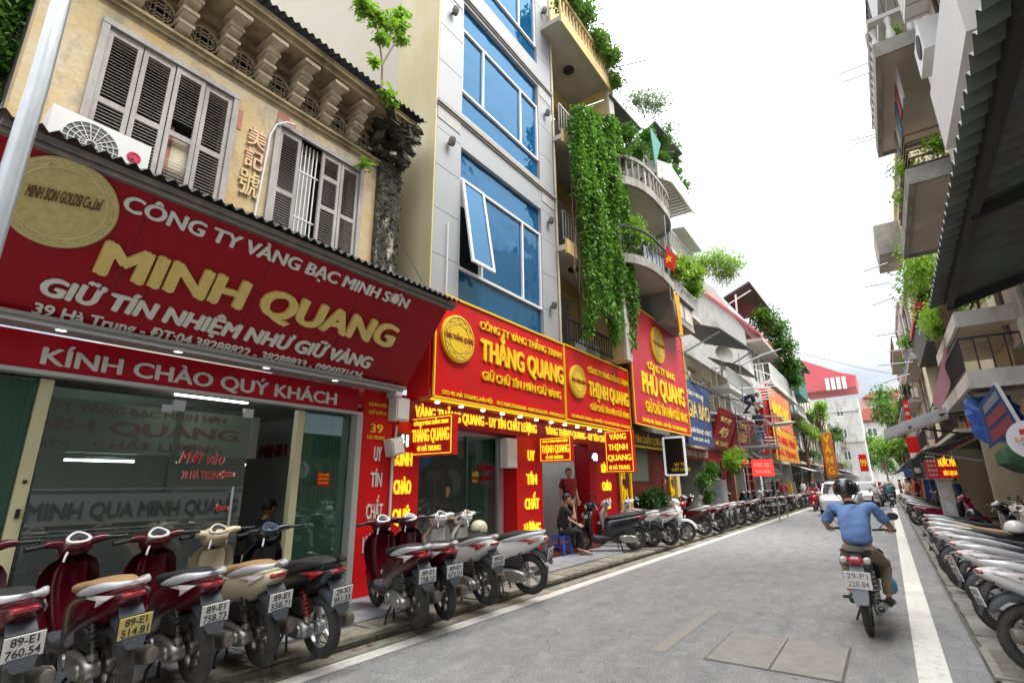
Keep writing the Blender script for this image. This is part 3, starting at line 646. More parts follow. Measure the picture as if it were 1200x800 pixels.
# medallion
mc = on(72,238); ge = mat('medallion_gold', (.66,.56,.24), .45, metal=.25, col2=(.52,.42,.16), scale=16)
md = wobj('medallion', MB().lathe([(.385,0),(.385,.03),(.375,.035)], mc, sn, 48), ge, sb_)
rg = MB().torus(mc+sn*.036, sn, .30, .006, 40, 6); rg.torus(mc+sn*.036, sn, .365, .005, 40, 6)
q_ = sn.to_track_quat('Z','Y'); rr = random.Random(9)
for i in range(26):
    a = 2*PI*i/26; e = q_@Vector((math.cos(a),math.sin(a),0)); f_ = q_@Vector((-math.sin(a),math.cos(a),0)); c_ = mc+sn*.036+e*.333
    rg.tube([c_-f_*.03, c_+e*.018*(-1)**i, c_+f_*.03], .006, 5)
wobj('embossed_ring', rg, mat('medallion_relief', (.72,.63,.32), .4, metal=.3), md, True)
ma = on(28,228)
text('MINH SON GOLDSI Co.,Ltd', md, on(28,228)+sn*.035, on(117,246)-on(28,228), sup, (on(117,246)-on(28,228)).length*.98, .105, mat('letter_brown', (.16,.05,.02), .5), off=.022, depth=.006)
# corrugated canopy over the sign, with its purlins
corrugated('canopy_sheet', sb_, roofm, [(-4.93,.42,4.33),(XF+.02,.42,4.86),(-4.93,5.62,4.33),(XF+.02,5.62,4.86)], (.4,0,1), .105, .024)
wobj('purlin', MB().box(-5.03,-4.98,.45,5.6,4.24,4.30).box(-5.06,-5.0,.45,5.55,4.19,4.235), mat('rusty_angle', (.11,.10,.095), .7, col2=(.2,.17,.14), scale=9), sb_)
dlm = MB().lathe([(.05,0),(.055,-.008),(.055,-.012)], (0,0,0), (0,0,1), 14).mesh('downlight', True); dlm.materials.append(M['white'])
lens = MB().lathe([(.04,-.0125),(.04,-.0145)], (0,0,0), (0,0,1), 12).mesh('lens'); lens.materials.append(mat('lens_dim', (.9,.88,.8), .3, emit=.8))
def downlights(parent, x, z, ys, l=lens):
    for y in ys: d_ = inst('downlight', dlm, parent, (x, y, z)); inst('lens', l, d_, (x, y, z))
downlights(sb_, -6.05, 3.04, (1.3, 2.3, 3.3, 4.3))

# air conditioner on the canopy
ac = thing('air_conditioner', 'white outdoor air conditioner sitting on the corrugated canopy above the gold medallion', 'air conditioner', (-5.85, .95, 4.7))
def ac_unit(t, fr, a0, a1, h0, h1, d0, d1, logo=True):
    wobj('case', B(fr, (a0,a1,h0,h1,d0,d1)), M['white'], t)
    ca = a0+(a1-a0)*.40; ch = (h0+h1)/2; rr_ = (h1-h0)*.43; c_ = fr.P(ca, ch, d1)
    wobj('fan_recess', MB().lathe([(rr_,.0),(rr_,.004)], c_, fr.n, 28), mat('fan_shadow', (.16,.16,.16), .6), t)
    g_ = MB()
    for r_ in (1, .8, .6, .4, .2): g_.torus(c_+fr.n*.012, fr.n, rr_*r_, .004, 28, 4)
    q = fr.n.to_track_quat('Z','Y')
    for i in range(18): a = 2*PI*i/18; e = q@Vector((math.cos(a), math.sin(a), 0)); g_.bar(c_+fr.n*.012+e*rr_*.15, c_+fr.n*.012+e*rr_, .0035)
    wobj('fan_grille', g_, M['white'], t)
    wobj('foot', B(fr, (a0+.1,a0+.16,h0-.05,h0,d0,d1), (a1-.16,a1-.1,h0-.05,h0,d0,d1)), M['blackmetal'], t)
ac_unit(ac, FR('L',-5.72), .80, 1.60, 4.52, 5.04, -.32, 0)
F5 = FR('L',-5.72); rn = mat('badge_red', (.55,.03,.10), .4)
bd = wobj('badge', MB().lathe([(.062,0),(.062,.006)], F5.P(1.47,4.84,0), (1,0,0), 20), rn, ac)
wobj('badge_mark', MB().tube([F5.P(1.455,4.86,.009), F5.P(1.455,4.82,.009), F5.P(1.475,4.82,.009)], .004, 5).torus(F5.P(1.47,4.84,.008),(1,0,0),.045,.003,18,4), M['pink'], bd)

# galvanised pole in front of the old house
a_ = Vector((-4.72,.60,.1)); pt = GX(83,-40,-4.82)
pole = tag(wobj('steel_pole', MB().tube([Vector((-4.68,.515,.1)), GX(2,240,-4.69), GX(45,100,-4.72), pt], [.072,.068,.062,.056], 16), mat('pole_zinc', (.50,.53,.55), .38, metal=.55, col2=(.38,.41,.43), scale=6, stretch=(1,1,.4)), None, True), 'galvanised steel pole rising in front of the left end of the old house', 'pole')

# left neighbour: dark wall and tree
ln = thing('side_house', 'dark weathered house wall with a brick ledge at the far left edge', 'building', (-8, -.6, 0))
wobj('wall', MB().box(-9.5,-6.6,-2.2,.30,3.0,5.2), moss, ln)
wobj('wall', MB().box(-9.5,-6.36,-2.2,.52,.1,3.9), M['beige'], ln)
wobj('ledge', MB().box(-6.6,-6.2,-2,.50,4.35,4.47), M['brick'], ln); wobj('ledge', MB().box(-6.5,-6.25,-2,.45,4.2,4.34), trimm, ln)
# ================================================================== SCOOTERS
def paint(name, c, rough=.22): return mat(name, c, rough, coat=.45, spec=.4)
PMAROON = paint('paint_maroon', (.075,.002,.009)); PCREAM = paint('paint_cream', (.62,.55,.38)); PBLACK = paint('paint_black', (.010,.012,.016))
PWHITE = paint('paint_white', (.70,.70,.68)); PBLUE = paint('paint_slate_blue', (.06,.10,.16)); PRED = paint('paint_red', (.34,.012,.015)); PORANGE = paint('paint_orange', (.70,.26,.03)); PPURPLE = paint('paint_magenta', (.30,.01,.07))
TYRE = mat('tyre_rubber', (.022,.022,.022), .8, col2=(.05,.048,.045), scale=14, bump=.3, bscale=80)
RIM = mat('rim_dark', (.13,.125,.12), .4, metal=.6); RIML = mat('rim_bright', (.55,.55,.56), .35, metal=.7)
PLAS = mat('dark_grey_plastic', (.05,.056,.066), .5); PLAB = mat('black_plastic', (.016,.016,.018), .45)
ENG = mat('cast_aluminium', (.42,.42,.41), .38, metal=.75, col2=(.30,.30,.29), scale=18); ENGD = mat('engine_dark', (.045,.045,.048), .5, metal=.3)
SILV = mat('silver_trim', (.66,.66,.68), .30, metal=.25); SEATB = mat('seat_black', (.022,.022,.024), .55); SEATT = mat('seat_tan', (.36,.22,.10), .6, col2=(.28,.17,.085), scale=8)
TAILR = mat('tail_lens_red', (.32,.008,.012), .15, coat=1); TAILW = mat('tail_lens_clear', (.66,.60,.60), .12, coat=1); GAUGE = mat('gauge_glass', (.05,.06,.07), .12, coat=1)
SPRING = mat('spring_black', (.03,.03,.03), .4); SPRINGR = mat('spring_red', (.45,.015,.01), .4)
PLATEW = mat('plate_white', (.72,.72,.70), .45); PLATEY = mat('plate_yellow', (.66,.52,.16), .45); PLATET = mat('plate_black_print', (.03,.03,.03), .5)
MUF = mat('muffler_brushed', (.24,.215,.19), .45, metal=.6, col2=(.16,.14,.12), scale=12)

def sring(c, u, v, a, b, n=20, p=2.6):
    c, u, v = Vector(c), Vector(u), Vector(v); out = []
    for k in range(n):
        t = 2*PI*k/n; ct, st_ = math.cos(t), math.sin(t)
        out.append(c+u*a*math.copysign(abs(ct)**(2/p), ct)+v*b*math.copysign(abs(st_)**(2/p), st_))
    return out
def sub(me, lv=1):
    o = bpy.data.objects.new('t', me); COL.objects.link(o); m = o.modifiers.new('s', 'SUBSURF'); m.levels = lv
    dg = bpy.context.evaluated_depsgraph_get(); r = bpy.data.meshes.new_from_object(o.evaluated_get(dg)); bpy.data.objects.remove(o)
    for p in r.polygons: p.use_smooth = True
    return r
SM = {}
def sm(key, mb, m, smooth=True, sharp=45):
    me = mb.mesh(key, smooth, sharp); me.materials.append(m); SM[key] = me
def scooter_meshes():
    # --- rear body (side fairings)
    st = [(-.93,.765,.022,.035,2.2),(-.88,.755,.050,.085,2.4),(-.78,.725,.085,.125,2.6),(-.62,.675,.115,.152,2.6),(-.42,.615,.155,.170,2.7),(-.22,.560,.190,.172,2.8),(-.06,.510,.215,.162,3),(.04,.480,.225,.142,2.8),(.09,.465,.215,.115,2.6)]
    mb = MB(); mb.loft([sring((0,y,z),(1,0,0),(0,0,1),hw,hh,22,p) for y,z,hh,hw,p in st]); sm('side_fairing', mb, PMAROON)
    mb = MB(); mb.loft([sring((0,y,z),(1,0,0),(0,0,1),a,b,14,3) for y,z,a,b in ((-.12,.34,.10,.05),(.10,.30,.13,.045),(.32,.30,.14,.045),(.42,.33,.13,.05))]); sm('floorboard', mb, PLAS)
    mb = MB(); mb.loft([sring((0,y,z),(1,0,0),(0,0,1),a,b,14,2.6) for y,z,a,b in ((-.16,.29,.10,.05),(.10,.245,.125,.035),(.36,.26,.125,.045),(.45,.33,.10,.05))]); sm('under_cowl', mb, PMAROON)
    # --- seat
    st = [(-.74,.815,.016,.075),(-.70,.822,.028,.105),(-.55,.815,.042,.135),(-.38,.795,.045,.145),(-.30,.775,.045,.145),(-.15,.748,.045,.138),(.0,.735,.040,.112),(.07,.722,.030,.075),(.10,.705,.014,.040)]
    mb = MB(); mb.loft([sring((0,y,z),(1,0,0),(0,0,1),hw,hh,18,2.8) for y,z,hh,hw in st]); sm('seat', mb, SEATB)
    # --- grab rail: two silver wings meeting behind the seat
    mb = MB()
    for s in (-1, 1):
        P = [(s*.150,-.28,.735),(s*.163,-.42,.762),(s*.158,-.58,.795),(s*.135,-.74,.828),(s*.085,-.86,.842),(0,-.90,.845)]
        mb.loft([sring(p,(1,0,0),(0,0,1),a,b,10,2.6) for p,(a,b) in zip(P, ((.008,.008),(.012,.024),(.015,.034),(.020,.032),(.030,.022),(.036,.016)))])
    sm('grab_rail', mb, SILV)
    mb = MB(); mb.loft([sring((0,y,z),(1,0,0),(0,0,1),a,b,12,3) for y,z,a,b in ((-.938,.772,.04,.010),(-.930,.768,.062,.018),(-.90,.765,.075,.024))]); sm('tail_light', mb, TAILR)
    mb = MB()
    for s in (1,):   # wedge shaped side indicators
        mb.prism([(s*.160,-.50,.735),(s*.148,-.66,.765),(s*.098,-.86,.775),(s*.126,-.80,.745),(s*.150,-.68,.690),(s*.150,-.70,.735)], (s*.012,-.006,.004))
    sm('indicator', mb, TAILW, False)
    # --- rear wheel, front wheel
    def wheel(y, Rr, r, key, spokes=5):
        mb = MB(); mb.torus((0,0,0),(1,0,0),Rr-r,r,32,12,1.0)
        for i in range(0):
            a = 2*PI*i/40
            for s in (-1,1):
                e = Vector((0,math.cos(a),math.sin(a))); f = Vector((0,-math.sin(a),math.cos(a)))
                mb.obox(e*(Rr-.004)+Vector((s*r*.45,0,0)), Vector((.018,0,0))+f*.006*s, f*.008, e*.004)
        sm('tyre'+key, mb, TYRE)
        mb = MB(); ri = Rr-2*r+.010; mb.torus((0,0,0),(1,0,0),ri,.012,32,6,2.2)
        mb.lathe([(.045,-.05),(.055,-.03),(.055,.03),(.045,.05)],(0,0,0),(1,0,0),14)
        for i in range(spokes):
            a = 2*PI*i/spokes; e = Vector((0,math.cos(a),math.sin(a))); f = Vector((0,-math.sin(a),math.cos(a)))
            mb.obox(e*(ri+.04)/2+f*.012, Vector((.012,0,0)), f*.012, e*(ri-.04)/2); mb.obox(e*(ri+.07)/2-f*.02, Vector((.010,0,0)), f*.007, e*(ri-.07)/2)
        sm('rim'+key, mb, RIM)
        mb = MB(); mb.lathe([(.11,-.004),(.11,.004)],(.055 if key == 'F' else -.052,0,0),(1,0,0),22); sm('disc'+key, mb, ENG)
    wheel(-.63,.272,.052,'R'); wheel(.66,.272,.045,'F')
    # --- rear fender with flap, plate bracket
    mb = MB(); rings = []
    for i in range(9):
        a = R(88+i*8); rr_ = .315+.006*i; y = -.63+math.cos(a)*rr_*1.0; z = .272+math.sin(a)*rr_*1.0+(.05 if i < 2 else .03)
        hw = .058+.008*min(i,3)/3; ca, sa = math.cos(a), math.sin(a); rings.append([Vector((hw*q, y-ca*dz, z-sa*dz)) for q, dz in ((-1,.06),(-.95,.02),(-.6,-.006),(0,-.012),(.6,-.006),(.95,.02),(1,.06),(.84,.03),(0,.004),(-.84,.03))])
    mb.loft(rings)
    mb.loft([[Vector((-hw,y,z)),Vector((hw,y,z)),Vector((hw*.9,y+.02,z+.004)),Vector((-hw*.9,y+.02,z+.004))] for y,z,hw in ((-.84,.70,.072),(-.905,.62,.080),(-.945,.52,.076),(-.962,.47,.068),(-.972,.435,.052),(-.974,.425,.035))])
    sm('rear_fender', mb, PLAS)
    mb = MB(); mb.obox((0,-.960,.565),(.098,0,0),(0,.004,.001),(0,-.016,.070)); sm('number_plate', mb, PLATEW, False)
    mb = MB(); mb.obox((0,-.9535,.565),(.105,0,0),(0,.003,.001),(0,-.017,.077)); sm('plate_frame', mb, PLAB, False)
    # --- engine: CVT case left, airbox, engine block
    mb = MB(); X0 = -.135
    mb.loft([sring((X0+dx,-.42,.275),(0,1,.06),(0,0,1),.235*k,.092*k,22,2.3) for dx,k in ((.06,.94),(.02,1.0),(-.03,.97),(-.055,.80),(-.06,.55))])
    mb.lathe([(.062,.0),(.056,.018),(.03,.022)],(X0-.055,-.27,.285),(-1,0,0),16); mb.lathe([(.052,.0),(.045,.016)],(X0-.055,-.56,.272),(-1,0,0),16)
    sm('gear_case', mb, ENG)
    mb = MB(); mb.loft([sring((x,-.44,.46),(0,1,.08),(0,0,1),.15*k,.085*k,16,4) for x,k in ((-.04,.95),(-.13,1),(-.155,.85))])
    mb.box(-.10,.10,-.40,-.08,.20,.40).lathe([(.055,-.11),(.055,.11)],(0,-.06,.27),(1,0,0),12); sm('engine_block', mb, ENGD)
    # --- shock absorbers
    mb = MB()
    for s in (-1,):
        a = Vector((s*.118,-.60,.36)); b = Vector((s*.118,-.52,.66)); d = (b-a); pts = []
        for i in range(73):
            t = i/72; an = t*9*2*PI; pts.append(a+d*t+Vector((math.cos(an)*.030,math.sin(an)*.030,0)))
        mb.tube(pts, .0075, 6)
    sm('spring', mb, SPRING)
    mb = MB().tube([(-.118,-.61,.30),(-.118,-.52,.67)], .016, 8).tube([(-.118,-.605,.33),(-.118,-.595,.37)], .034, 10); sm('damper', mb, ENG)
    # --- muffler on the right
    mb = MB(); mb.tube([(.05,-.12,.24),(.13,-.2,.20),(.15,-.38,.22)], .020, 8)
    mb.loft([sring((.165,y,z),(1,0,0),(0,0,1),a,b,14,2.3) for y,z,a,b in ((-.36,.225,.03,.035),(-.42,.24,.052,.062),(-.78,.30,.056,.066),(-.84,.31,.045,.052),(-.85,.312,.03,.035))]); sm('muffler', mb, MUF)
    mb = MB(); mb.loft([sring((.222,y,z),(1,0,0),(0,0,1),.008,b,10,2.6) for y,z,b in ((-.44,.25,.03),(-.50,.26,.05),(-.70,.29,.052),(-.75,.30,.03))]); sm('heat_shield', mb, SILV)
    mb = MB().tube([(-.09,-.20,.22),(-.20,-.24,.10),(-.225,-.25,.01)], .013, 6).tube([(-.235,-.29,.008),(-.225,-.21,.008)], .014, 6)
    mb.tube([(.10,-.22,.2),(.13,-.26,.03)], .012, 6).tube([(-.10,-.22,.2),(-.13,-.27,.03)], .012, 6); sm('stand', mb, PLAB)
    # --- front: leg shield + apron, fender, fork
    st = [(.27,.43,.115,.05,2.4),(.36,.455,.155,.06,2.4),(.48,.49,.185,.07,2.3),(.60,.51,.205,.078,2.2),(.72,.505,.215,.080,2.2),(.82,.485,.205,.078,2.2),(.89,.455,.165,.070,2.2),(.935,.43,.10,.055,2)]
    def crescent(z, y, a, b):   # cross-section: convex to the front, hollow to the rider
        R_ = []; n = 12
        for k in range(n+1): t = PI*k/n; R_.append(Vector((a*math.cos(t), y+b*1.25*math.sin(t)**.8, z)))
        for k in range(1, n): t = PI*(1-k/n); R_.append(Vector((a*.95*math.cos(t), y+b*.55*math.sin(t)-.004, z)))
        return R_
    mb = MB(); mb.loft([crescent(z,y-.02,a,b*1.25) for z,y,a,b,p in st]); sm('leg_shield', mb, PMAROON)
    mb = MB(); mb.loft([sring((0,y-.015,z),(1,0,0),(0,1,0),a*.60,.055,14,2.8) for z,y,a,b,p in st[:-1]]); sm('inner_shield', mb, PLAS)
    mb = MB(); rings = []
    for i in range(10):
        a = R(12+i*15.5); rr_ = .305; y = .66+math.cos(a)*rr_; z = .272+math.sin(a)*rr_; hw = .068*(.55 if i in (0,9) else 1)
        rings.append([Vector((0,y,z))+Vector((hw*q, -math.cos(a)*dz, -math.sin(a)*dz)) for q, dz in ((-1,.06),(-.9,.015),(-.5,-.004),(0,-.012),(.5,-.004),(.9,.015),(1,.06),(.8,.03),(.4,.008),(0,0),(-.4,.008),(-.8,.03))])
    mb.loft(rings); sm('front_fender', mb, PMAROON)
    mb = MB()
    for s in (-1,1): mb.tube([(s*.085,.655,.26),(s*.085,.60,.50)], .019, 8)
    mb.tube([(0,.56,.5),(0,.44,.98)], .022, 8); sm('fork', mb, ENGD)
    # --- handlebar cowl with gauge, headlight, grips, levers
    st = [(.30,1.045,.045,.030),(.33,1.035,.095,.060),(.38,1.025,.120,.085),(.44,1.01,.125,.095),(.50,.99,.110,.085),(.54,.975,.075,.060)]
    mb = MB(); mb.loft([sring((0,y,z),(1,0,0),(0,.25,1),a,b,18,2.3) for y,z,a,b in st])
    for s in (-1,1): mb.loft([sring((s*x,y,z),(0,1,0),(0,0,1),a,b,10,2.2) for x,y,z,a,b in ((.09,.40,1.045,.05,.045),(.16,.375,1.062,.035,.034),(.215,.355,1.06,.025,.026))])
    sm('handlebar_cowl', mb, PMAROON)
    un = Vector((0,-.62,.78)).normalized(); u = Vector((1,0,0)); v = un.cross(u)*-1
    def heart(sc, off):
        c = Vector((0,.352,1.088))+un*off; out = []
        for k in range(22):
            t = 2*PI*k/22; x = math.cos(t); y = math.sin(t); w_ = .88+.34*y; out.append(c+u*.098*sc*x*w_+v*.072*sc*y)
        return out
    mb = MB(); mb.loft([heart(.9,-.03), heart(1.0,-.006), heart(.97,.012), heart(.72,.012), heart(.70,.004)], True); sm('gauge_surround', mb, PWHITE)
    mb = MB(); mb.loft([heart(.70,.006), heart(.66,.012)], True); sm('gauge', mb, GAUGE)
    mb = MB()
    for s in (1,): mb.tube([(s*.21,.357,1.06),(s*.33,.325,1.052)], .017, 10).lathe([(.021,0),(.021,.015)],(s*.335,.323,1.052),(s,-.2,0),10)
    sm('grip', mb, PLAB)
    mb = MB()
    for s in (-1,1): mb.tube([(s*.19,.385,1.058),(s*.25,.395,1.045),(s*.33,.385,1.035)], .007, 6)
    mb.tube([(-.06,.34,1.0),(-.09,.30,.955),(-.10,.295,.915)], .009, 6); sm('lever', mb, SILV)
    mb = MB(); mb.loft([sring((0,y,z),(1,0,0),(0,.2,1),a,b,16,2.2) for y,z,a,b in ((.52,.985,.085,.062),(.555,.975,.072,.050),(.57,.97,.045,.03))]); sm('headlight', mb, TAILW)
    mb = MB()
    for s in (1,): mb.prism([(s*.10,.605,.80),(s*.175,.565,.83),(s*.190,.55,.76),(s*.12,.61,.74)], (0,.012,0))
    sm('front_indicator', mb, TAILW, False)
    mb = MB()
    for s in (1,): mb.tube([(s*.17,.37,1.07),(s*.20,.37,1.16),(s*.25,.38,1.21)], .006, 6)
    sm('mirror_stem', mb, PLAB)
    mb = MB()
    for s in (1,): mb.loft([sring((s*.27,y,1.235),(1,0,0),(0,0,1),a,a*.7,14,2.4) for y,a in ((.372,.060),(.380,.063),(.395,.05),(.405,.02))])
    sm('mirror', mb, PLAB)
scooter_meshes()
LICENCE = {}
def plate_text(parent, lines, m=PLATET, yellow=False):
    key = tuple(lines)
    if key not in LICENCE:
        mb = MB(); H = max(v.y for v in text_raw('H')[0])
        for i, s in enumerate(lines):
            vs, fs = text_raw(s, .02, 0.0); x0 = min(v.x for v in vs); x1 = max(v.x for v in vs); wd = .165 if i else .135; sx = wd/(x1-x0); sy = .046/H
            zc = (.578, .512)[i]
            for f in fs: pass
            mb.add([((v.x-x0)*sx-wd/2, -.9665-(zc+v.y*sy-.565)*.229, zc+v.y*sy) for v in vs], fs)
        me = mb.mesh('plate_number'); me.materials.append(m); LICENCE[key] = me
    return inst('plate_number', LICENCE[key], parent, (0,0,0), world=False)
def scooter(label, x, y, heading, z=.12, body=PMAROON, seat=SEATB, plate=('89-E1','760.54'), pmat=PLATEW, surround=PWHITE, lean=R(-5), mirrors=False, spring=None, wheelmat=None, shield=None, rail=None, simple=False, steer=0.0, group='scooters parked along the shops on the left', tail=None, scale=1.0, name='scooter'):
    """heading = angle of the forward direction, 0 = +Y, counter-clockwise"""
    jr = random.Random(label); heading += R(jr.uniform(-7,7))*(abs(y) > 7); lean += R(jr.uniform(-2,3))*(abs(y) > 7)
    t = thing(name, label, 'scooter', (x, y, z), heading, group); t.rotation_euler = (0, lean, heading); t.scale = (scale,)*3
    P = {}
    def put(k, nm=None, par=None, loc=(0,0,0), rot=None, m=None):
        if k in ('grip','indicator','front_indicator','mirror_stem'):
            o2 = inst(nm or k, SM[k], par or t, loc, rot, (-1,1,1), world=False)
            if m is not None: override(o2, m)
            if k == 'mirror_stem': inst('mirror', SM['mirror'], o2, (0,0,0), world=False)
        o = inst(nm or k, SM[k], par or t, loc, rot, world=False)
        if m is not None: override(o, m)
        P[k] = o; return o
    put('side_fairing', m=body); put('seat', m=seat); put('floorboard'); put('under_cowl', m=body); put('leg_shield', m=body); put('inner_shield', m=shield or body)
    put('grab_rail', m=rail); put('tail_light'); put('rear_fender'); f = P['rear_fender']
    pf = put('plate_frame', par=f); pn = put('number_plate', par=f, m=pmat)
    tr = put('tyreR', 'rear_wheel', None, (0,-.63,.272)); put('rimR', 'rim', tr, m=wheelmat)
    tf = put('tyreF', 'front_wheel', None, (0,.66,.272), (0,0,steer)); put('rimF', 'rim', tf, m=wheelmat)
    put('gear_case'); put('engine_block'); put('muffler'); put('front_fender', m=body)
    put('handlebar_cowl', m=body); put('grip', 'grip', P['handlebar_cowl'])
    put('gauge_surround', par=P['handlebar_cowl'], m=surround); put('gauge', par=P['handlebar_cowl'])
    if not simple:
        put('indicator', m=tail); put('spring', par=put('damper'), m=spring); put('stand'); put('fork'); put('lever', par=P['handlebar_cowl']); put('headlight'); put('heat_shield', par=P['muffler']); put('front_indicator')
        put('discF', 'brake_disc', tf)
        plate_text(f, plate)
    if mirrors: put('mirror_stem'); put('mirror', par=P['mirror_stem'])
    return t, P
def spot(rear, z=.12): p = GZ(*rear, z); return p
def place_scooter(label, rear, heading, **k):
    """rear = where the rear tyre meets the ground"""
    z = k.get('z', .12); p = spot(rear, z); sc_ = k.get('scale', 1.0)
    d = Vector((-math.sin(heading), math.cos(heading), 0)); c = p+d*.63*sc_
    return scooter(label, c.x, c.y, heading, **k)
G1 = 'scooters parked nose-in in front of the first shop'; G2 = 'scooters parked in front of the second shop'
def sc_at(label, x, y, deg, **k): return scooter(label, x, y, R(deg), **k)
sc_at('maroon scooter with plate 760.54 cut off by the left edge of the photo', -5.43, 1.17, 91, plate=('89-E1','760.54'), group=G1)
sc_at('maroon scooter with tan seat and yellow number plate 514.81', -5.405, 1.767, 90, seat=SEATT, plate=('89-E1','514.81'), pmat=PLATEY, group=G1)
sc_at('maroon scooter with black seat and plate 758.73 beside the cream scooter', -5.33, 2.33, 86.5, plate=('89-E1','758.73'), group=G1)
sc_at('cream scooter with tan seat and plate 558.71', -5.30, 2.86, 86, body=PCREAM, seat=SEATT, plate=('89-E1','558.71'), surround=PCREAM, group=G1)
sc_at('black scooter with a red rear spring and plate 951.33', -5.06, 3.28, 87, body=PBLACK, plate=('29-X1','951.33'), spring=SPRINGR, wheelmat=RIML, rail=PLAB, surround=PBLUE, shield=PLAB, group=G1, tail=TAILR)
sc_at('maroon scooter with wide floorboard nearest the red pillars, plate 758.10', -5.053, 4.709, 69, plate=('89-E1','758.10'), group=G2)
sc_at('second maroon scooter half hidden behind another with plate 672.01', -5.007, 5.128, 67.5, plate=('89-E1','672.01'), group=G2)
sc_at('white scooter with black seat and plate 355.07 beside the maroon pair', -5.116, 5.912, 75, body=PWHITE, plate=('89-E1','355.07'), group=G2, tail=TAILR)
sc_at('white and red scooter farthest right in the row before the second shop', -5.0, 6.50, 101, body=PWHITE, plate=('29-D1','204.18'), group=G2, wheelmat=RIML, tail=TAILR)
G3 = 'scooters parked before the shops farther down on the left'
sc_at('black scooter parked almost along the street with a big silver muffler end', -5.55, 11.75, 130, body=PBLACK, wheelmat=RIM, rail=PLAB, mirrors=True, surround=PLAB, shield=PLAB, plate=('29-T1','483.15'), group=G3, tail=TAILR)
sc_at('white scooter with tan floor standing behind the black one', -5.65, 12.9, 108, body=PWHITE, shield=mat('tan_panel', (.42,.33,.22), .5), mirrors=True, plate=('29-V7','106.42'), group=G3)
sc_at('white scooter turned with its front wheel to the road', -5.25, 14.35, -72, body=PWHITE, surround=PLAB, plate=('29-K2','331.08'), group=G3, steer=.3)
sc_at('white scooter nosed in beside the outward facing white one', -5.35, 13.55, 92, body=PWHITE, plate=('29-H5','117.60'), group=G3, tail=TAILR)
sc_at('dark scooter with black box seat before the clipped shrub', -5.8, 15.2, 95, body=PBLACK, plate=('29-H5','290.11'), group=G3)
for i, (x, y, h, b, lb) in enumerate(((-5.35,16.5,84,PMAROON,'maroon scooter with black seat and long silver muffler past the white scooters'),
    (-5.25,17.9,80,PMAROON,'maroon scooter second in the row before the blue sign shop'), (-5.3,18.8,84,PMAROON,'maroon scooter third in the row before the blue sign shop'),
    (-5.35,20.1,76,PWHITE,'white scooter between maroon ones before the blue sign shop'), (-5.3,21.2,82,PMAROON,'maroon scooter near the blue and white cabinet under the flower basket'),
    (-5.2,22.9,80,PMAROON,'maroon scooter just before the scaffold tower'), (-5.4,24.6,84,PBLACK,'black scooter at the foot of the scaffold tower'),
    (-5.3,26.9,78,PBLACK,'black scooter behind the scaffold tower'), (-5.3,28.2,82,PMAROON,'maroon scooter past the scaffold tower'), (-5.2,29.4,80,PBLACK,'black scooter second past the scaffold tower'),
    (-5.3,30.8,76,PWHITE,'pale scooter in the dense row before the white awning'), (-5.2,32.4,84,PMAROON,'maroon scooter in the dense row before the white awning'), (-5.3,34,80,PBLACK,'black scooter in the dense row before the white awning'),
    (-5.2,36,82,PWHITE,'pale scooter level with the oncoming white car'), (-5.2,38.2,80,PMAROON,'maroon scooter behind the oncoming white car'), (-5.3,40.5,80,PBLACK,'black scooter behind the oncoming white car'), (-5.2,43,80,PRED,'red scooter far down the left kerb'), (-5.2,46,80,PBLACK,'black scooter far down the left kerb'))):
    sc_at(lb, x, y, h, body=b, plate=('29-B1', '%d.%02d' % (210+37*i, 11+i*3)), group=G3, simple=i > 5)
G4 = 'scooters parked nose-in along the right kerb'
for i, (x, y, h, b, s, lb) in enumerate(((1.42,6.35,-80,PWHITE,SEATB,'white scooter nearest the camera on the right, beside the drain grate'),
    (1.40,7.75,-82,PWHITE,SEATB,'white scooter second from the drain grate on the right'), (1.42,8.9,-80,PWHITE,SEATB,'white scooter third from the drain grate on the right'),
    (1.36,10.3,-80,PWHITE,SEATB,'pale scooter in the middle of the right row with a long black seat'), (1.34,11.4,-80,PWHITE,SEATT,'white scooter with tan seat on the right'),
    (1.40,12.9,-80,PWHITE,SEATB,'white scooter on the right standing with its tail toward the kerb'), (1.36,14.3,-78,PBLACK,SEATB,'black and silver scooter at the far end of the near right row'),
    (1.40,20.8,-78,PPURPLE,SEATB,'magenta scooter on the right by the grey street cabinet'), (1.30,24.5,-78,PBLACK,SEATB,'black scooter by the orange scooters on the right'),
    (1.35,27.5,-78,PORANGE,SEATB,'bright orange scooter on the right'), (1.3,29.5,-78,PBLACK,SEATB,'black scooter behind the bright orange one'), (1.3,32.5,-78,PBLACK,SEATT,'black scooter with tan seat far along the right kerb'),
    (1.3,36,-78,PORANGE,SEATB,'second orange scooter far along the right kerb'), (1.3,40,-78,PMAROON,SEATB,'maroon scooter far along the right kerb'))):
    sc_at(lb, x, y, h, z=.088, body=b, seat=s, plate=('29-C1', '%d.%02d' % (318+29*i, 14+i*4)), group=G4, simple=i > 8, tail=None, wheelmat=RIML if i < 3 else None, mirrors=i in (3, 5, 7))
sc_at('maroon scooter with tan leg shield standing by the brown shop door on the right', 2.55, 17.2, 160, z=.088, body=PMAROON, shield=mat('tan_panel', (.42,.33,.22), .5), group='scooters standing close to the right shop fronts')
sc_at('dark scooter with a big glass headlamp facing the road by the brown shop door', 2.7, 14.6, 120, z=.088, body=PBLACK, mirrors=True, group='scooters standing close to the right shop fronts')
sc_at('blue scooter nose-out between the white ones on the right', 2.75, 11.9, 95, z=.088, body=paint('paint_bright_blue', (.01,.06,.35)), mirrors=True, group='scooters standing close to the right shop fronts')

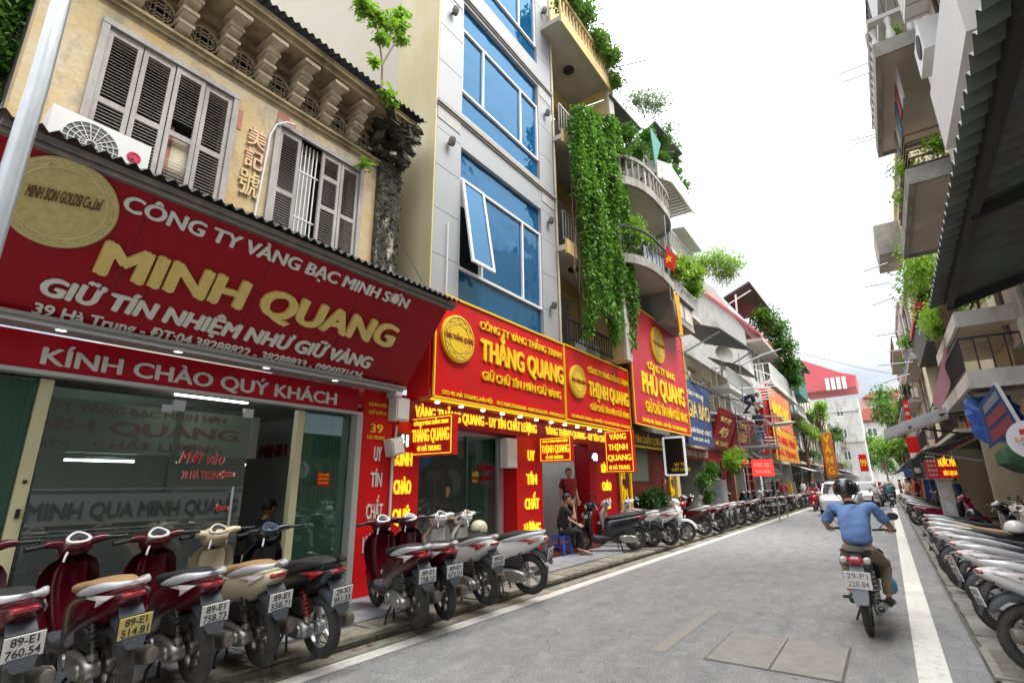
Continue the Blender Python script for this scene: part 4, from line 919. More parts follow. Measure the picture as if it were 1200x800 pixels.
def loose_helmet(label, x, y, z, m, rz=0):
    t = thing('helmet', label, 'helmet', (x,y,z), rz); mb = MB(); prof = ((0,.118,.132),(.04,.128,.142),(.09,.122,.136),(.14,.090,.10),(.165,.04,.045),(.17,.01,.012))
    mb.loft([[Vector((x+rx*math.cos(2*PI*k/20), y+ry*math.sin(2*PI*k/20), z+h)) for k in range(20)] for h, rx, ry in prof]); wobj('shell', mb, m, t, True, 70)
    wobj('visor', MB().prism([(x-.10,y-.09,z+.02),(x+.10,y-.09,z+.02),(x+.07,y-.19,z+.005),(x-.07,y-.19,z+.005)], (0,0,.01)), PLAB, t); wobj('strap', MB().tube([(x-.10,y,z+.01),(x-.13,y-.02,z-.05),(x-.10,y-.04,z-.08)], .006, 5), PLAB, t)
loose_helmet('cream helmet resting on the seat of the white scooter before the second shop', -5.25, 6.52, .93, PCREAM)
loose_helmet('dark red helmet left on the seat of a maroon scooter past the shrub', -5.30, 16.5, .93, PRED)
loose_helmet('white helmet on the long black seat in the middle of the right row', 1.35, 10.30, .90, PWHITE)
loose_helmet('black helmet on the seat at the far end of the near right row', 1.3, 14.3, .90, PBLACK)
# ================================================================== SHOPS 41, 43, 45 on the left
wp = mat('white_stone_cladding', (.34,.35,.365), .5, col2=(.30,.315,.33), scale=.8, stain=(.34,.34,.34), sscale=1.3, samt=.55, spos=(.54,.72))
yw = mat('yellow_side_wall', (.54,.47,.26), .8, col2=(.49,.43,.24), scale=.6, stain=(.60,.57,.46), sscale=1.0, samt=.6)
pw = mat('pale_side_wall', (.50,.475,.41), .85, col2=(.45,.41,.33), scale=.5, bump=.15, bscale=4, stain=(.52,.47,.36), sscale=.7, samt=.5)
FB = FR('L', -5.9)
bb = thing('blue_glass_building', 'tall narrow white building with blue glass windows and a blank cream side wall', 'building', (-7, 8, 0))
bw = [(6.66,9.66,4.92,8.16), (6.66,9.66,8.97,11.85), (6.66,9.66,12.55,15.6), (6.66,9.66,16.2,19)]
wall(FB, 'wall', bb, wp, 5.96, 10.34, 3.2, 20, bw, .3)
wobj('side_wall', MB().box(-6.35,-5.905,5.92,5.96,3.2,20), yw, bb)
wobj('side_wall', MB().box(-22,-6.351,5.93,6.05,3.2,24), pw, bb)
wobj('pale_patch', MB().box(-7.06,-6.352,5.922,5.929,3.2,20), yw, bb)
# fine joints and string courses
for z in (8.82, 12.05, 15.9): wobj('string_course', B(FB, (5.94,10.36,z-.07,z,0,.06), (5.95,10.35,z-.12,z-.07,0,.03)), mat('grey_stone_trim', (.34,.32,.30), .7, col2=(.26,.24,.22), scale=6), bb)
wobj('stone_band', B(FB, (5.965,6.62,8.42,8.7,0,.012), (9.70,10.33,8.42,8.7,0,.012), (5.965,6.62,11.6,11.93,0,.012), (9.70,10.33,11.6,11.93,0,.012)), mat('granite_band', (.30,.29,.28), .6, col2=(.42,.41,.40), scale=40), bb)
jm2 = mat('joint_grey', (.30,.30,.30), .8)  # plain grey for the cladding and tile joints
mb = MB()
for z in (5.6,6.5,7.4,8.2,9.8,10.7,11.5,12.9,13.8,14.7): FB.box(mb, 5.962, 6.65, z, z+.010, 0, .004); FB.box(mb, 9.67, 10.338, z, z+.010, 0, .004)
kind(wobj('cladding_joints', mb, jm2, bb), 'stuff')
wframe = mat('white_window_frame', (.74,.76,.78), .35)
for i, (a0,a1,h0,h1) in enumerate(bw):
    t0 = h1-.66; s0 = h0+.58 if i else h0+.62
    wobj('spandrel_glass', B(FB, (a0,a1,t0,h1,-.10,-.09)), G_BLUE, bb); wobj('spandrel_glass', B(FB, (a0,a1,h0,s0,-.10,-.09)), G_BLUE, bb)
    wf = wobj('window', B(FB, (a0,a1,t0-.05,t0,-.12,-.03),(a0,a1,s0,s0+.05,-.12,-.03),(a0,a0+.05,s0+.05,t0-.05,-.12,-.032),(a1-.05,a1,s0+.05,t0-.05,-.12,-.032),(a0+.72,a0+.77,s0+.05,t0-.05,-.12,-.034),(a1-.80,a1-.75,s0+.05,t0-.05,-.12,-.034)), wframe, bb)
    wobj('pane', B(FB, (a0+.77,a1-.80,s0+.05,t0-.05,-.09,-.08)), G_BLUE, wf); wobj('pane', B(FB, (a1-.75,a1-.05,s0+.05,t0-.05,-.09,-.08)), G_BLUE, wf)
    if i: wobj('pane', B(FB, (a0+.05,a0+.72,s0+.05,t0-.05,-.09,-.08)), G_BLUE, wf)
    else:   # top-hung casement pushed open
        c0 = FB.P(a0+.03, t0-.05, -.02); dn = Vector((.30, 0, -(t0-s0-.1))); y1 = Vector((0,.70,0)); n_ = Vector((.04,0,.01)); nd = dn.normalized()*.06
        mb = MB().prism([c0, c0+y1, c0+y1+nd, c0+nd], n_).prism([c0+dn-nd, c0+dn-nd+y1, c0+dn+y1, c0+dn], n_)
        for q in (0, .64): mb.prism([c0+Vector((0,q,0))+nd, c0+Vector((0,q+.06,0))+nd, c0+Vector((0,q+.06,0))+dn-nd, c0+Vector((0,q,0))+dn-nd], n_)
        cs = wobj('casement', mb, wframe, bb); wobj('pane', MB().prism([c0+nd+n_*.4, c0+nd+y1+n_*.4, c0+dn-nd+y1+n_*.4, c0+dn-nd+n_*.4], n_*.1), G_BLUE, cs)
    rmk = mat('dim_room', (.05,.06,.07), .8); wobj('room_back', B(FB, (a0,a1,h0,h1,-1.6,-1.5)), rmk, bb)
    cm = mat('pale_curtain', (.30,.36,.42), .9)
    mb = MB(); n = 40
    V = [FB.P(a0+1.0+(a1-a0-1.3)*k/n, z, -.30+.035*math.sin(k*1.9)) for k in range(n+1) for z in (s0, t0)]
    mb.add(V, [(2*k,2*k+2,2*k+3,2*k+1) for k in range(n)]); wobj('curtain', mb, cm, bb, True)
ltm = mat('wall_lamp_metal', (.12,.11,.10), .5)
for a, h in ((6.28,8.0),(9.98,7.95),(6.28,11.2),(9.98,11.15),(9.98,14.6),(9.98,5.7)):
    wobj('wall_lamp', MB().lathe([(.06,-.07),(.075,.0),(.06,.09)], FB.P(a,h,.10), (.3,0,1), 12).bar(FB.P(a,h,0), FB.P(a,h,.08), .02), ltm, bb, True)
wobj('wall_pipe', MB().tube([FB.P(6.3,4.9,.04), FB.P(6.3,6.3,.04)], .012, 6), M['white'], bb)
dp = tag(wobj('drain_pipes', MB().tube([FB.P(10.42,3.4,.0), FB.P(10.42,16,.0)], .035, 8).tube([FB.P(10.52,3.4,-.05), FB.P(10.52,16,-.05)], .022, 6), M['beige'], None, True), 'beige drain pipes running down between the white blue-glass building and the yellow one', 'pipe')

# --- lit red fronts of 41 and 43
def front_sign(name, label, x, a0, a1, h0, h1, m=M['red'], chamfer=0, back=XF, tilt=.0, trim=M['yellow'], th=.06):
    t = thing(name, label, 'sign', (x, (a0+a1)/2, h0)); F_ = FR('L', x)
    pts = [(a0,h0),(a1,h0),(a1,h1),(a0+chamfer,h1),(a0,h1-chamfer*.8)] if chamfer else [(a0,h0),(a1,h0),(a1,h1),(a0,h1)]
    wobj('board', MB().prism([F_.P(a,h,-th) for a, h in pts], (th,0,0)), m, t)
    mb = MB(); n = len(pts)
    for i in range(n):
        p, q = pts[i], pts[(i+1) % n]; mb.bar(F_.P(p[0],p[1],.012), F_.P(q[0],q[1],.012), .016)
    wobj('edge_trim', mb, trim, t)
    return t, F_
def medal(t, F_, a, h, r, word, relief=True):
    ym = mat('medal_yellow', (.88,.60,.03), .4, col2=(.75,.48,.02), scale=22)
    c_ = F_.P(a, h, .004); m_ = wobj('medallion', MB().lathe([(r,0),(r,.05),(r*.96,.055)], c_, F_.n, 40), ym, t)
    g_ = MB(); g_.torus(c_+F_.n*.056, F_.n, r*.90, .008, 36, 5); g_.torus(c_+F_.n*.056, F_.n, r*.62, .006, 32, 5)
    q = F_.n.to_track_quat('Z','Y')
    for i in range(22):
        an = 2*PI*i/22; e = q@Vector((math.cos(an),math.sin(an),0)); f = q@Vector((-math.sin(an),math.cos(an),0)); c2 = c_+F_.n*.056+e*r*.76
        g_.tube([c2-f*r*.08, c2+e*r*.07*(-1)**i, c2+f*r*.08], .007, 4)
    wobj('embossed_ring', g_, mat('medal_brown', (.40,.20,.02), .5), m_)
    if word: text(word, m_, F_.P(a-r*.92, h-.035*r/.4, .058), F_.right, (0,0,1), r*1.84, .085*r/.4, mat('medal_red', (.30,.04,.01), .5), off=.02, depth=.006)
s41, F41 = front_sign('shop_sign', 'red sign reading THẮNG QUANG with a round yellow medallion at its left end', -5.75, 5.93, 10.24, 3.00, 4.80, chamfer=.22)
wobj('side_return', MB().prism([Vector((-5.81,5.88,3.0)), Vector((-5.81,5.88,4.80)), Vector((XF,5.88,4.80)), Vector((XF,5.88,3.0))], (0,.035,0)), M['red'], s41)
medal(s41, F41, 6.48, 4.07, .42, 'VÀNG THẮNG QUANG')
Y_ = M['yellow']
def rows(t, F_, rws, m=Y_, letters=False):
    for s, a, h, w_, c, o in rws: text(s, t, F_.P(a,h,0), F_.right, (0,0,1), w_, c, m, off=o, depth=.03, letters=letters)
rows(s41, F41, (('CÔNG TY VÀNG THẮNG TRINH', 7.10, 4.42, 3.0, .15, .018),))
rows(s41, F41, (('THẮNG QUANG', 7.12, 3.82, 3.05, .42, .05), ('GIỮ CHỮ TÍN HƠN GIỮ VÀNG', 7.18, 3.47, 2.85, .16, .02)), letters=True)
rows(s41, F41, (('ĐC: 41 HÀ TRUNG, HÀ NỘI', 6.12, 3.06, 1.35, .07, .03), ('ĐT: 024.39285288 - 024.39232399 - 0903412777', 7.62, 3.06, 2.55, .07, .03)))
s43, F43 = front_sign('shop_sign', 'red sign reading THỊNH QUANG between two other red gold-shop signs', -5.75, 10.26, 14.02, 3.04, 4.82)
medal(s43, F43, 10.86, 4.0, .40, 'VÀNG THỊNH QUANG')
rows(s43, F43, (('CÔNG TY VÀNG THẮNG THỊNH', 11.45, 4.34, 2.5, .15, .018), ('GIỮ CHỮ TÍN HƠN GIỮ VÀNG', 11.5, 3.40, 2.4, .15, .018)))
rows(s43, F43, (('THỊNH QUANG', 11.42, 3.74, 2.5, .38, .05),), letters=True)
rows(s43, F43, (('ĐC: 43 HÀ TRUNG - HÀ NỘI * ĐT: 024.39287686 - 0912333839', 10.5, 3.12, 3.4, .07, .03),))
s45, F45 = front_sign('shop_sign', 'tall faded red sign reading PHÚ QUANG with a yellow disc on top', -5.6, 14.02, 19.2, 3.28, 7.0, m=M['pink'])
medal(s45, F45, 16.4, 6.10, .62, 'PHÚ QUANG')
rows(s45, F45, (('CÔNG TY VÀNG', 15.3, 5.10, 2.6, .24, .035), ('GIỮ CHỮ TÍN HƠN GIỮ VÀNG', 14.9, 3.72, 4.0, .32, .018), ('ĐC: 45 HÀ TRUNG - HÀ NỘI - ĐT: 024.39287788', 14.5, 3.38, 4.2, .12, .03)))
rows(s45, F45, (('PHÚ QUANG', 14.7, 4.28, 4.1, .66, .05),), letters=True)

sh = thing('gold_shops', 'pair of red fronted gold shops with lit yellow letters and two glass doorways', 'building', (-7, 9, 0))
YG = M['yelglow']
wobj('fascia', B(FL, (5.62,10.0,2.62,3.05,-.3,.03)), M['dred'], sh); wobj('fascia', B(FL, (10.0,14.4,2.62,3.05,-.3,.028)), M['dred'], sh)
text('VÀNG THẮNG QUANG - UY TÍN CHẤT LƯỢNG', sh, FL.P(6.05,2.72,.03), (0,1,0), (0,0,1), 3.75, .19, YG, off=.026, depth=.02, letters=True)
text('VÀNG THỊNH QUANG - UY TÍN CHẤT LƯỢNG', sh, FL.P(10.2,2.74,.03), (0,1,0), (0,0,1), 4.0, .17, YG, off=.026, depth=.02, letters=True)
wobj('neon_strip', MB().bar((-5.80,5.95,2.965),(-5.80,14.0,3.0), .016), YG, sh)
wobj('soffit', MB().box(XF+.04,-5.82,5.93,14.0,2.985,2.999), M['dred'], sh)
downlights(sh, -6.0, 2.985, [6.3+.62*i for i in range(13)], (lambda: (lambda m_: (m_.materials.append(M['lamp']), m_)[1])(MB().lathe([(.045,-.013),(.035,-.03),(.01,-.036)], (0,0,0), (0,0,1), 12).mesh('bulb', True)))())
# pillars
wobj('red_pillar', B(FL, (5.62,6.20,.12,2.62,-.5,.03)), M['red'], sh)
wobj('red_pillar', B(FL, (9.02,10.02,.30,2.62,-.8,.032)), M['red'], sh); wobj('plinth', B(FL, (8.98,10.05,.12,.30,-.8,.05)), mat('maroon_stone', (.16,.03,.03), .4, col2=(.10,.02,.02), scale=20), sh)
wobj('red_pillar', B(FL, (12.35,14.0,.30,2.62,-.8,.02)), M['dred'], sh)
def stack(words, a, w_, h1, dh, cap, m=YG, F_=FL, t=sh, d=.034):
    for i, s in enumerate(words): ww = min(w_, cap*.62*len(s)); text(s, t, F_.P(a+(w_-ww)/2, h1-i*dh, d), F_.right, (0,0,1), ww, cap, m, off=.036, depth=.02)
stack(('KÍNH','CHÀO','QUÝ','KHÁCH'), 5.66, .36, 1.92, .43, .21)
stack(('UY','TÍN','CHẤT','LƯỢNG'), 9.25, .62, 2.12, .50, .22)
stack(('KÍNH','CHÀO','QUÝ','KHÁCH'), 13.0, .55, 1.92, .47, .22)
hp = wobj('number_plate', B(FL, (5.64,5.94,2.20,2.44,.034,.05)), M['blackmetal'], sh); text('41', hp, FL.P(5.69,2.22,.05), (0,1,0), (0,0,1), .22, .19, M['creamglow'], off=.04)
h3 = wobj('number_plate', B(FL, (12.42,12.85,2.20,2.44,.022,.04)), M['blackmetal'], sh); text('43', h3, FL.P(12.48,2.22,.04), (0,1,0), (0,0,1), .3, .19, mat('led_violet', (.75,.7,1), .4, emit=1), off=.04)
# doorway glass of 41
wobj('shop_window', B(FL, (6.22,7.25,.45,2.6,-.33,-.32)), G_SHOP, sh); wobj('shop_window', B(FL, (7.9,8.85,.35,2.6,-.36,-.35)), gg, sh); wobj('glass_door', B(FL, (7.0,7.95,.35,2.55,-.42,-.41)), G_SHOP, sh)
wobj('door_rail', B(FL, (6.2,9.0,2.56,2.62,-.40,-.30),(6.2,9.0,.30,.36,-.40,-.30),(8.84,9.0,.36,2.56,-.4,-.30)), M['aluminium'], sh)
wobj('step', B(FL, (6.2,9.0,.09,.22,-.6,.0),(6.2,9.0,.22,.31,-.6,-.2)), mat('maroon_stone', (.16,.03,.03), .4), sh)
gs = wobj('glass_notice', B(FL, (8.35,8.7,1.62,2.05,-.345,-.342)), glass_mat('notice_film', (.6,.6,.6), 0, (.3,.3,.3), .3), sh)
text('THẮNG QUANG', gs, FL.P(8.18,1.9,-.34), (0,1,0), (0,0,1), .55, .1, M['dred'], off=.03); text('41 HÀ TRUNG', gs, FL.P(8.25,1.7,-.34), (0,1,0), (0,0,1), .45, .09, M['dred'], off=.03)
rmb = mat('shop_room_wall', (.34,.36,.35), .7)
wobj('room', MB().box(-10.6,-10.5,6.2,9.1,.1,3).box(-10.5,-6.9,9.03,9.08,.3,3).box(-10.5,-6.8,6.15,6.2,.1,3), rmb, sh)
wobj('room_floor', MB().box(-10.5,-6.6,6.2,9.1,.2,.25).box(-10.5,-6.4,10.0,12.4,.27,.30), rf, sh); wobj('room_ceiling', MB().box(-10.5,-6.33,6.2,12.4,2.9,2.95), rmb, sh); wobj('strip_lamp', MB().box(-7.6,-7.55,7.2,8.6,2.8,2.84), M['tube'], sh); wobj('strip_lamp', MB().box(-8.0,-7.0,11.2,11.25,2.8,2.84), M['tube'], sh)
wobj('strip_lamp', MB().box(-8.6,-8.55,7.2,8.2,2.66,2.69), M['tube'], sh)
wobj('shelf', MB().box(-10.4,-10.0,6.4,8.9,.25,1.7), mat('display_shelf', (.22,.20,.17), .6, col2=(.35,.30,.18), scale=5), sh); wobj('wall_picture', MB().box(-10.48,-10.44,7.0,8.0,1.7,2.2), PBLUE, sh)
c2 = thing('shop_counter', 'long dark counter inside the shop at number 41', 'counter', (-8, 7.6, .25)); wobj('counter_body', MB().box(-8.6,-8.1,6.5,8.6,.25,1.15), mat('counter_wood', (.09,.06,.045), .4), c2)
wobj('counter_top', MB().box(-8.62,-8.08,6.48,8.62,1.15,1.19), M['white'], c2)
# doorway of 43
wobj('side_panel', MB().box(-8.4,-6.7,12.3,12.34,.3,2.6), M['white'], sh); wobj('room_back', MB().box(-10.4,-10.3,10,12.4,.3,2.9), mat('blue_grey_room', (.20,.24,.27), .6), sh)
wobj('inner_cabinet', MB().box(-9.3,-8.7,10.6,11.6,.3,1.9), mat('glass_cabinet', (.10,.14,.17), .2), sh); wobj('inner_poster', MB().box(-8.69,-8.68,10.7,11.5,1.5,2.2), mat('poster_mix', (.25,.12,.10), .5, col2=(.15,.25,.35), scale=4), sh)
wobj('step', B(FL, (10.05,12.4,.09,.20,-.7,.22),(10.05,12.4,.20,.31,-.7,-.02)), mat('maroon_stone', (.16,.03,.03), .4), sh)
ex = thing('air_curtain', 'white box unit mounted on the wall left of the THỊNH QUANG pillar', 'wall unit', FL.P(8.75,1.95,-.1)); meter(FL, ex, 8.82, 2.25, .36, .60, -.12)
# projecting double-sided signs that face the walker
def blade(label, a, x0, x1, h0, h1, lines, m=M['red'], tm=YG, th=.12):
    t = thing('projecting_sign', label, 'sign', ((x0+x1)/2, a, h0), group='red blade signs sticking out between the shops'); F_ = FR('S', a)
    wobj('box', MB().box(x0,x1,a,a+th,h0,h1), m, t); mb = MB(); c = [(x0+.03,h0+.03),(x1-.03,h0+.03),(x1-.03,h1-.03),(x0+.03,h1-.03)]
    for i in range(4): mb.bar(F_.P(*c[i],.003), F_.P(*c[(i+1)%4],.003), .007)
    wobj('edge_trim', mb, tm, t)
    for s, fx, fh, fw, fc in lines: text(s, t, F_.P(x0+(x1-x0)*fx, h0+(h1-h0)*fh, 0), (1,0,0), (0,0,1), (x1-x0)*fw, (h1-h0)*fc, tm, off=.04, depth=.012)
    return t
def onY(px, py, y): return GY(px, py, y)
p, q = onY(481,492,6.02), onY(530,532,6.02)
blade('red blade sign reading THẮNG QUANG above the first maroon scooters', 6.02, p.x, q.x, q.z, p.z+.03, (('CÔNG TY VÀNG THẮNG TRINH',.1,.78,.8,.10),('THẮNG QUANG',.07,.36,.86,.32),('41 HÀ TRUNG',.2,.12,.55,.13)))
p, q = onY(632,513,9.8), onY(670,540,9.8)
blade('red blade sign reading THỊNH QUANG above the seated man', 9.8, p.x, q.x, q.z, p.z, (('CÔNG TY VÀNG THẮNG THỊNH',.1,.78,.8,.10),('THỊNH QUANG',.07,.36,.86,.32),('43 HÀ TRUNG',.2,.12,.55,.13)))
p, q = onY(708,505,12.7), onY(744,553,12.7)
blade('tall red blade sign reading VÀNG THỊNH QUANG 43 in four lines', 12.7, p.x, q.x, q.z, p.z, (('VÀNG',.18,.78,.6,.14),('THỊNH',.12,.53,.7,.14),('QUANG',.08,.28,.84,.14),('43 HÀ TRUNG',.1,.07,.75,.10)))
# PHU shop ground floor: dark fascia with yellow frame, shrub, black light box
s5 = thing('gold_shop', 'narrow dark gold-trimmed shop front below the tall PHÚ QUANG sign', 'building', (-7, 16.5, 0))
wobj('fascia', B(FL, (14.05,18.9,2.75,3.28,-.3,.10)), mat('dark_brown_board', (.06,.035,.02), .5), s5)
text('45 - UY TÍN CHẤT LƯỢNG', s5, FL.P(14.3,2.86,.10), (0,1,0), (0,0,1), 3.6, .22, Y_, off=.04)
mb = MB()
for a in (14.05,14.75,18.2,18.9): mb.bar(FL.P(a,.12,.12), FL.P(a,3.28,.12), .03)
mb.bar(FL.P(14.05,2.75,.13), FL.P(18.9,2.75,.13), .03); wobj('yellow_frame', mb, Y_, s5)
stack(('UY','TÍN','VÀNG'), 14.15, .5, 1.75, .55, .30, Y_, t=s5); stack(('UY','TÍN'), 18.3, .5, 1.75, .55, .30, Y_, t=s5)
wobj('back_wall', B(FL, (14.0,19.0,.12,2.75,-.35,-.05)), mat('dark_red_panel', (.10,.008,.008), .5), s5); wobj('shutter_panel', B(FL, (15.2,16.6,1.7,2.75,-.04,-.02)), mat('olive_shutter', (.09,.10,.07), .6), s5)
bl = thing('light_box', 'black menu light box with a white lit border hanging beside the shrub', 'sign', onY(790,530,17.3))
p, q = onY(777,513,17.0), onY(805,556,17.0); Fb = FR('S', 17.0)
wobj('panel', MB().box(p.x,q.x,17,17.12,q.z,p.z), mat('black_panel', (.006,.006,.008), .3), bl)
mb = MB(); c = [(p.x,q.z),(q.x,q.z),(q.x,p.z),(p.x,p.z)]
for i in range(4): mb.bar(Fb.P(*c[i],.01), Fb.P(*c[(i+1)%4],.01), .028)
wobj('lit_border', mb, mat('border_white', (.7,.72,.74), .4, emit=.12), bl)
text('UY TÍN', bl, Fb.P(p.x+.3,q.z+.28), (1,0,0), (0,0,1), .4, .10, M['yellow'], off=.02); text('CHẤT LƯỢNG', bl, Fb.P(p.x+.2,q.z+.12), (1,0,0), (0,0,1), .6, .10, M['yellow'], off=.02)
LG = leaf_mat('leaf_mid', (.035,.10,.012), (.10,.24,.025)); LD = leaf_mat('leaf_dark', (.015,.05,.010), (.05,.13,.02)); LY = leaf_mat('leaf_lime', (.12,.28,.02), (.30,.46,.05)); LV = leaf_mat('leaf_vine', (.045,.135,.012), (.17,.36,.045), 2.6)
shb = thing('potted_shrub', 'dense round dark green shrub in front of the gold-trimmed shop', 'shrub', (-5.9, 15.6, .12))
leaf_obj('foliage', leaf_cloud(blob_points(6500, [(-5.95,15.4,1.15,.42),(-5.9,16.1,1.2,.45),(-6.0,16.7,1.05,.40),(-5.95,15.9,.8,.5)], random.Random(4), .35), .085, rng=random.Random(4)), LD, shb)
wobj('pot', MB().lathe([(.20,0),(.28,.42),(.30,.45),(.26,.45),(.24,.40)], (-5.95,15.9,.12), n=20), M['brick'], shb, True)
wobj('stem', MB().tube([(-5.95,15.9,.4),(-5.95,15.9,.9)], .04, 7), M['brown'], shb)
# ================================================================== THE REST OF THE LEFT ROW
def railing(fr, parent, a0, a1, h0, h1, d, m, step=.14, r=.010, ends=None, name='railing'):
    mb = MB(); mb.bar(fr.P(a0,h1,d), fr.P(a1,h1,d), .022); mb.bar(fr.P(a0,h0+.06,d), fr.P(a1,h0+.06,d), .014)
    n = max(2, int((a1-a0)/step))
    for i in range(n+1): a = a0+(a1-a0)*i/n; mb.bar(fr.P(a,h0,d), fr.P(a,h1,d), r)
    if ends is not None:
        for a in (a0, a1):
            mb.bar(fr.P(a,h1,ends), fr.P(a,h1,d), .02)
            k = max(2, int(abs(d-ends)/step))
            for i in range(k): q = ends+(d-ends)*i/k; mb.bar(fr.P(a,h0,q), fr.P(a,h1,q), r)
    return wobj(name, mb, m, parent)
def plant(label, blobs, n, size, m, cat='plant', name='plant', stems=(), stem_r=.02, group=None, seed=1, shell=.3, pot=None):
    c = Vector(blobs[0][:3]); t = thing(name, label, cat, (c.x, c.y, c.z-blobs[0][3]), 0, group)
    leaf_obj('foliage', leaf_cloud(blob_points(n, blobs, random.Random(seed), shell), size, rng=random.Random(seed)), m, t)
    for s in stems: wobj('stem', MB().tube(s, [stem_r*(1-.5*i/max(1,len(s)-1)) for i in range(len(s))], 6), M['brown'], t, True)
    if pot: wobj('pot', MB().lathe([(pot*.7,0),(pot,pot*1.4),(pot*.85,pot*1.4),(pot*.8,pot*1.2)], (c.x,c.y,c.z-blobs[0][3]-pot*1.2), n=12), M['brick'], t, True)
    return t
yb = mat('ochre_plaster', (.58,.42,.16), .8, col2=(.52,.38,.15), scale=1.4, stain=(.42,.37,.26), sscale=1.2, samt=.6)
gc = mat('grey_concrete', (.36,.345,.32), .85, col2=(.24,.23,.21), scale=2.2, bump=.3, stain=(.10,.10,.09), sscale=1.5, samt=.6)
sof = mat('soffit_plaster', (.50,.46,.40), .85, col2=(.42,.39,.34), scale=1.2, stain=(.3,.27,.22), sscale=1.2)
ww = mat('white_render', (.60,.595,.57), .8, col2=(.53,.52,.50), scale=.7, stain=(.24,.23,.20), sscale=.9, samt=.75, spos=(.50,.68))
cw = mat('cream_render', (.68,.62,.46), .8, col2=(.62,.55,.38), scale=.8, stain=(.40,.36,.27), sscale=.9, samt=.6)
gw = mat('pale_green_render', (.42,.52,.44), .8, col2=(.50,.56,.48), scale=.9, stain=(.3,.32,.28), sscale=1, samt=.5)
pk = mat('pink_render', (.62,.42,.40), .8, col2=(.56,.38,.36), scale=1); rt = mat('red_roof', (.52,.10,.11), .6, col2=(.44,.08,.09), scale=2)
grn = mat('green_netting', (.03,.13,.10), .7, col2=(.05,.18,.14), scale=3); awn = mat('awning_dark', (.05,.055,.055), .7, col2=(.08,.085,.085), scale=3); awg = mat('awning_green', (.03,.10,.085), .7, col2=(.05,.14,.12), scale=3)
awb = mat('awning_blue', (.03,.08,.22), .6); aww = mat('awning_white', (.60,.60,.58), .7); rust = mat('rusty_iron', (.16,.075,.045), .8, col2=(.09,.05,.035), scale=8)
G_GREEN = glass_mat('sea_glass', (.35,.5,.5), .10, (.08,.14,.14), .6)
# --- yellow balcony house with the hanging creeper
yh = thing('yellow_balcony_house', 'narrow ochre house with deep balconies and a curtain of creeper hanging down its front', 'building', (-7, 12, 0))
FY = FR('L', -6.7)
wall(FY, 'wall', yh, yb, 10.36, 13.3, 3.2, 18, [(10.6,12.9,4.8,6.9),(10.6,12.9,8.0,10.2),(10.6,12.9,11.2,13.2),(10.6,12.9,14.6,16.6)], .3)
wobj('side_fin', MB().box(-6.69,-5.36,13.0,13.35,4.9,16.2), yb, yh); wobj('corner_pier', MB().box(-5.36,-5.28,12.98,13.37,4.9,16.3), sof, yh)
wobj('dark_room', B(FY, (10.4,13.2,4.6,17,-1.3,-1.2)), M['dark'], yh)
for z, d in ((7.3,1.05),(10.55,1.05),(13.9,1.42)):
    wobj('balcony_slab', B(FY, (9.9 if z > 13 else 10.37,12.99 if z < 13 else 13.1,z,z+.14,.002,d)), sof, yh)
    wobj('slab_edge', B(FY, (9.88 if z > 13 else 10.38,13.12 if z > 13 else 12.98,z-.10,z+.28,d,d+.06)), yb, yh)
railing(FY, yh, 10.4, 12.98, 7.6, 8.4, 1.0, M['steel']); railing(FY, yh, 10.4, 12.98, 10.85, 11.7, 1.0, M['steel']); railing(FY, yh, 10.4, 13.9, 4.95, 5.5, 1.0, M['blackmetal'])
rl_ = MB()
for i in range(17): a = 9.95+i*.19; rl_.lathe([(.04,0),(.06,.12),(.03,.3),(.05,.5),(.04,.55)], FY.P(a,14.18,1.42), n=8)
for i in range(6): rl_.lathe([(.04,0),(.06,.12),(.03,.3),(.05,.5),(.04,.55)], FY.P(13.05,14.18,.1+i*.22), n=8)
wobj('baluster_row', rl_, yb, yh, True); wobj('handrail', B(FY, (9.88,13.14,14.73,14.83,1.34,1.5),(13.0,13.14,14.73,14.83,.0,1.339)), yb, yh)
wobj('ceiling_lamp', MB().lathe([(.17,0),(.15,-.08),(.05,-.11)], FY.P(11.6,13.9,.75), n=16), M['blackmetal'], yh, True)
wobj('ceiling_lamp', MB().lathe([(.15,0),(.13,-.07),(.05,-.1)], FY.P(11.6,7.3,.6), n=16), M['blackmetal'], yh, True)
aca = thing('air_conditioner', 'air conditioner on the dark balcony right above the THỊNH QUANG sign', 'air conditioner', (-6,12,4.7)); ac_unit(aca, FR('L',-6.0), 11.9, 12.8, 4.85, 5.35, -.3, 0)
pol = tag(wobj('clothes_pole', MB().tube([GX(682,127,-5.6), GX(707,118,-5.2)], .022, 8), M['steel'], None), 'short metal clothes pole sticking out at the top of the creeper', 'pole')
pol = tag(wobj('clothes_pole', MB().tube([GX(718,80,-5.2), GX(760,70,-4.2)], .022, 8), M['steel'], None), 'thin metal pole sticking out against the sky beside the top balcony plants', 'pole')
# creeper
rr = random.Random(21); P = []; D = []
def inside(a, h):
    t = (a-10.45)/(13.75-10.45)
    if t < 0 or t > 1: return False
    top = 11.5+1.55*min(1, t/.92)-.25*max(0, t-.8)*5
    if t < .30: bot = 7.9-.8*math.sin(a*7)-.3*math.sin(a*19)-(2.1 if .14 < t < .24 else 0)
    else: bot = 5.55+.35*math.sin(a*6)+.15*math.sin(a*17)+max(0,.45-t)*1.5
    return bot < h < top
while len(P) < 24000:
    a = rr.uniform(10.4, 13.8); h = rr.uniform(5, 13.3)
    if inside(a, h):
        bulge = .07*math.sin(a*3.1+h*.5)+.06*math.sin(h*2.3+a*1.7)+.05*math.sin(a*9)
        if rr.random() < .18+.25*math.sin(a*11+math.sin(h*2)*2)**2*(.3 if math.sin(h*3.7+a*2) > .5 else 0): pass
        P.append((-5.30+bulge+rr.uniform(-.16,.10), a, h))
cv = thing('creeper', 'bright green curtain of creeper hanging down the front of the ochre house', 'creeper', (-5.35, 12, 5.4))
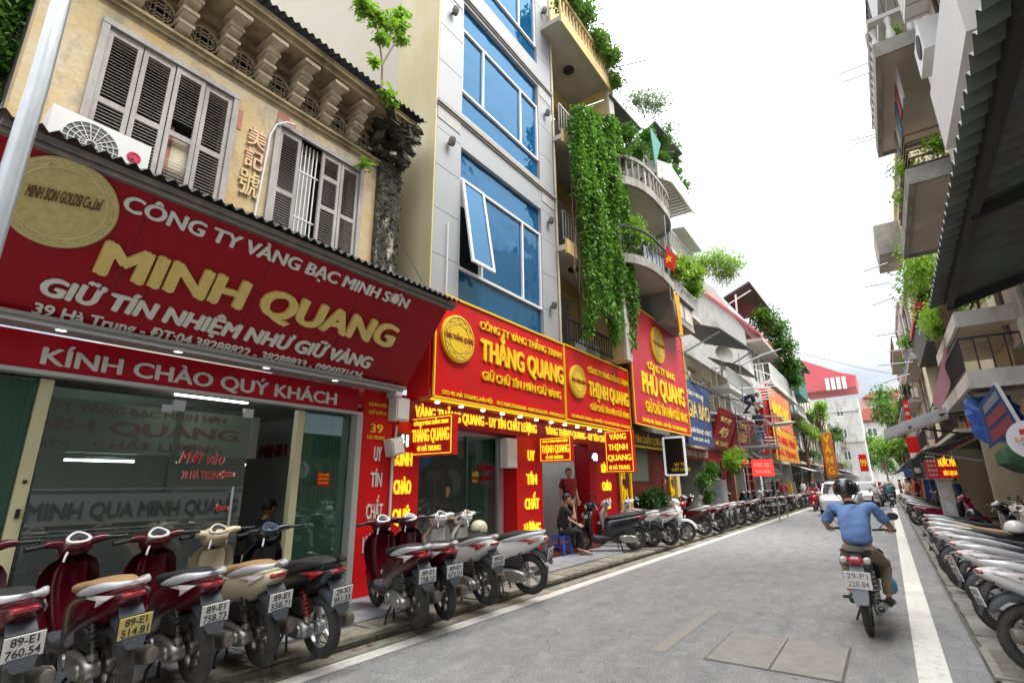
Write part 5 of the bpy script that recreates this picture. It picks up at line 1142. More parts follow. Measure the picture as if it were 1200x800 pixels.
leaf_obj('leaves', leaf_cloud(P, .115, .55, random.Random(2), 1.5), LV, cv)
rr = random.Random(5); mb = MB()
for i in range(34):
    a = rr.uniform(10.5,13.7); tp = 11.3+1.4*(a-10.4)/3.4; x = -5.5+rr.uniform(-.05,.05)
    mb.tube([(x,a,tp),(x+.04,a+rr.uniform(-.1,.1),tp-3),(x,a+rr.uniform(-.15,.15),6.0+rr.random())], .010, 4)
wobj('hanging_stems', mb, M['brown'], cv)
plant('feathery green bushes spilling over the top balcony of the ochre house', [(-5.3,10.6,15.2,.5),(-5.25,11.4,15.4,.55),(-5.2,12.2,15.0,.5),(-5.1,12.9,14.9,.45),(-5.15,13.2,14.2,.38)], 5200, .13, leaf_mat('leaf_soft', (.05,.14,.02), (.16,.30,.05)), 'bush', 'balcony_bush', seed=3, shell=.2)
plant('yellow-green bush on the round balcony just right of the creeper', [(-5.3,14.0,9.3,.55),(-5.2,14.7,9.0,.5),(-5.2,13.7,8.8,.45)], 4200, .10, LY, 'bush', 'balcony_bush', seed=6)
# --- house with round balconies
rh = thing('round_balcony_house', 'grey house with rounded balconies bulging over the tall PHÚ QUANG sign', 'building', (-7.5, 16, 0))
FN = FR('L', -7.0)
wall(FN, 'wall', rh, gc, 13.36, 17.7, 3.2, 14.5, [(14.4,16.2,8.3,10.3),(14.4,16.2,11.0,13.1),(14.4,17.2,4.4,7.4)], .3)
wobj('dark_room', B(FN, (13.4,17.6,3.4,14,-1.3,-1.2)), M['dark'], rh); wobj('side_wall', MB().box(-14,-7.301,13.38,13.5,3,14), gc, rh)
def round_slab(z, a0, a1, xo, th=.16, balus=None, rm_=None):
    pts = [(-7.0+.002,a0)]; n = 20
    for i in range(n+1):
        t = PI*i/n; yy = (a0+a1)/2-(a1-a0)/2*math.copysign(abs(math.cos(t))**.75, math.cos(t)); xx = -7.0+(xo+7.0)*(.35+.65*math.sin(t)**.6) if 0 < i < n else -7.0+(xo+7.0)*.35
        pts.append((xx, yy))
    pts.append((-7.0+.002,a1))
    wobj('balcony_slab', MB().prism([(x,y,z) for x, y in pts], (0,0,th)), sof, rh)
    e = MB()
    for i in range(1, len(pts)-2): e.bar((*pts[i], z+.02), (*pts[i+1], z+.02), .05, .14)
    wobj('slab_edge', e, gc, rh); b = MB(); tp = MB()
    for i in range(1, len(pts)-2):
        p, q = Vector((*pts[i], z+.16)), Vector((*pts[i+1], z+.16)); k = max(1, int((q-p).length/.20))
        for j in range(k):
            c = p.lerp(q, (j+.5)/k)
            if balus: b.lathe([(.035,0),(.055,.14),(.03,.4),(.05,.66)], c, n=7)
            else: b.bar(c, c+Vector((0,0,.85)), .010)
        tp.bar(p+Vector((0,0,.70 if balus else .9)), q+Vector((0,0,.70 if balus else .9)), .06 if balus else .03)
        if not balus and i % 3 == 0: tp.torus((p+q)/2+Vector((0,0,.45)), (q-p).cross(Vector((0,0,1))), .22, .015, 14, 5)
    wobj('baluster_row' if balus else 'iron_railing', b, gc if balus else M['blackmetal'], rh, bool(balus)); wobj('handrail', tp, gc if balus else M['blackmetal'], rh)
round_slab(10.6, 13.0, 17.6, -4.72, balus=True); round_slab(7.9, 12.8, 17.0, -4.72)
wobj('balcony_screen', MB().prism([(-5.0,14.2,8.1),(-4.86,15.6,8.1),(-4.86,15.6,8.75),(-5.0,14.2,8.75)], (.01,0,0)), mat('pale_blue_sheet', (.45,.52,.58), .7, col2=(.25,.3,.36), scale=5), rh)
wobj('lower_balcony', B(FN, (16.4,18.6,6.9,7.05,.0,2.1),(16.4,18.6,7.05,7.8,1.98,2.08),(16.4,16.5,7.05,7.8,0,1.979),(16.35,18.65,7.8,7.9,0,2.2)), gc, rh)
wobj('relief_panel', B(FN, (16.6,17.4,7.15,7.7,2.08,2.10),(17.6,18.4,7.15,7.7,2.08,2.10)), sof, rh)
rf_ = thing('roof_terrace', 'dark-roofed terrace full of hanging plants high above the round balconies', 'roof terrace', (-6, 17, 13))
a_, b_, c_, d_ = GX(800,182,-4.9), GX(772,138,-4.7), GX(730,120,-6.5), GX(762,205,-6.4)
q = [GX(716,112,-5.2), GX(752,152,-5.2), Vector((-7.2,15.6,13.4)), Vector((-7.2,13.4,13.6))]
wobj('roof', MB().prism(q, (0,0,.08)), awn, rf_)
q = [GX(768,143,-5.0), GX(800,181,-4.9), Vector((-7.2,18.6,13.4)), Vector((-7.2,16.6,13.6))]
wobj('roof', MB().prism(q, (0,0,.08)), awn, rf_)
for p in ((-5.4,13.6,0),(-5.4,17.6,0)): p = Vector(p); wobj('post', MB().bar((p.x-.2,p.y+(.2 if p.y < 16 else -.2),11.4), (p.x-.2,p.y+(.2 if p.y < 16 else -.2),14.3), .03), M['steel'], rf_)
wobj('white_gate_frame', MB().bar((-5.2,15.5,11.5),(-5.2,15.5,12.9),.03).bar((-5.2,16.2,11.5),(-5.2,16.2,12.9),.03).bar((-5.2,15.5,12.9),(-5.2,16.2,12.9),.03), M['white'], rf_)
plant('dark hanging plants under the terrace roof', [(*GX(px,py,-5.2), r) for px,py,r in ((735,160,.5),(748,178,.45),(758,160,.4),(775,165,.5),(788,175,.45),(770,190,.45),(728,182,.4),(792,190,.3))], 4600, .12, LG, 'plant', 'hanging_plant', seed=8, shell=.2)
plant('thin airy roof tree standing above the terrace against the sky', [(-5.2,16.6,15.8,.7),(-5.1,17.6,16.3,.75),(-5.3,15.6,15.2,.55),(-5.0,18.4,15.6,.5)], 1700, .12, leaf_mat('leaf_grey', (.10,.15,.09), (.24,.30,.18)), 'tree', 'roof_tree', stems=[[(-5.4,16.4,13.9),(-5.3,16.6,15),(-5.1,17.4,16.3)],[(-5.3,16.6,15),(-5.3,15.7,15.4)],[(-5.2,16.9,15.3),(-5.0,18.3,15.8)]], seed=9, shell=.1)
tag(wobj('tarp', MB().prism([(-4.9,15.6,13.9),(-4.85,16.5,13.7),(-5.0,16.1,12.6)], (.03,0,0)), mat('teal_cloth', (.10,.30,.26), .7), None), 'teal cloth hanging like a folded parasol on the roof terrace', 'cloth')
# far corner balcony with lattice floor
cb = thing('corner_balcony_house', 'pale house with a high box balcony on a ribbed underside', 'building', (-7, 22, 0)); FC = FR('L', -6.9)
wall(FC, 'wall', cb, ww, 17.72, 20.9, 3.0, 12.4, [(18.2,20.2,8.6,10.4),(18.2,20.2,4.6,6.4)], .3)
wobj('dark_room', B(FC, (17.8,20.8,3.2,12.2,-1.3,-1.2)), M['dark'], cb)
wobj('box_balcony', MB().prism([(-6.9,16.2,12.3),(-5.0,16.2,12.3),(-4.7,16.8,12.3),(-4.7,19.6,12.3),(-6.9,19.6,12.3)], (0,0,.12)), sof, cb)
mb = MB()
for i in range(14): y = 16.4+i*.235; mb.bar((-6.88,y,12.26),(-4.8,y,12.26), .025)
wobj('soffit_rib', mb, M['white'], cb); e = MB()
for p, q in (((-5.0,16.2),(-4.7,16.8)),((-4.7,16.8),(-4.7,19.6)),((-6.9,16.2),(-5.0,16.2))): e.prism([(*p,12.2),(*q,12.2),(*q,12.95),(*p,12.95)], (.05,.02,0))
wobj('parapet', e, ww, cb)
plant('small leafy plants on the high box balcony', [(-4.9,16.9,13.3,.35),(-4.8,18.0,13.3,.35),(-4.8,19.0,13.2,.35)], 1200, .13, LG, 'plant', 'balcony_plant', seed=10, shell=.1)
for z in (7.9, 10.0):
    wobj('balcony_slab', B(FC, (17.9,20.8,z,z+.13,0,1.7)), sof, cb); railing(FC, cb, 17.9, 20.8, z+.13, z+1.0, 1.65, M['white'], .2, .014, 0.0)
plant('loose bright bushes on the balcony behind the red flag', [(-5.2,18.6,9.6,.6),(-5.1,19.8,9.7,.6),(-5.3,20.6,9.4,.5),(-5.1,17.9,9.2,.4)], 4200, .16, LY, 'bush', 'balcony_bush', seed=12, shell=.2)
tag(wobj('roof_sheet', MB().prism([(-6.8,18.8,11.5),(-4.9,18.8,11.3),(-4.9,21.2,11.2),(-6.8,21.2,11.4)], (0,0,.05)), aww, None), 'pale flat roof sheet above the bright bushes', 'roof sheet')
# flags on poles
fl = thing('flag', 'red flag with a yellow star furled on a slanted pole above the PHÚ QUANG sign', 'flag', (-4.9, 16, 7))
tp_, bt_ = GX(778,252,-4.55), GX(786,352,-4.75)
wobj('flagpole', MB().tube([bt_, tp_], .025, 8), M['steel'], fl)
mb = MB(); f0, f1, f2, f3 = [GX(*p, -4.55) for p in ((779,290),(788,312),(783,327),(773,308))]; n = 8
red_f = mat('flag_red', (.70,.02,.01), .7)
def cloth(pts, wav=.05):
    mb = MB(); n = 10; V = []
    for i in range(n+1):
        for j in range(n+1):
            u, v = i/n, j/n; p = Vector(pts[0]).lerp(Vector(pts[1]), u).lerp(Vector(pts[3]).lerp(Vector(pts[2]), u), v); V.append(p+Vector((wav*math.sin(u*9+v*2),0,0)))
    F = [(i*(n+1)+j, (i+1)*(n+1)+j, (i+1)*(n+1)+j+1, i*(n+1)+j+1) for i in range(n) for j in range(n)]; mb.add(V, F); return mb
ft = GX(780,288,-4.52); wobj('cloth', cloth([ft, ft+Vector((.26,.1,-.42)), ft+Vector((.20,.1,-1.0)), ft+Vector((-.14,0,-.55))]), red_f, fl, True)
c_ = ft+Vector((.07,-.06,-.50)); st_ = [c_+Vector(((.13 if k % 2 == 0 else .055)*math.sin(PI*k/5),0,(.15 if k % 2 == 0 else .06)*math.cos(PI*k/5))) for k in range(10)]
wobj('star', MB().prism(st_, (0,.006,0)), M['yellow'], fl)
tag(wobj('yellow_banner', cloth([(-4.78,16.05,7.75),(-4.78,16.55,7.7),(-4.78,16.7,6.3),(-4.78,16.2,6.35)]), mat('banner_yellow', (.75,.42,.02), .7, col2=(.55,.25,.02), scale=7), None, True), 'yellow and brown cloth banner hanging below the red flag', 'banner')
# --- low shops 20..35 with clutter
def sign_box(label, F_, a0, a1, h0, h1, d, m, txts, tm, th=.1, tilt=0, name='shop_sign', trim=None, group=None):
    t = thing(name, label, 'sign', F_.P((a0+a1)/2, h0, d), 0, group)
    wobj('board', MB().prism([F_.P(a0,h0,d), F_.P(a1,h0,d), F_.P(a1,h1,d+tilt), F_.P(a0,h1,d+tilt)], -F_.n*th), m, t)
    up = (F_.P(0,h1,d+tilt)-F_.P(0,h0,d)).normalized(); s0, s1 = (a0, a1) if F_.side != 'R' else (a1, a0)
    for s, fa, fh, fw, fc in txts:
        a = s0+(s1-s0)*fa; text(s, t, F_.P(a, h0, d)+up*((h1-h0)*fh), F_.right, up, abs(a1-a0)*fw, (h1-h0)*fc, tm, off=.02, depth=.02)
    return t
F6 = FR('L', -5.75)
nav = mat('sign_navy', (.045,.075,.20), .5, col2=(.03,.055,.15), scale=2)
gb = sign_box('navy blue sign reading GIA BẢO in gold letters next to the tall red sign', F6, 19.4, 22.9, 3.05, 5.5, 0, nav, (('GIA BẢO',.06,.42,.86,.26),), M['gold'])
text('CÔNG TY VÀNG BẠC', gb, F6.P(19.8,4.95,0), (0,1,0), (0,0,1), 2.2, .16, M['cream'], off=.02); text('MUA BÁN VÀNG BẠC - NGOẠI TỆ', gb, F6.P(19.6,3.5,0), (0,1,0), (0,0,1), 3.0, .18, M['cream'], off=.02); text('47 HÀ TRUNG - HÀ NỘI', gb, F6.P(20.0,3.2,0), (0,1,0), (0,0,1), 2.2, .13, M['cream'], off=.02)
ls = thing('low_shops', 'row of low open shops under the navy sign and the two tilted dark red signs', 'building', (-7, 27, 0))
wall(FR('L',-6.6), 'wall', ls, cw, 20.95, 34.8, 2.9, 7.4, [(21.4,22.8,4.9,6.8),(23.2,24.6,4.9,6.8),(25.4,27,4.6,6.6),(28,29.8,4.6,6.6),(31,33.2,4.6,6.8)], .3)
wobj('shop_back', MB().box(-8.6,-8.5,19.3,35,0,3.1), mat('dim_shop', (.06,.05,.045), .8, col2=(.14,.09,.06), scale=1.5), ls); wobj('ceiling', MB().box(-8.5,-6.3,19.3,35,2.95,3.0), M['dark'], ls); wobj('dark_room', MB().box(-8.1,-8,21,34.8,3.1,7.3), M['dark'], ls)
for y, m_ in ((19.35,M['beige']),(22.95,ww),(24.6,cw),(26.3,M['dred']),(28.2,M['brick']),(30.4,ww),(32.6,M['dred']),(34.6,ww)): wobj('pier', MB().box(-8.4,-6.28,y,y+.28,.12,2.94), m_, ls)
wobj('pale_door', MB().box(-6.5,-6.45,24.9,26.28,.12,2.9), M['white'], ls); wobj('rolled_curtain', MB().box(-6.5,-6.4,28.5,30.3,.12,2.9), mat('olive_shutter', (.09,.10,.07), .6), ls)
for nm, a0, a1, x0, d, tt in (('left of the two tilted dark red signs above the flower basket',23.1,26.0,0,.55,('VÀNG BẠC','49','HÀ TRUNG')),('right of the two tilted dark red signs, beside the scaffold',26.4,30.0,0,.6,('KIM HOÀN','51 HÀ TRUNG','MUA BÁN'))):
    sign_box(nm, FR('L',-5.9), a0, a1, 3.1, 4.75, 0, M['dred'], ((tt[0],.1,.72,.7,.13),(tt[1],.22,.32,.5,.26),(tt[2],.1,.08,.75,.12)), M['gold'], tilt=d)
sign_box('long maroon fascia below the navy sign with cream words', FR('L',-6.2), 19.6, 26.2, 2.55, 3.0, .05, M['dred'], (('VÀNG BẠC ĐÁ QUÝ',.06,.25,.5,.5),), M['cream'])
sign_box('orange fascia strip below the right tilted red sign', FR('L',-6.2), 27.2, 30.2, 2.45, 2.95, .05, mat('sign_orange', (.65,.17,.02), .5), (('CẦM ĐỒ',.1,.25,.7,.5),), Y_)
wobj('balcony', B(FR('L',-6.6), (25.1,34.6,5.9,6.05,0,1.3)), ww, ls); railing(FR('L',-6.6), ls, 25.1, 34.6, 6.05, 6.9, 1.25, M['white'], .22, .018, 0)
wobj('balcony', B(FR('L',-6.6), (25.1,30.5,4.72,4.84,0,1.3)), ww, ls); railing(FR('L',-6.6), ls, 25.1, 30.5, 4.84, 5.6, 1.25, M['white'], .22, .018, 0)
aw1 = thing('awning', 'large dark grey-green sheet awning sticking out in front of the white gabled house', 'awning', (-6, 26, 8)); wobj('sheet', MB().prism([(-7.0,22.6,8.9),(-4.9,22.8,8.1),(-4.6,28.3,8.2),(-7.0,28.3,9.0)], (0,0,.06)), awn, aw1)
wobj('strut', MB().bar((-4.7,28.2,8.15),(-6.6,28.2,7.2),.03).bar((-4.95,22.9,8.05),(-6.9,22.9,7.2),.03), M['steel'], aw1)
aw2 = thing('awning', 'smaller dark awning below the large one beside the spiral stair', 'awning', (-6, 29, 7)); wobj('sheet', MB().prism([(-6.6,27.0,7.9),(-5.0,27.0,7.2),(-5.0,31.0,7.2),(-6.6,31.0,7.9)], (0,0,.05)), awn, aw2)
dsh = thing('satellite_dish', 'pale satellite dish under the large dark awning', 'satellite dish', (-5.4,24.5,6.8)); wobj('dish', MB().lathe([(.02,0),(.25,.05),(.42,.15),(.43,.16),(.25,.065),(.02,.015)], (-5.3,24.4,7.3), (.7,-.7,.25), 20), gc, dsh, True); wobj('mast', MB().bar((-5.5,24.6,6.0),(-5.35,24.45,7.3),.025), M['steel'], dsh)
sp = thing('spiral_stair', 'white spiral stair beside the low balconies above the two tilted signs', 'stair', (-5.3,31.8,3.4)); wobj('column', MB().tube([(-5.4,32,3.3),(-5.4,32,7.6)], .06, 8), M['white'], sp)
stp = MB().prism([(0,0,0),(.95,-.16,0),(.95,.16,0)], (0,0,.05)).mesh('tread'); stp.materials.append(M['white'])
for i in range(20): inst('tread', stp, sp, (-5.4,32,3.5+i*.2), (0,0,i*.42))
hr_ = MB().tube([(-5.4+.95*math.cos(i*.42), 32+.95*math.sin(i*.42), 4.4+i*.2) for i in range(20)], .02, 5); wobj('handrail', hr_, M['white'], sp)
# flower basket and cabinet
plant('overflowing basket of green leaves and orange flowers above the pale street cabinet', [(-4.9,21.9,2.55,.42),(-4.85,22.7,2.65,.45),(-4.8,21.2,2.4,.3),(-5.0,22.4,2.35,.4)], 2600, .13, LY, 'flower basket', 'flower_basket', seed=14, shell=.2)
tag(leaf_obj('flowers', leaf_cloud(blob_points(350, [(-4.62,22.3,2.4,.25,1.1,.5)], random.Random(2), .2), .11), mat('flower_orange', (.80,.16,.05), .6), None), 'cluster of orange flowers at the rim of the hanging basket', 'flowers')
plant('leafy climber on the shop post under the flower basket', [(-5.6,20.2,1.7,.4),(-5.5,20.8,2.0,.4),(-5.6,20.5,1.2,.35),(-5.5,21.3,2.2,.35)], 2200, .11, LG, 'plant', 'climber', seed=15)
cbn = thing('street_cabinet', 'pale street cabinet with posted notices below the flower basket', 'cabinet', (-5.5,22.2,.12)); p, q = GY(832,556,22), GY(851,600,22)
wobj('body', MB().box(p.x,q.x,22,22.6,.12,1.75), M['white'], cbn); wobj('notice', MB().box(p.x+.08,q.x-.1,21.985,21.998,1.1,1.5), mat('notice_blue', (.35,.42,.55), .6, col2=(.7,.7,.7), scale=14), cbn); wobj('base', MB().box(p.x-.03,q.x+.03,21.96,22.62,.10,.22), gc, cbn)
tag(wobj('planter', MB().box(p.x,q.x,21.9,22.3,1.80,2.15), M['blackmetal'], None), 'black planter box on top of the pale street cabinet', 'planter')
# --- white gabled house
wg = thing('white_gabled_house', 'white house with a large blank gable wall and a sloping red-edged roof', 'building', (-9, 38, 0))
def onS(px, py, y): return GY(px, py, y)
Yg = 35.0; xr = -6.05; g_ = [Vector((-22,Yg,3)), Vector((xr,Yg,3)), Vector((xr,Yg,11.2)), onS(845,333,Yg)+Vector((-1.0,0,.2)), Vector((-22,Yg,24))]
g_[3] = Vector((-7.6, Yg, 14.6)); g_[4] = Vector((-12.5, Yg, 19.0)); g_.append(Vector((-22,Yg,19.5)))
wobj('gable_wall', MB().prism(g_, (0,.3,0)), ww, wg); FW = FR('L', xr)
wall(FW, 'wall', wg, ww, 35.3, 46, 3, 11.2, [(36.4,38.4,8.0,10.4),(39.5,41.5,8.0,10.4),(43,45,8.0,10.4),(37,39,4.6,6.6),(42,44,4.6,6.6)], .3)
wobj('dark_room', B(FW, (35.4,46,3,11,-1.4,-1.3)), M['dark'], wg)
wobj('roof', MB().prism([(xr+.9,Yg-.25,10.7),(xr+.9,46,10.7),(-12.5,46,19.0),(-12.5,Yg-.25,19.0)], (0,0,.22)), rt, wg)
wobj('upper_balcony', B(FW, (35.0,46,7.55,7.8,0,1.2)), ww, wg); railing(FW, wg, 35.0, 46, 7.8, 8.9, 1.15, M['white'], .3, .03, 0); wobj('soffit', B(FW, (35,46,10.4,10.6,0,1.0)), sof, wg)
for a in (36.4,39.5,43): window(FW, wg, a, a+2, 8, 10.4, M['white'], G_GREEN)
plant('large bright green bush overhanging the white gable roof', [(*GY(px,py,37), r) for px,py,r in ((803,300,1.1),(820,312,1.3),(840,306,1.3),(858,312,1.1),(848,322,1.0),(790,288,.9))], 8000, .17, LY, 'bush', 'roof_bush', seed=17, shell=.25)
plant('dark green creeper hanging down the street corner of the white gabled house', [(-5.2,38,12.6,1.1),(-4.9,40,12.2,1.2),(-4.7,41.5,11.2,1.1),(-4.6,42.5,10.0,1.0),(-4.6,43.2,9.0,.8)], 6500, .24, LG, 'creeper', 'roof_creeper', seed=18, shell=.25)
tsh = thing('roof_shelter', 'dark sheet-metal shelter standing on the roof of the white gabled house', 'shelter', (-6.5,36,13)); wobj('sheet', MB().prism([GY(848,350,36), GY(878,331,36), GY(905,366,41), GY(872,374,41)], (0,0,.12)), awn, tsh)
wobj('frame', MB().bar(GY(862,345,36),GY(864,372,36),.05).bar(GY(900,364,41),GY(898,392,41),.05).bar(GY(845,362,36),GY(880,340,36),.04), M['white'], tsh)
# --- scaffold tower with two workers (workers in the next section)
sc = thing('scaffold_tower', 'grey scaffold tower on wheels standing at the kerb before the red and yellow sign', 'scaffold', (-5,26,.12))
def spipe(a, b, r=.028): wobj('pipe', MB().tube([a, b], r, 7), M['steel'], sc, True)
X0, X1, Y0_, Y1_ = -5.15, -3.95, 24.9, 27.1
for x in (X0, X1):
    for y in (Y0_, Y1_): spipe((x,y,.12), (x,y,5.0))
for z in (.7, 2.0, 3.15, 4.3):
    for x in (X0, X1): spipe((x,Y0_,z), (x,Y1_,z), .02)
    for y in (Y0_, Y1_): spipe((X0,y,z), (X1,y,z), .02)
for z in (.9,1.3,1.7,2.3,2.7,3.4,3.8): spipe((X0+.1,Y0_,z), (X0+.45,Y0_,z), .016); spipe((X1-.45,Y0_,z), (X1-.1,Y0_,z), .016)
spipe((X0+.45,Y0_,.6),(X0+.45,Y0_,4.2),.016); spipe((X1-.45,Y0_,.6),(X1-.45,Y0_,4.2),.016)
for y in (Y0_, Y1_): spipe((X0,y,.8),(X1,y,2.0),.014); spipe((X1,y,2.0),(X0,y,3.1),.014)
wobj('platform', MB().box(X0-.1,X1+.1,Y0_,Y1_,3.16,3.22), M['steel'], sc); spipe((-6.4,24.2,4.75),(-3.6,27.8,4.65),.03); spipe((-6.4,25.4,4.85),(-3.7,28.6,4.75),.03)
spipe((-4.9,25.6,5.0),(-4.85,25.7,7.6),.022); spipe((-6.0,25.2,5.9),(-3.6,26.6,6.0),.018)
# --- red and yellow sign on the beige house
rs = thing('shop_sign', 'large red and yellow shop sign with a plain red side panel behind the scaffold', 'sign', (-5.2,36,3))
wobj('side_panel', MB().prism([(-5.75,33.4,3.3),(-5.0,33.4,3.3),(-5.0,33.4,7.35),(-5.75,33.4,7.35)], (0,.1,0)), mat('sign_bright_red', (.80,.02,.01), .4), rs)
FRd = FR('L', -4.98); wobj('board', B(FRd, (33.4,42.0,4.9,7.3,-.1,0)), mat('sign_photo_red', (.55,.06,.03), .4, col2=(.75,.30,.12), scale=1.2), rs); wobj('lower_board', B(FRd, (33.4,43.0,2.9,4.85,-.1,0)), mat('sign_photo_yellow', (.78,.50,.02), .4, col2=(.55,.10,.02), scale=.9), rs)
text('VÀNG BẠC', rs, FRd.P(34,5.6,0), (0,1,0), (0,0,1), 7, .9, M['yellow'], off=.05); text('QUANG MINH', rs, FRd.P(34,3.9,0), (0,1,0), (0,0,1), 8, .5, M['red'], off=.05); text('HÀ TRUNG', rs, FRd.P(34.4,3.2,0), (0,1,0), (0,0,1), 7, .4, M['red'], off=.05)
ls2 = sign_box('small bright red lit sign hanging on the scaffold', FR('S',24.85), -4.75, -3.9, 1.9, 2.6, .02, mat('lit_red', (1,.05,.04), .4, emit=.25), (('VÀNG BẠC',.08,.55,.84,.25),('MUA BÁN',.15,.15,.7,.22)), M['cream'], th=.06)
# --- street lamp arm with a green lantern
lp = thing('street_lamp', 'street lamp with a long arm and greenish lantern reaching over the street', 'street lamp', (-5.0,33,0))
a_, b_ = GY(872,533,31), GY(937,492,31); a2 = Vector((-5.15,31,3.0)); wobj('arm', MB().tube([Vector((-6.2,31,8.0)), Vector((-4.6,31,8.55)), Vector((-3.6,31,8.75))], [.05,.045,.035], 8), M['steel'], lp, True)
c_ = GY(915,497,31); wobj('lantern', MB().loft([sring((c_.x+dx,31,c_.z+dz),(0,1,0),(0,0,1),a,b,12,2.4) for dx,dz,a,b in ((-.55,-.02,.05,.03),(-.4,0,.14,.08),(.2,.04,.16,.10),(.55,.06,.12,.07),(.7,.07,.05,.03))]), mat('lantern_green', (.42,.50,.34), .5), lp, True)
wobj('lens', MB().loft([sring((c_.x+dx,31,c_.z-.09+dz),(0,1,0),(0,0,1),a,.02,10,2.4) for dx,dz,a in ((-.3,0,.08),(.2,.03,.11),(.45,.05,.08))]), M['aluminium'], lp); wobj('pole', MB().tube([(-6.2,31,.1),(-6.2,31,8.0)], .06, 8), M['steel'], lp)

# --- generic shophouses for the far rows
def shophouse(label, side, x, a0, a1, H, wm, seed, floors=None, awm=None, sgn=None, sm_=None, tm=None, blc=1.0, roof=None, group=None, plants=True, bay=None):
    rg_ = random.Random(seed); F_ = FR(side, x); t = thing('shophouse', label, 'building', F_.P((a0+a1)/2, 0, -1), 0, group)
    nf = floors or max(1, int((H-3.0)/2.9)); fh = (H-3.0)/nf; W_ = a1-a0; holes = []; nw = bay or max(1, int(W_/2.3))
    for f in range(nf):
        for k in range(nw): c = a0+W_*(k+.5)/nw; ww_ = min(1.5, W_/nw*.66); holes.append((c-ww_/2, c+ww_/2, 3.0+f*fh+.55, 3.0+f*fh+fh-.55))
    wall(F_, 'wall', t, wm, a0, a1, 3.0, H, holes, .2); wobj('block', B(F_, (a0+.05,a1-.05,2.9,H-.02,-6,-1.1)), wm, t); wobj('side_wall', B(F_, (a0+.002,a0+.15,2.9,H-.01,-6,-.201)), wm, t)
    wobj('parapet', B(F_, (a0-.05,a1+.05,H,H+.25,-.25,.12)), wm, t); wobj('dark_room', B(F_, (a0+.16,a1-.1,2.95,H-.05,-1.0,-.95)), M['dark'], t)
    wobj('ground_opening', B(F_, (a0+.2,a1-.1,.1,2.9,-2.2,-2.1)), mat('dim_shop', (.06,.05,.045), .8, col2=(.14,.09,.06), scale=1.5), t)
    for a in (a0, a1-.22): wobj('pier', B(F_, (a+.003,a+.217,.1,3.0,-2.0,-.003)), wm, t)
    for h in holes: window(F_, t, h[0], h[1], h[2], h[3], M['white'] if rg_.random() < .6 else M['brown'], G_GREEN, nv=1, fw=.07)
    if blc:
        for f in range(nf):
            if rg_.random() < .8:
                z = 3.0+f*fh+.10; d = blc*rg_.uniform(.7,1.1); wobj('balcony_slab', B(F_, (a0+.1,a1-.1,z,z+.13,.001,d)), sof, t); railing(F_, t, a0+.12, a1-.12, z+.13, z+.95, d-.06, [M['white'],M['blackmetal'],rust,M['steel']][rg_.randrange(4)], .26, .018, 0)
                if plants and rg_.random() < .6: plant('%s green plants on a balcony of the %s' % (['lowest','second','third','fourth'][f], ' '.join(label.split(' with')[0].split(' beside')[0].split()[:7])), [(*F_.P(a0+W_*rg_.random()*.8+.3, z+1.0, d-.1), .5),(*F_.P(a0+W_*rg_.random()*.8+.3, z+.9, d-.1), .4)], 700, .18, [LG,LY,LD][rg_.randrange(3)], 'plant', 'balcony_plant', seed=seed+f, shell=.2, group='potted plants on the far balconies')
    if awm: 
        d = rg_.uniform(1.1,1.7); t2 = thing('awning', 'sheet awning of the %s' % ' '.join(label.split()[:11]), 'awning', F_.P((a0+a1)/2,2.7,.6), 0, 'awnings over the far shops'); wobj('sheet', MB().prism([F_.P(a0+.1,3.0,0), F_.P(a1-.1,3.0,0), F_.P(a1-.1,2.55,d), F_.P(a0+.1,2.55,d)], (0,0,.04)), awm, t2); wobj('strut', MB().bar(F_.P(a0+.2,2.2,0), F_.P(a0+.2,2.55,d), .02).bar(F_.P(a1-.2,2.2,0), F_.P(a1-.2,2.55,d), .02), M['steel'], t2)
    if sgn: sign_box('sign reading %s on the %s' % (sgn, ' '.join(label.replace('-',' ').split()[:8])), F_, a0+.2, a1-.2, 2.95, 3.7, .12, sm_ or M['red'], ((sgn,.1,.28,.8,.45),), tm or Y_)
    if roof: wobj('roof', MB().prism([F_.P(a0-.3,H+.25,.5), F_.P(a0-.3,H+2.0,-4), F_.P(a0-.3,H+.2,-8)], (0,a1-a0+.6,0)), roof, t)
    for k in range(nf+1):
        if rg_.random() < .75:
            a = rg_.uniform(a0+.5,a1-1.4); h = 3.0+min(k,nf-1)*fh+rg_.uniform(.25,.5); ac_ = wobj('air_conditioner_unit', B(F_, (a,a+.85,h,h+.55,.02,.34)), M['white'], t); wobj('fan_grille', MB().lathe([(.22,0),(.22,.01)], F_.P(a+.36,h+.27,.345), F_.n, 14), M['dark'], ac_)
    for k in range(2): a = rg_.uniform(a0+.2,a1-.2); wobj('drain_pipe', MB().tube([F_.P(a,3.0,.05), F_.P(a,H,.05)], .045, 6), [gc,M['beige'],M['brown']][k], t)
    if rg_.random() < .7:
        f = rg_.randrange(nf); z = 3.0+f*fh+1.6; n_ = rg_.randint(3,6)
        for k in range(n_): a = a0+W_*.15+k*.55; wobj('laundry', B(F_, (a,a+rg_.uniform(.3,.5),z-rg_.uniform(.5,.9),z,blc*.9,blc*.9+.03)), mat('laundry_%d' % rg_.randrange(6), [(.5,.5,.5),(.4,.05,.06),(.05,.12,.3),(.5,.4,.2),(.1,.25,.15),(.55,.45,.5)][(seed+k) % 6], .9), t)
    mb = MB()
    for k in range(14):   # goods and people-high clutter in the open front
        a = rg_.uniform(a0+.3,a1-.3); h = rg_.uniform(.3,1.5); w_ = rg_.uniform(.12,.35); F_.box(mb, a-w_, a+w_, .12, .12+h, -1.6, -1.6+rg_.uniform(.2,.8))
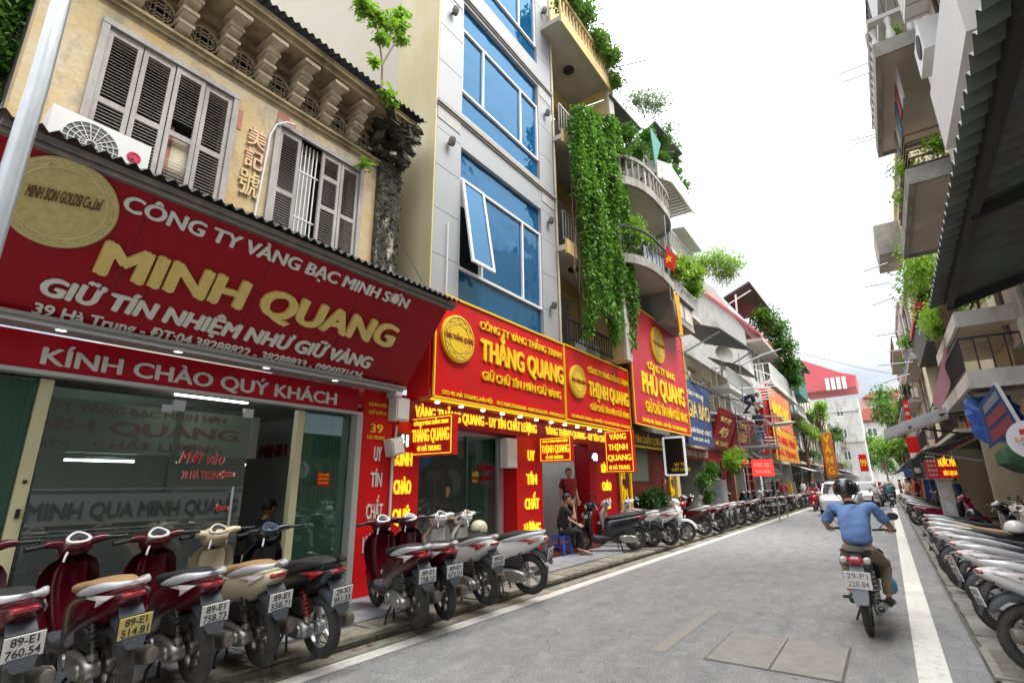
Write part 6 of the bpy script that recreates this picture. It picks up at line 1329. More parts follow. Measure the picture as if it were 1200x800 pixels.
    wobj('goods', mb, mat('goods_%d' % (seed % 5), [(.25,.05,.04),(.10,.12,.20),(.30,.22,.12),(.12,.16,.10),(.35,.33,.30)][seed % 5], .7, col2=[(.4,.3,.1),(.3,.3,.35),(.12,.05,.04),(.3,.2,.1),(.15,.1,.2)][(seed+2) % 5], scale=4), t)
    return t
shophouse('grey-green house with a green netted balcony past the red and yellow sign', 'L', -6.0, 46, 52, 10.6, gc, 31, awm=aww, sgn='KHÁNH HƯNG', sm_=mat('sign_brown', (.14,.06,.02), .5))
nb = thing('netted_balcony', 'dark green netted balcony box with a lean-to roof on the grey-green house', 'balcony', (-5.2,47.5,9)); FG = FR('L',-6.0); wobj('net_box', B(FG, (45.2,51.0,8.3,10.9,.02,1.5)), grn, nb); wobj('roof', MB().prism([FG.P(45,11.3,0), FG.P(51.2,11.3,0), FG.P(51.2,10.8,2.0), FG.P(45,10.8,2.0)], (0,0,.08)), awn, nb)
sign_box('plain wooden shutter board in a white frame on the grey-green house', FG, 46.6, 49.4, 5.0, 6.9, .35, M['brown'], (), Y_, name='window_board')
for args in (('pale green house beyond the netted balcony','L',-6.0,52,60,14.5,gw,32,None,awg,'THỜI TRANG',M['red']), ('cream house halfway down the left row','L',-5.9,60,68,10.5,cw,33,None,awb,'GIÀY DÉP',M['blackmetal']),
    ('white house before the pink building on the left','L',-5.8,68,76,9.0,ww,34,None,aww,'ÁO MƯA',M['red']), ('yellowish house far down the left row','L',-5.7,76,86,10.5,cw,35,None,awn,'MAY MẶC',M['red']),
    ('grey house far down the left row with a blue awning','L',-5.5,86,97,9.5,gc,36,None,awb,'BÁCH HÓA',nav), ('last pale house of the left row','L',-5.2,97,112,11,ww,37,None,aww,'ĐỒ CŨ',M['red'])):
    shophouse(args[0], *args[1:8], floors=args[8], awm=args[9], sgn=args[10], sm_=args[11])
for lb, px, py, Y, w_, h_, m_, tx in (('tall orange and yellow vertical sign on a pole beyond the first white awning',974,548,56,.85,3.9,mat('sign_orange', (.65,.17,.02), .5),'VÀNG'),('small red banner sign hanging far down the left side',1013,548,84,.9,2.2,M['red'],'99'),
    ('yellow and blue strip sign below the white awning',963,583,44,1.6,.6,mat('sign_strip', (.7,.5,.04), .5, col2=(.10,.12,.35), scale=2),'SALE')):
    p = GY(px,py,Y); s_ = thing('hanging_sign', lb, 'sign', p); Fq = FR('S', Y); wobj('board', MB().box(p.x-w_/2,p.x+w_/2,Y,Y+.2,p.z-h_*.2,p.z+h_*.8), m_, s_)
    if len(tx) == 4 and h_ > 3:
        for i, ch in enumerate(tx): text(ch, s_, Fq.P(p.x-w_*.3,p.z+h_*.58-i*h_*.24), (1,0,0), (0,0,1), w_*.6, h_*.16, Y_, off=.04)
    else: text(tx, s_, Fq.P(p.x-w_*.4,p.z+h_*.1), (1,0,0), (0,0,1), w_*.8, h_*.4, Y_, off=.04)
# white and pink landmark buildings at the bend
pb_ = thing('red_roofed_building', 'big white building with a pinkish red upper floor rising behind the left row', 'building', (-16,105,0)); FP = FR('S', 100)
def rectS(px0, py0, px1, py1, Y): p, q = GY(px0,py0,Y), GY(px1,py1,Y); return p.x, q.x, q.z, p.z
x0,x1 = GY(895,470,100).x, GY(1003,462,100).x; wall(FP, 'wall', pb_, ww, x0-6, x1, 0, GY(950,470,100).z, [(x1-11+i*2.6,x1-9.9+i*2.6,h,h+1.6) for i in range(4) for h in (5,8.5,12)], .4)
for i in range(4):
    for h in (5,8.5,12): window(FP, pb_, x1-11+i*2.6, x1-9.9+i*2.6, h, h+1.6, M['white'], G_GREEN, fw=.15)
wobj('wall_return', MB().box(x1-.4,x1+.01,100.5,112,0,GY(950,468,100).z-.1), ww, pb_); wobj('string_course', MB().box(x0-6,x1+.15,99.8,100,GY(950,520,100).z,GY(950,520,100).z+.4), ww, pb_); wobj('string_course', MB().box(x0-6,x1+.15,99.8,100,GY(950,485,100).z,GY(950,485,100).z+.5), ww, pb_); wobj('dark_room', MB().box(x0,x1-1,101,101.2,1,14), M['dark'], pb_)
A_ = [GY(*p,100.0) for p in ((897,480),(897,432),(942,423),(985,437),(1003,440),(1003,452),(930,462),(918,470))]
wobj('red_gable', MB().prism([(p.x,99.6,p.z) for p in A_], (0,10,0)), mat('pinkish_red_cladding', (.62,.12,.14), .7, col2=(.54,.10,.12), scale=.8), pb_)
x0,x1,z0,z1 = rectS(966,447,994,455,99.5)
for i in range(4): window(FR('S',99.4), pb_, x0+(x1-x0)*i/4+.1, x0+(x1-x0)*(i+1)/4-.1, z0, z1+.5, M['white'], G_DARK, d=.05, fw=.25)
fb_ = thing('red_tiled_building', 'white building with two low red tiled roofs closing the view at the bend', 'building', (2,150,0)); FQ = FR('S',150)
x0,x1,z1 = GY(1003,500,150).x, GY(1075,500,150).x, GY(1030,494,150).z; wall(FQ, 'wall', fb_, ww, x0, x1+8, 0, GY(1030,494,150).z, [(x0+2+i*4.2,x0+4.2+i*4.2,h,h+2.2) for i in range(5) for h in (6,12)], .4)
for i in range(5):
    for h in (6,12): window(FQ, fb_, x0+2+i*4.2, x0+4.2+i*4.2, h, h+2.2, M['white'], G_GREEN, fw=.25); wobj('dark_room', MB().box(x0,x1+8,151,151.3,0,z1), M['dark'], fb_)
for (pa, pb2, pc, pd) in (((1004,492),(1012,478),(1058,472),(1078,492)),((1010,466),(1022,459),(1052,457),(1064,463))): wobj('roof', MB().prism([GY(*p,149-0*1.0) for p in (pa,pb2,pc,pd)], (0,9,0)), mat('red_tiles', (.55,.15,.13), .7, col2=(.42,.12,.10), scale=1.5), fb_)
x0,x1,z0,z1 = rectS(1006,478,1060,495,150.5); wobj('upper_storey', MB().box(x0,x1,150.5,158,z0,z1+2), pk, fb_); x0,x1,z0,z1 = rectS(1016,463,1056,478,151); wobj('pavilion', MB().box(x0,x1,151,157,z0,z1), mat('pavilion_dark', (.25,.13,.11), .7), fb_)
x0,x1,z0,z1 = rectS(1022,449,1060,470,260); ft_ = thing('far_tower', 'pale blue-grey apartment block on the horizon above the red roofs', 'building', ((x0+x1)/2,260,0)); wobj('block', MB().box(x0,x1,260,275,0,z1), mat('hazy_blue', (.50,.58,.68), .8), ft_)
x2,x3,_,z3 = rectS(1034,447,1062,470,258); wobj('block', MB().box(x2,x3,258,262,0,z3), mat('hazy_white', (.66,.66,.66), .8, col2=(.5,.52,.55), scale=.4), ft_)
# street trees far away
def tree(label, x, y, z, r, seed, m=LG, n=3500, size=.35, trunk=True):
    rg_ = random.Random(seed); bl = [(x+rg_.uniform(-r,r)*.8, y+rg_.uniform(-r,r)*.8, z+rg_.uniform(-r,r)*.55, r*rg_.uniform(.4,.65)) for _ in range(9)]
    t = thing('street_tree', label, 'tree', (x,y,0)); leaf_obj('crown', leaf_cloud(blob_points(n, bl, rg_, .3), size, rng=rg_), m, t)
    mb = MB().tube([(x,y,0),(x+.1,y,z*.5),(x,y+.1,z)], [.18,.13,.06], 8)
    for b in bl[:5]: mb.tube([(x+.05,y,z*.55),((x+b[0])/2,(y+b[1])/2,(z*.55+b[2])/2+.2),b[:3]], [.08,.05,.02], 6)
    wobj('trunk', mb, M['brown'], t, True)
tree('light green street tree before the pale green house on the left', -4.7,58,8.4,1.3,41,LY,2200,.24); tree('dusty green tree in front of the white house halfway down', -4.6,70,7.0,1.3,42,LG,1800,.26); tree('small light tree at the foot of the netted balcony', -5.2,49.5,6.0,1.2,43,LY,1800,.22)
tree('green tree in the middle distance at the bend of the street', 0.0,112,6.5,4.2,44,LG,4200,.5); tree('tall tree rising behind the right shop awnings', 3.8,78,11,4.4,45,LG,5200,.5); tree('bright green tree low at the right side of the bend', 1.6,66,5.2,2.2,46,LY,3500,.35); bl = [(*GX(px,py,-7.1), r) for px,py,r in ((8,15,.45),(25,5,.35),(4,60,.4),(-20,30,.6),(12,85,.3),(-10,110,.4),(35,-15,.35),(0,-30,.6))]
plant('leafy tree peeking in at the top left corner beside the old house', bl, 4200, .10, LG, 'tree', 'street_tree', stems=[[(-7.3,.1,2),(-7.2,.15,5.5),(-7.1,.2,7.5)]], stem_r=.09, seed=47, shell=.2)
# sapling growing from the mossy cornice
sp_ = [GX(447,110,-5.7), GX(448,75,-5.7), GX(444,45,-5.7), GX(436,5,-5.7)]
bl = [(*GX(px,py,-5.7), r) for px,py,r in ((435,15,.22),(452,28,.22),(425,5,.2),(470,18,.2),(448,45,.16),(470,45,.17),(440,72,.10),(453,110,.16),(460,120,.14),(468,30,.18))]
plant('young leafy sapling growing out of the mossy end of the old cornice', bl, 900, .13, LY, 'sapling', 'sapling', stems=[sp_, [sp_[1], GX(462,52,-5.7), GX(472,20,-5.7)]], stem_r=.02, seed=51, shell=.05)
plant('small fern tuft growing on the mossy pilaster beside the second shutters', [(*GX(428,192,-6.1), .14)], 110, .09, LY, 'plant', 'fern', seed=52, shell=.1)
# ================================================================== RIGHT SIDE
XR = 3.15
r0 = thing('canopied_house', 'white house with stacked balconies above the corrugated canopy on the right', 'building', (3.5,6,0)); F0 = FR('R', 1.95)
wpan = mat('white_panelled_render', (.66,.65,.64), .6, col2=(.60,.59,.58), scale=1)
wobj('upper_wall', B(F0, (-6,11.0,5.2,16,-1,0)), wpan, r0); wobj('corner_pilaster', B(F0, (10.7,11.05,4.6,16,.0,.09)), wpan, r0)
wobj('tiled_balcony', B(F0, (7.2,10.2,9.6,12.4,.001,.35)), wpan, r0); wobj('tiled_balcony', B(F0, (7.2,10.0,6.8,7.9,.001,.30)), wpan, r0); mb = MB()
for i in range(12): F0.box(mb, 7.19, 10.21, 9.75+i*.22, 9.765+i*.22, .35, .353)
for i in range(9): F0.box(mb, 7.3+i*.35, 7.32+i*.35, 9.592, 9.598, .01, .34)
kind(wobj('tile_joints', mb, jm2, r0), 'stuff')
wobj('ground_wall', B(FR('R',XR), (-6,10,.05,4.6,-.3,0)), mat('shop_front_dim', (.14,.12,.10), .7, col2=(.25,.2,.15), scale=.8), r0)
cn = thing('corrugated_canopy', 'dark corrugated metal canopy overhanging the right pavement at the top right', 'canopy', (1.5,5,3.8))
cm_ = mat('canopy_sheet', (.17,.20,.19), .5, metal=.1, col2=(.10,.12,.115), scale=2.5, stain=(.12,.09,.07), sscale=3, samt=.6)
# sheet ribs run from the wall to the street edge
corrugated('sheet', cn, cm_, [(.80,2.0,4.06),(3.2,2.0,4.75),(.80,8.22,3.77),(3.2,8.22,4.45)], (0,0,1), .17, .045)
bm_ = mat('canopy_beam', (.022,.022,.024), .5)
for nm, a, b, r, r2 in (('edge_beam',(.98,2.0,4.03),(.98,8.15,3.74),.035,.06),('beam',(2.0,2,4.30),(2.0,8.15,4.02),.03,.05),('cross_beam',(.95,8.12,3.70),(3.2,8.12,4.34),.03,.05),('cross_beam',(.95,5.6,3.82),(3.2,5.6,4.47),.03,.05),('cross_beam',(.95,3.2,3.93),(3.2,3.2,4.60),.03,.05)): wobj(nm, MB().bar(a, b, r, r2), bm_, cn)
# house with stacked concrete balconies behind the canopy
r1 = thing('balcony_house', 'weathered concrete house with projecting balconies and clothes rods above the canopy edge', 'building', (3,13,0)); F1 = FR('R', 2.75)
wall(F1, 'wall', r1, ww, 11.06, 15.4, 4.4, 17, [(11.8,13.2,10.6,12.6),(13.6,14.8,10.6,12.6),(11.8,13.2,7.6,9.4),(13.6,14.8,7.6,9.4),(11.8,14.8,13.8,15.8)], .3)
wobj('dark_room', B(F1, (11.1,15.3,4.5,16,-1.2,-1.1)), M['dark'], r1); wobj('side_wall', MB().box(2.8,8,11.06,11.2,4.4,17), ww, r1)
for z, d, mm in ((10.0,1.45,sof),(7.05,1.42,sof)):
    wobj('balcony_slab', B(F1, (11.3,15.3,z,z+.16,.001,d)), mm, r1); wobj('slab_edge', B(F1, (11.24,15.36,z-.08,z+.24,d,d+.10),(11.24,11.3,z-.08,z+.24,0,d-.001),(15.3,15.36,z-.08,z+.24,0,d-.001)), gc, r1)
bal = MB().lathe([(.05,0),(.085,.12),(.035,.34),(.075,.52),(.05,.55)], (0,0,0), n=10).mesh('baluster', True); bal.materials.append(M['white'])
for i in range(4): inst('baluster', bal, r1, F1.P(11.32,10.24,.20+i*.34))
for i in range(12): inst('baluster', bal, r1, F1.P(11.5+i*.33,10.24,1.46))
wobj('handrail', B(F1, (11.25,15.35,10.79,10.88,1.38,1.54),(11.25,11.4,10.79,10.88,0,1.379)), ww, r1); railing(F1, r1, 11.3, 15.3, 10.9, 11.5, 1.45, M['blackmetal'], .2, .01, 0)
wobj('round_column', MB().tube([(1.55,14.6,10.2),(1.55,14.6,13.2)], .11, 12), sof, r1, True)
mb = MB()
for k in range(5): z = 7.35+k*.17; mb.bar(F1.P(11.3,z,1.42), F1.P(15.3,z,1.42), .018); mb.bar(F1.P(11.3,z,.1), F1.P(11.3,z,1.42), .018)
wobj('rusty_rails', mb, rust, r1)
plant('yellowing vines threaded through the rusty rails of the lower right balcony', [(*F1.P(11.35,7.7,.5),.32),(*F1.P(11.35,7.65,1.0),.34),(*F1.P(12.0,7.7,1.4),.35),(*F1.P(13.2,7.6,1.4),.35)], 1500, .09, LY, 'plant', 'balcony_plant', seed=61, shell=.1)
plant('small plants behind the white balusters of the upper right balcony', [(*F1.P(11.6,10.6,.6),.2),(*F1.P(11.6,10.6,1.1),.2)], 260, .09, LY, 'plant', 'balcony_plant', seed=62)

for i, (a, h, d) in enumerate(((12.2,10.75,.05),(13.9,7.5,.05),(8.2,5.6,.02),(9.3,8.3,.02))):
    FX = F1 if i < 2 else F0; u_ = wobj('air_conditioner_unit', B(FX, (a,a+.8,h,h+.55,d,d+.32)), M['white'], r1 if i < 2 else r0); wobj('fan_grille', MB().lathe([(.2,0),(.2,.01)], FX.P(a+.3,h+.27,d+.325), FX.n, 14), M['dark'], u_)
for a in (11.15,13.3,15.25): wobj('drain_pipe', MB().tube([F1.P(a,4.5,.06), F1.P(a,16,.06)], .05, 7), gc, r1)
for a, h0_, h1_ in ((4.2,5.9,7.6),(6.0,5.9,7.6),(8.3,8.2,9.4),(4.4,9,10.6)): window(F0, r0, a, a+1.2, h0_, h1_, M['brown'], G_DARK, d=.0, nv=2)
mb = MB()
for i in range(9): a = 11.6+i*.2; mb.bar(F1.P(a,7.5,.25), F1.P(a,9.5,.25), .009)
for i in range(8): h = 7.5+i*.28; mb.bar(F1.P(11.6,h,.25), F1.P(13.2,h,.25), .009)
wobj('window_cage', mb, rust, r1)
for k in range(5): wobj('laundry', B(F1, (11.7+k*.6,12.1+k*.6,9.1+.1*(k%2),9.85,1.2,1.23)), mat('laundry_r%d' % k, [(.4,.4,.42),(.3,.06,.07),(.08,.14,.25),(.45,.4,.3),(.2,.2,.22)][k], .9), r1)
wobj('upper_block', MB().box(1.9,2.6,12.2,15.4,13.0,17).box(1.75,1.95,12.6,15.2,13.2,17), mat('grey_white_bay', (.52,.52,.53), .7), r1)
_ord = iter('topmost second third fourth fifth sixth seventh eighth ninth tenth lowest'.split())
def rod(label, pa, pb, Y, r=.016, m=None): label = next(_ord)+' of the clothes rods sticking out over the street on the right'; a, b = GY(*pa,Y), GY(*pb,Y); return tag(wobj('clothes_rod', MB().tube([a, b], r, 6), m or M['steel'], None), label, 'rod', 'clothes rods poking out over the street on the right')
for pa, pb, Y in (((982,88),(1027,70),12),((987,97),(1028,82),12.4),((996,165),(1034,156),14.6),((1000,170),(1034,158),14.9),((1012,318),(1040,308),22),((1014,336),(1042,331),23),((1022,358),(1048,348),26),((1026,394),(1058,388),24),((1028,428),(1070,424),22),((1036,448),(1066,438),25),((1040,412),(1060,408),30)):
    rod('thin metal clothes rod sticking out over the street from the right balconies', pa, pb, Y, .014 if Y < 16 else .022)
# concrete first-floor balconies behind the canopy, tarp, board, AC
r2 = thing('low_balcony_house', 'house with two deep whitewashed first floor slabs just beyond the corrugated canopy', 'building', (3,17,0)); F2 = FR('R', 3.0)
wall(F2, 'wall', r2, cw, 14.4, 21.5, 3.0, 8.2, [(15.4,17.0,5.4,7.2),(18.2,20.2,5.4,7.2),(15.4,17,3.7,4.8)], .3); wobj('dark_room', B(F2, (14.5,21.4,3,8,-1.2,-1.1)), M['dark'], r2)
wobj('upper_slab', B(F2, (14.5,19.5,4.95,5.15,.001,1.15)), sof, r2); wobj('upper_slab_face', B(F2, (14.42,14.5,4.86,5.2,-1,1.2),(14.5,19.5,4.9,5.2,1.15,1.22)), ww, r2)
wobj('lower_slab', B(F2, (14.1,20.5,3.55,3.75,.001,1.22)), sof, r2); wobj('lower_slab_face', B(F2, (14.02,14.1,3.45,3.82,-1,1.3),(14.1,20.5,3.5,3.8,1.22,1.30)), ww, r2)
for i in range(5): wobj('plank', B(F2, (14.6+i*.95,15.5+i*.95,4.93,4.948,.05,1.1)), M['beige'], r2)
railing(F2, r2, 14.5, 20, 3.82, 4.6, 1.25, M['blackmetal'], .25, .014, 0); railing(F2, r2, 14.5, 19.4, 5.2, 6.2, 1.15, M['brown'], .3, .025, 0)
wobj('left_column', B(F2, (14.3,14.42,.1,8.1,-.8,-.2)), M['beige'], r2)
a3 = thing('air_conditioner', 'greenish white air conditioner hung between the two concrete slabs at the right edge', 'air conditioner', (3,14.2,4)); wobj('case', MB().box(2.66,3.7,13.72,14.0,3.86,4.72), mat('ac_greenish', (.55,.58,.50), .5), a3); wobj('vent_slot', MB().box(2.8,3.0,13.71,13.718,4.55,4.6), M['blackmetal'], a3)
a4 = thing('wall_cabinet', 'tall pale green metal cabinet below the slab at the right edge', 'cabinet', (3,13.8,2)); wobj('case', MB().box(2.75,3.5,13.6,13.9,2.2,3.4), mat('cabinet_pale_green', (.42,.48,.40), .5), a4); wobj('door', MB().box(2.8,3.45,13.58,13.598,2.25,3.35), mat('cabinet_pale_green', (.42,.48,.40), .5), a4)
tn = thing('tarpaulin', 'crumpled bright blue tarpaulin bundle hanging under the lower slab', 'tarpaulin', (1.95,15.4,2.5)); mb = MB(); rg_ = random.Random(8); rings = []
for i in range(9):
    t_ = i/8; z = 3.38-.95*t_; rings.append([Vector((2.08+(.36+.10*math.sin(t_*3))*math.cos(2*PI*k/18)+rg_.uniform(-.04,.04)+.10*t_, 15.3+.45*math.sin(2*PI*k/18)+rg_.uniform(-.05,.05), z+rg_.uniform(-.03,.03))) for k in range(18)])
mb.loft(rings); wobj('cloth', mb, mat('tarp_blue', (.01,.11,.50), .35, col2=(.01,.07,.34), scale=4), tn); wobj('cord', MB().tube([(1.75,14.9,3.5),(2.0,14.78,3.0),(2.1,14.8,2.5)], .012, 5), M['blackmetal'], tn)
bd = thing('price_board', 'tilted dark blue board with reddish price panels in a white-edged frame under the slab', 'sign', (2.2,13,2.5)); bq_ = [GX(1128,475,2.2), GX(1165,447,2.3)]
c0, c1, c2_, c3 = GY(1147,476,13.4), GY(1166,448,13.4), GY(1196,498,13.4), GY(1160,526,13.4)
wobj('board', MB().prism([c0,c1,c2_,c3], (0,.04,0)), nav, bd); wobj('white_edge', MB().bar(c1,c2_,.03), M['white'], bd)
for u0, u1 in ((.10,.28),(.38,.60),(.68,.93)):
    e = lambda u, v: (c0.lerp(c3,u)).lerp(c1.lerp(c2_,u), v)+Vector((0,-.02,0)); wobj('price_panel', MB().prism([e(u0,.15),e(u0,.85),e(u1,.85),e(u1,.15)], (0,.006,0)), mat('price_panel_red', (.26,.05,.06), .6) if u0 > .3 else mat('price_panel_grey', (.22,.23,.27), .6), bd)
um = thing('folded_parasol', 'folded dark green parasol carrying a round white sign at the right edge', 'parasol', (1.75,9.9,.1)); gm_ = mat('parasol_green', (.035,.085,.035), .7, col2=(.02,.05,.025), scale=7)
mb = MB(); rings = []; rg_ = random.Random(3)
for i, (z, r) in enumerate(((2.32,.10),(2.15,.30),(1.98,.42),(1.86,.46),(1.74,.36),(1.66,.12))): rings.append([Vector((1.80+r*(1+.22*math.sin(k*3.1+i))*math.cos(2*PI*k/20), 9.95+r*.7*(1+.2*math.sin(k*2.3))*math.sin(2*PI*k/20), z+rg_.uniform(-.03,.03)+.03*math.sin(k*1.7))) for k in range(20)])
mb.loft(rings); wobj('canopy', mb, gm_, um, True); wobj('pole', MB().tube([(1.9,10,.08),(1.9,10,2.0)], .025, 8), M['steel'], um)
rs_ = wobj('round_sign', MB().lathe([(.25,0),(.25,.02)], (1.62,9.42,2.12), (-.35,-1,-.12), 32), mat('disc_white', (.78,.78,.84), .4), um)
dn_ = Vector((-.35,-1,0)).normalized(); dr_ = Vector((1,-.35,0)).normalized()
for s, u, h, w_, c, mm in (('SAN S',-.17,-.02,.30,.055,mat('disc_orange', (.75,.38,.05), .5)),('HANOI',-.10,-.075,.2,.03,mat('disc_blue', (.12,.15,.45), .5))): text(s, rs_, Vector((1.62,9.42,2.12))+dn_*.03+dr_*u+Vector((0,0,h)), dr_, (0,0,1), w_, c, mm, off=.02, depth=.004)
wobj('emblem', MB().obox(Vector((1.62,9.42,2.12))+dn_*.032+dr_*.0+Vector((0,0,.10)), dr_*.10, dn_*.004, Vector((0,0,.035))), M['pink'], rs_)
# shop fronts under the slabs
s1 = thing('brown_shopfront', 'dim brown timber shop front behind the parked scooters on the right', 'shop front', (3.2,14,0)); F3 = FR('R', XR)
tim = mat('ochre_timber', (.24,.15,.05), .6, col2=(.16,.09,.035), scale=4, stretch=(1,1,.25))
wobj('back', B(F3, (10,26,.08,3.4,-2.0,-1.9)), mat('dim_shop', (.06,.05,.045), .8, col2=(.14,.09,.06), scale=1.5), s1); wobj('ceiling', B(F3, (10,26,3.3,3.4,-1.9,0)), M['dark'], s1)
for a, w_ in ((10.2,.5),(12.9,.9),(14.0,.35),(15.0,.12),(19.8,.3),(23.2,.3),(25.6,.3)): wobj('timber_pier', B(F3, (a,a+w_,.08,3.3,-.4,.02)), tim, s1)
wobj('door_leaf', B(F3, (10.8,12.8,.08,2.6,-.2,-.12)), tim, s1); wobj('shelf', B(F3, (15.5,19.5,.1,1.2,-1.6,-1.0)), M['brown'], s1)
for i in range(9): a = 15.6+i*.45; tag(wobj('hanging_shirt', MB().prism([F3.P(a,2.3,-.3),F3.P(a+.38,2.3,-.3),F3.P(a+.44,2.0,-.3),F3.P(a+.33,1.95,-.3),F3.P(a+.33,1.35,-.3),F3.P(a+.05,1.35,-.3),F3.P(a+.05,1.95,-.3),F3.P(a-.06,2.0,-.3)], (.06,0,0)), mat('shirt_%d' % i, [(.03,.03,.04),(.40,.03,.05),(.10,.12,.2),(.03,.03,.03),(.2,.25,.35),(.3,.05,.05),(.05,.05,.06),(.4,.35,.3),(.04,.05,.1)][i], .8), None), '%s shirt on a hanger in the dim shop on the right' % ['black','crimson','dark blue','sooty black','grey-blue','dull red','charcoal','beige','navy'][i], 'shirt', 'shirts hanging in the dim right-hand shop')
nh = thing('shop_sign', 'dark red and orange NƯỚC MÍA sign above the right grey cabinet', 'sign', (2,18,2.2)); Fn = FR('S', 18.0)
x0, x1, z0, z1 = rectS(1083,538,1101,561,18); x2, x3, z2, z3 = rectS(1097,541,1124,560,17.9)
wobj('notice_board', MB().box(x0,x1,18,18.06,z0,z1), mat('board_crimson', (.45,.02,.05), .5), nh); wobj('lit_board', MB().box(x2,x3,17.9,17.95,z2,z3), M['red'], nh); Fm = FR('S', 17.9)
text('NƯỚC MÍA', nh, Fm.P(x2+.04,z2+.30), (1,0,0), (0,0,1), (x3-x2)*.9, .20, YG, off=.04); text('SIÊU SẠCH', nh, Fm.P(x2+.1,z2+.08), (1,0,0), (0,0,1), (x3-x2)*.7, .11, YG, off=.04)
for i in range(5): text('MÍA - SỮA - CHÈ', nh, Fn.P(x0+.04,z0+.08+i*.12), (1,0,0), (0,0,1), (x1-x0)*.8, .05, M['cream'], off=.02)
cb2 = thing('street_cabinet', 'light grey telecom cabinet with peeling notices standing among the scooters on the right', 'cabinet', (1.7,18.6,.09)); x0, x1, z0, z1 = rectS(1098,562,1125,610,18.6)
cgm = mat('cabinet_grey', (.50,.52,.50), .6, col2=(.42,.44,.42), scale=3, stain=(.25,.25,.23), sscale=3)
wobj('body', MB().box(x0,x1,18.6,19.0,.09,z1), cgm, cb2); wobj('cap', MB().box(x0-.04,x1+.04,18.56,19.04,z1,z1+.05), cgm, cb2)
for a, h, w_, hh in ((.15,1.20,.5,.22),(.2,.82,.3,.28),(.5,.80,.25,.25)): wobj('paper_notice', MB().box(x0+(x1-x0)*a,x0+(x1-x0)*(a+w_),18.592,18.599,h,h+hh), mat('paper', (.68,.69,.70), .8, col2=(.45,.47,.52), scale=20), cb2)
aw = thing('awning', 'long dark sheet awning reaching far over the street on the right', 'awning', (1.2,19,3.2))
wobj('sheet', MB().prism([GY(1112,487,17.5), GY(1108,477,18.2), GY(1036,504,20.5), GY(1037,514,19.2)], (.0,.9,.10)), awn, aw); wobj('edge_bar', MB().bar(GY(1037,516,19.15), GY(1112,489,17.45), .025), M['steel'], aw); wobj('strut', MB().bar(GY(1064,500,18.6), Vector((3,18.6,2.6)), .025).bar(GY(1100,486,17.8), Vector((3,17.8,3.4)), .03), M['blackmetal'], aw)
# cream ribbed house with sign box and red awning edge
r3 = shophouse('tall cream house with ribbed front beyond the low slabs on the right', 'R', 2.55, 21.6, 31, 14.5, cw, 71, awm=awn, sgn='QUÁN CƠM', sm_=M['red'], blc=.5)
mb = MB()
for i in range(24): FR('R',2.55).box(mb, 21.7+i*.38, 21.78+i*.38, 8.2, 14.3, 0, .05)
wobj('front_ribs', mb, cw, r3)
wobj('cream_shaft', B(FR('R',2.2), (27.0,28.6,3.4,9.3,-.3,.15)), cw, r3)
sign_box('grey signboard box seen from below high on the cream house', FR('R',2.5), 30.0, 33.0, 12.6, 14.2, 1.0, gc, (), Y_, th=1.0, name='sign_box')
plant('pale creeper trailing over the ribbed front of the cream house', [(*FR('R',2.3).P(21.8,9.6,.1),.8),(*FR('R',2.3).P(23,9.0,.2),.9),(*FR('R',2.3).P(22.5,8.0,.2),.9),(*FR('R',2.3).P(21.2,8.6,.2),.7)], 3600, .15, LY, 'creeper', 'creeper', seed=63, shell=.1)
plant('yellow-green bush on the balcony just below the canopy tip', [(2.1,16.6,6.1,.55),(1.9,17.6,5.9,.6),(2.0,18.6,6.0,.6),(1.75,17.0,5.5,.4),(2.3,15.8,6.0,.5)], 5200, .10, LY, 'bush', 'balcony_bush', seed=64, shell=.2)
rb2 = thing('red_trimmed_awning', 'black awning box with a red top edge beneath the creeper on the right', 'awning', (2,24,7)); F4 = FR('R',2.55); wobj('box', B(F4, (22,27,6.2,7.4,.01,.7)), awn, rb2); wobj('red_edge', B(F4, (21.9,27.1,7.4,7.6,0,.78)), M['pink'], rb2)
tag(wobj('pink_cloth', cloth([GY(1107,402,17), GY(1112,455,17), GY(1101,492,17), GY(1093,460,17)], .04), mat('cloth_pink', (.62,.22,.28), .8, col2=(.55,.35,.40), scale=5), None, True), 'hanging pink patterned cloth beside the low slabs on the right', 'cloth')
for args in (('grey house with metal frames beyond the cream one on the right',2.5,31,39,11.5,gc,72,awg,'KHÓA KÉO'),('white house with blue awning farther down the right row',2.4,39,48,12.5,ww,73,awb,'NHÀ NGHỈ'),('pinkish house farther down the right row',2.3,48,58,10.5,pk,74,awn,'TẠP HÓA'),('cream house far down the right row',2.2,58,70,9,cw,75,awb,'VẢI'),('last grey house of the right row',2.2,70,84,8,gc,76,awn,'SỬA XE')):
    shophouse(args[0],'R',*args[1:7],awm=args[7],sgn=args[8], blc=.8)
for lb, px0, py0, px1, py1, Y, m_, tx in (('white and red vertical sign under the cream shaft on the right',1057,469,1070,498,30,M['red'],('NHÀ','HÀNG','BIA')),('red pennant sign hanging over the dark awning on the right',1061,512,1079,530,28,M['red'],()),('black menu board with white rim beyond the dark awning',1067,537,1082,559,24,M['blackmetal'],('MENU',)),('blue hanging bag sign beyond the menu board',1058,548,1068,559,26,awb,())):
    x0,x1,z0,z1 = rectS(px0,py0,px1,py1,Y); s_ = thing('hanging_sign', lb, 'sign', (x0,Y,z0)); wobj('board', MB().box(x0,x1,Y,Y+.12,z0,z1), m_, s_)
    for i, w_ in enumerate(tx): text(w_, s_, Vector((x0+(x1-x0)*.15,Y,z1-(i+1)*(z1-z0)/(len(tx)+.3))), (1,0,0), (0,0,1), (x1-x0)*.7, (z1-z0)/(len(tx)+1)*.55, M['cream'], off=.04)
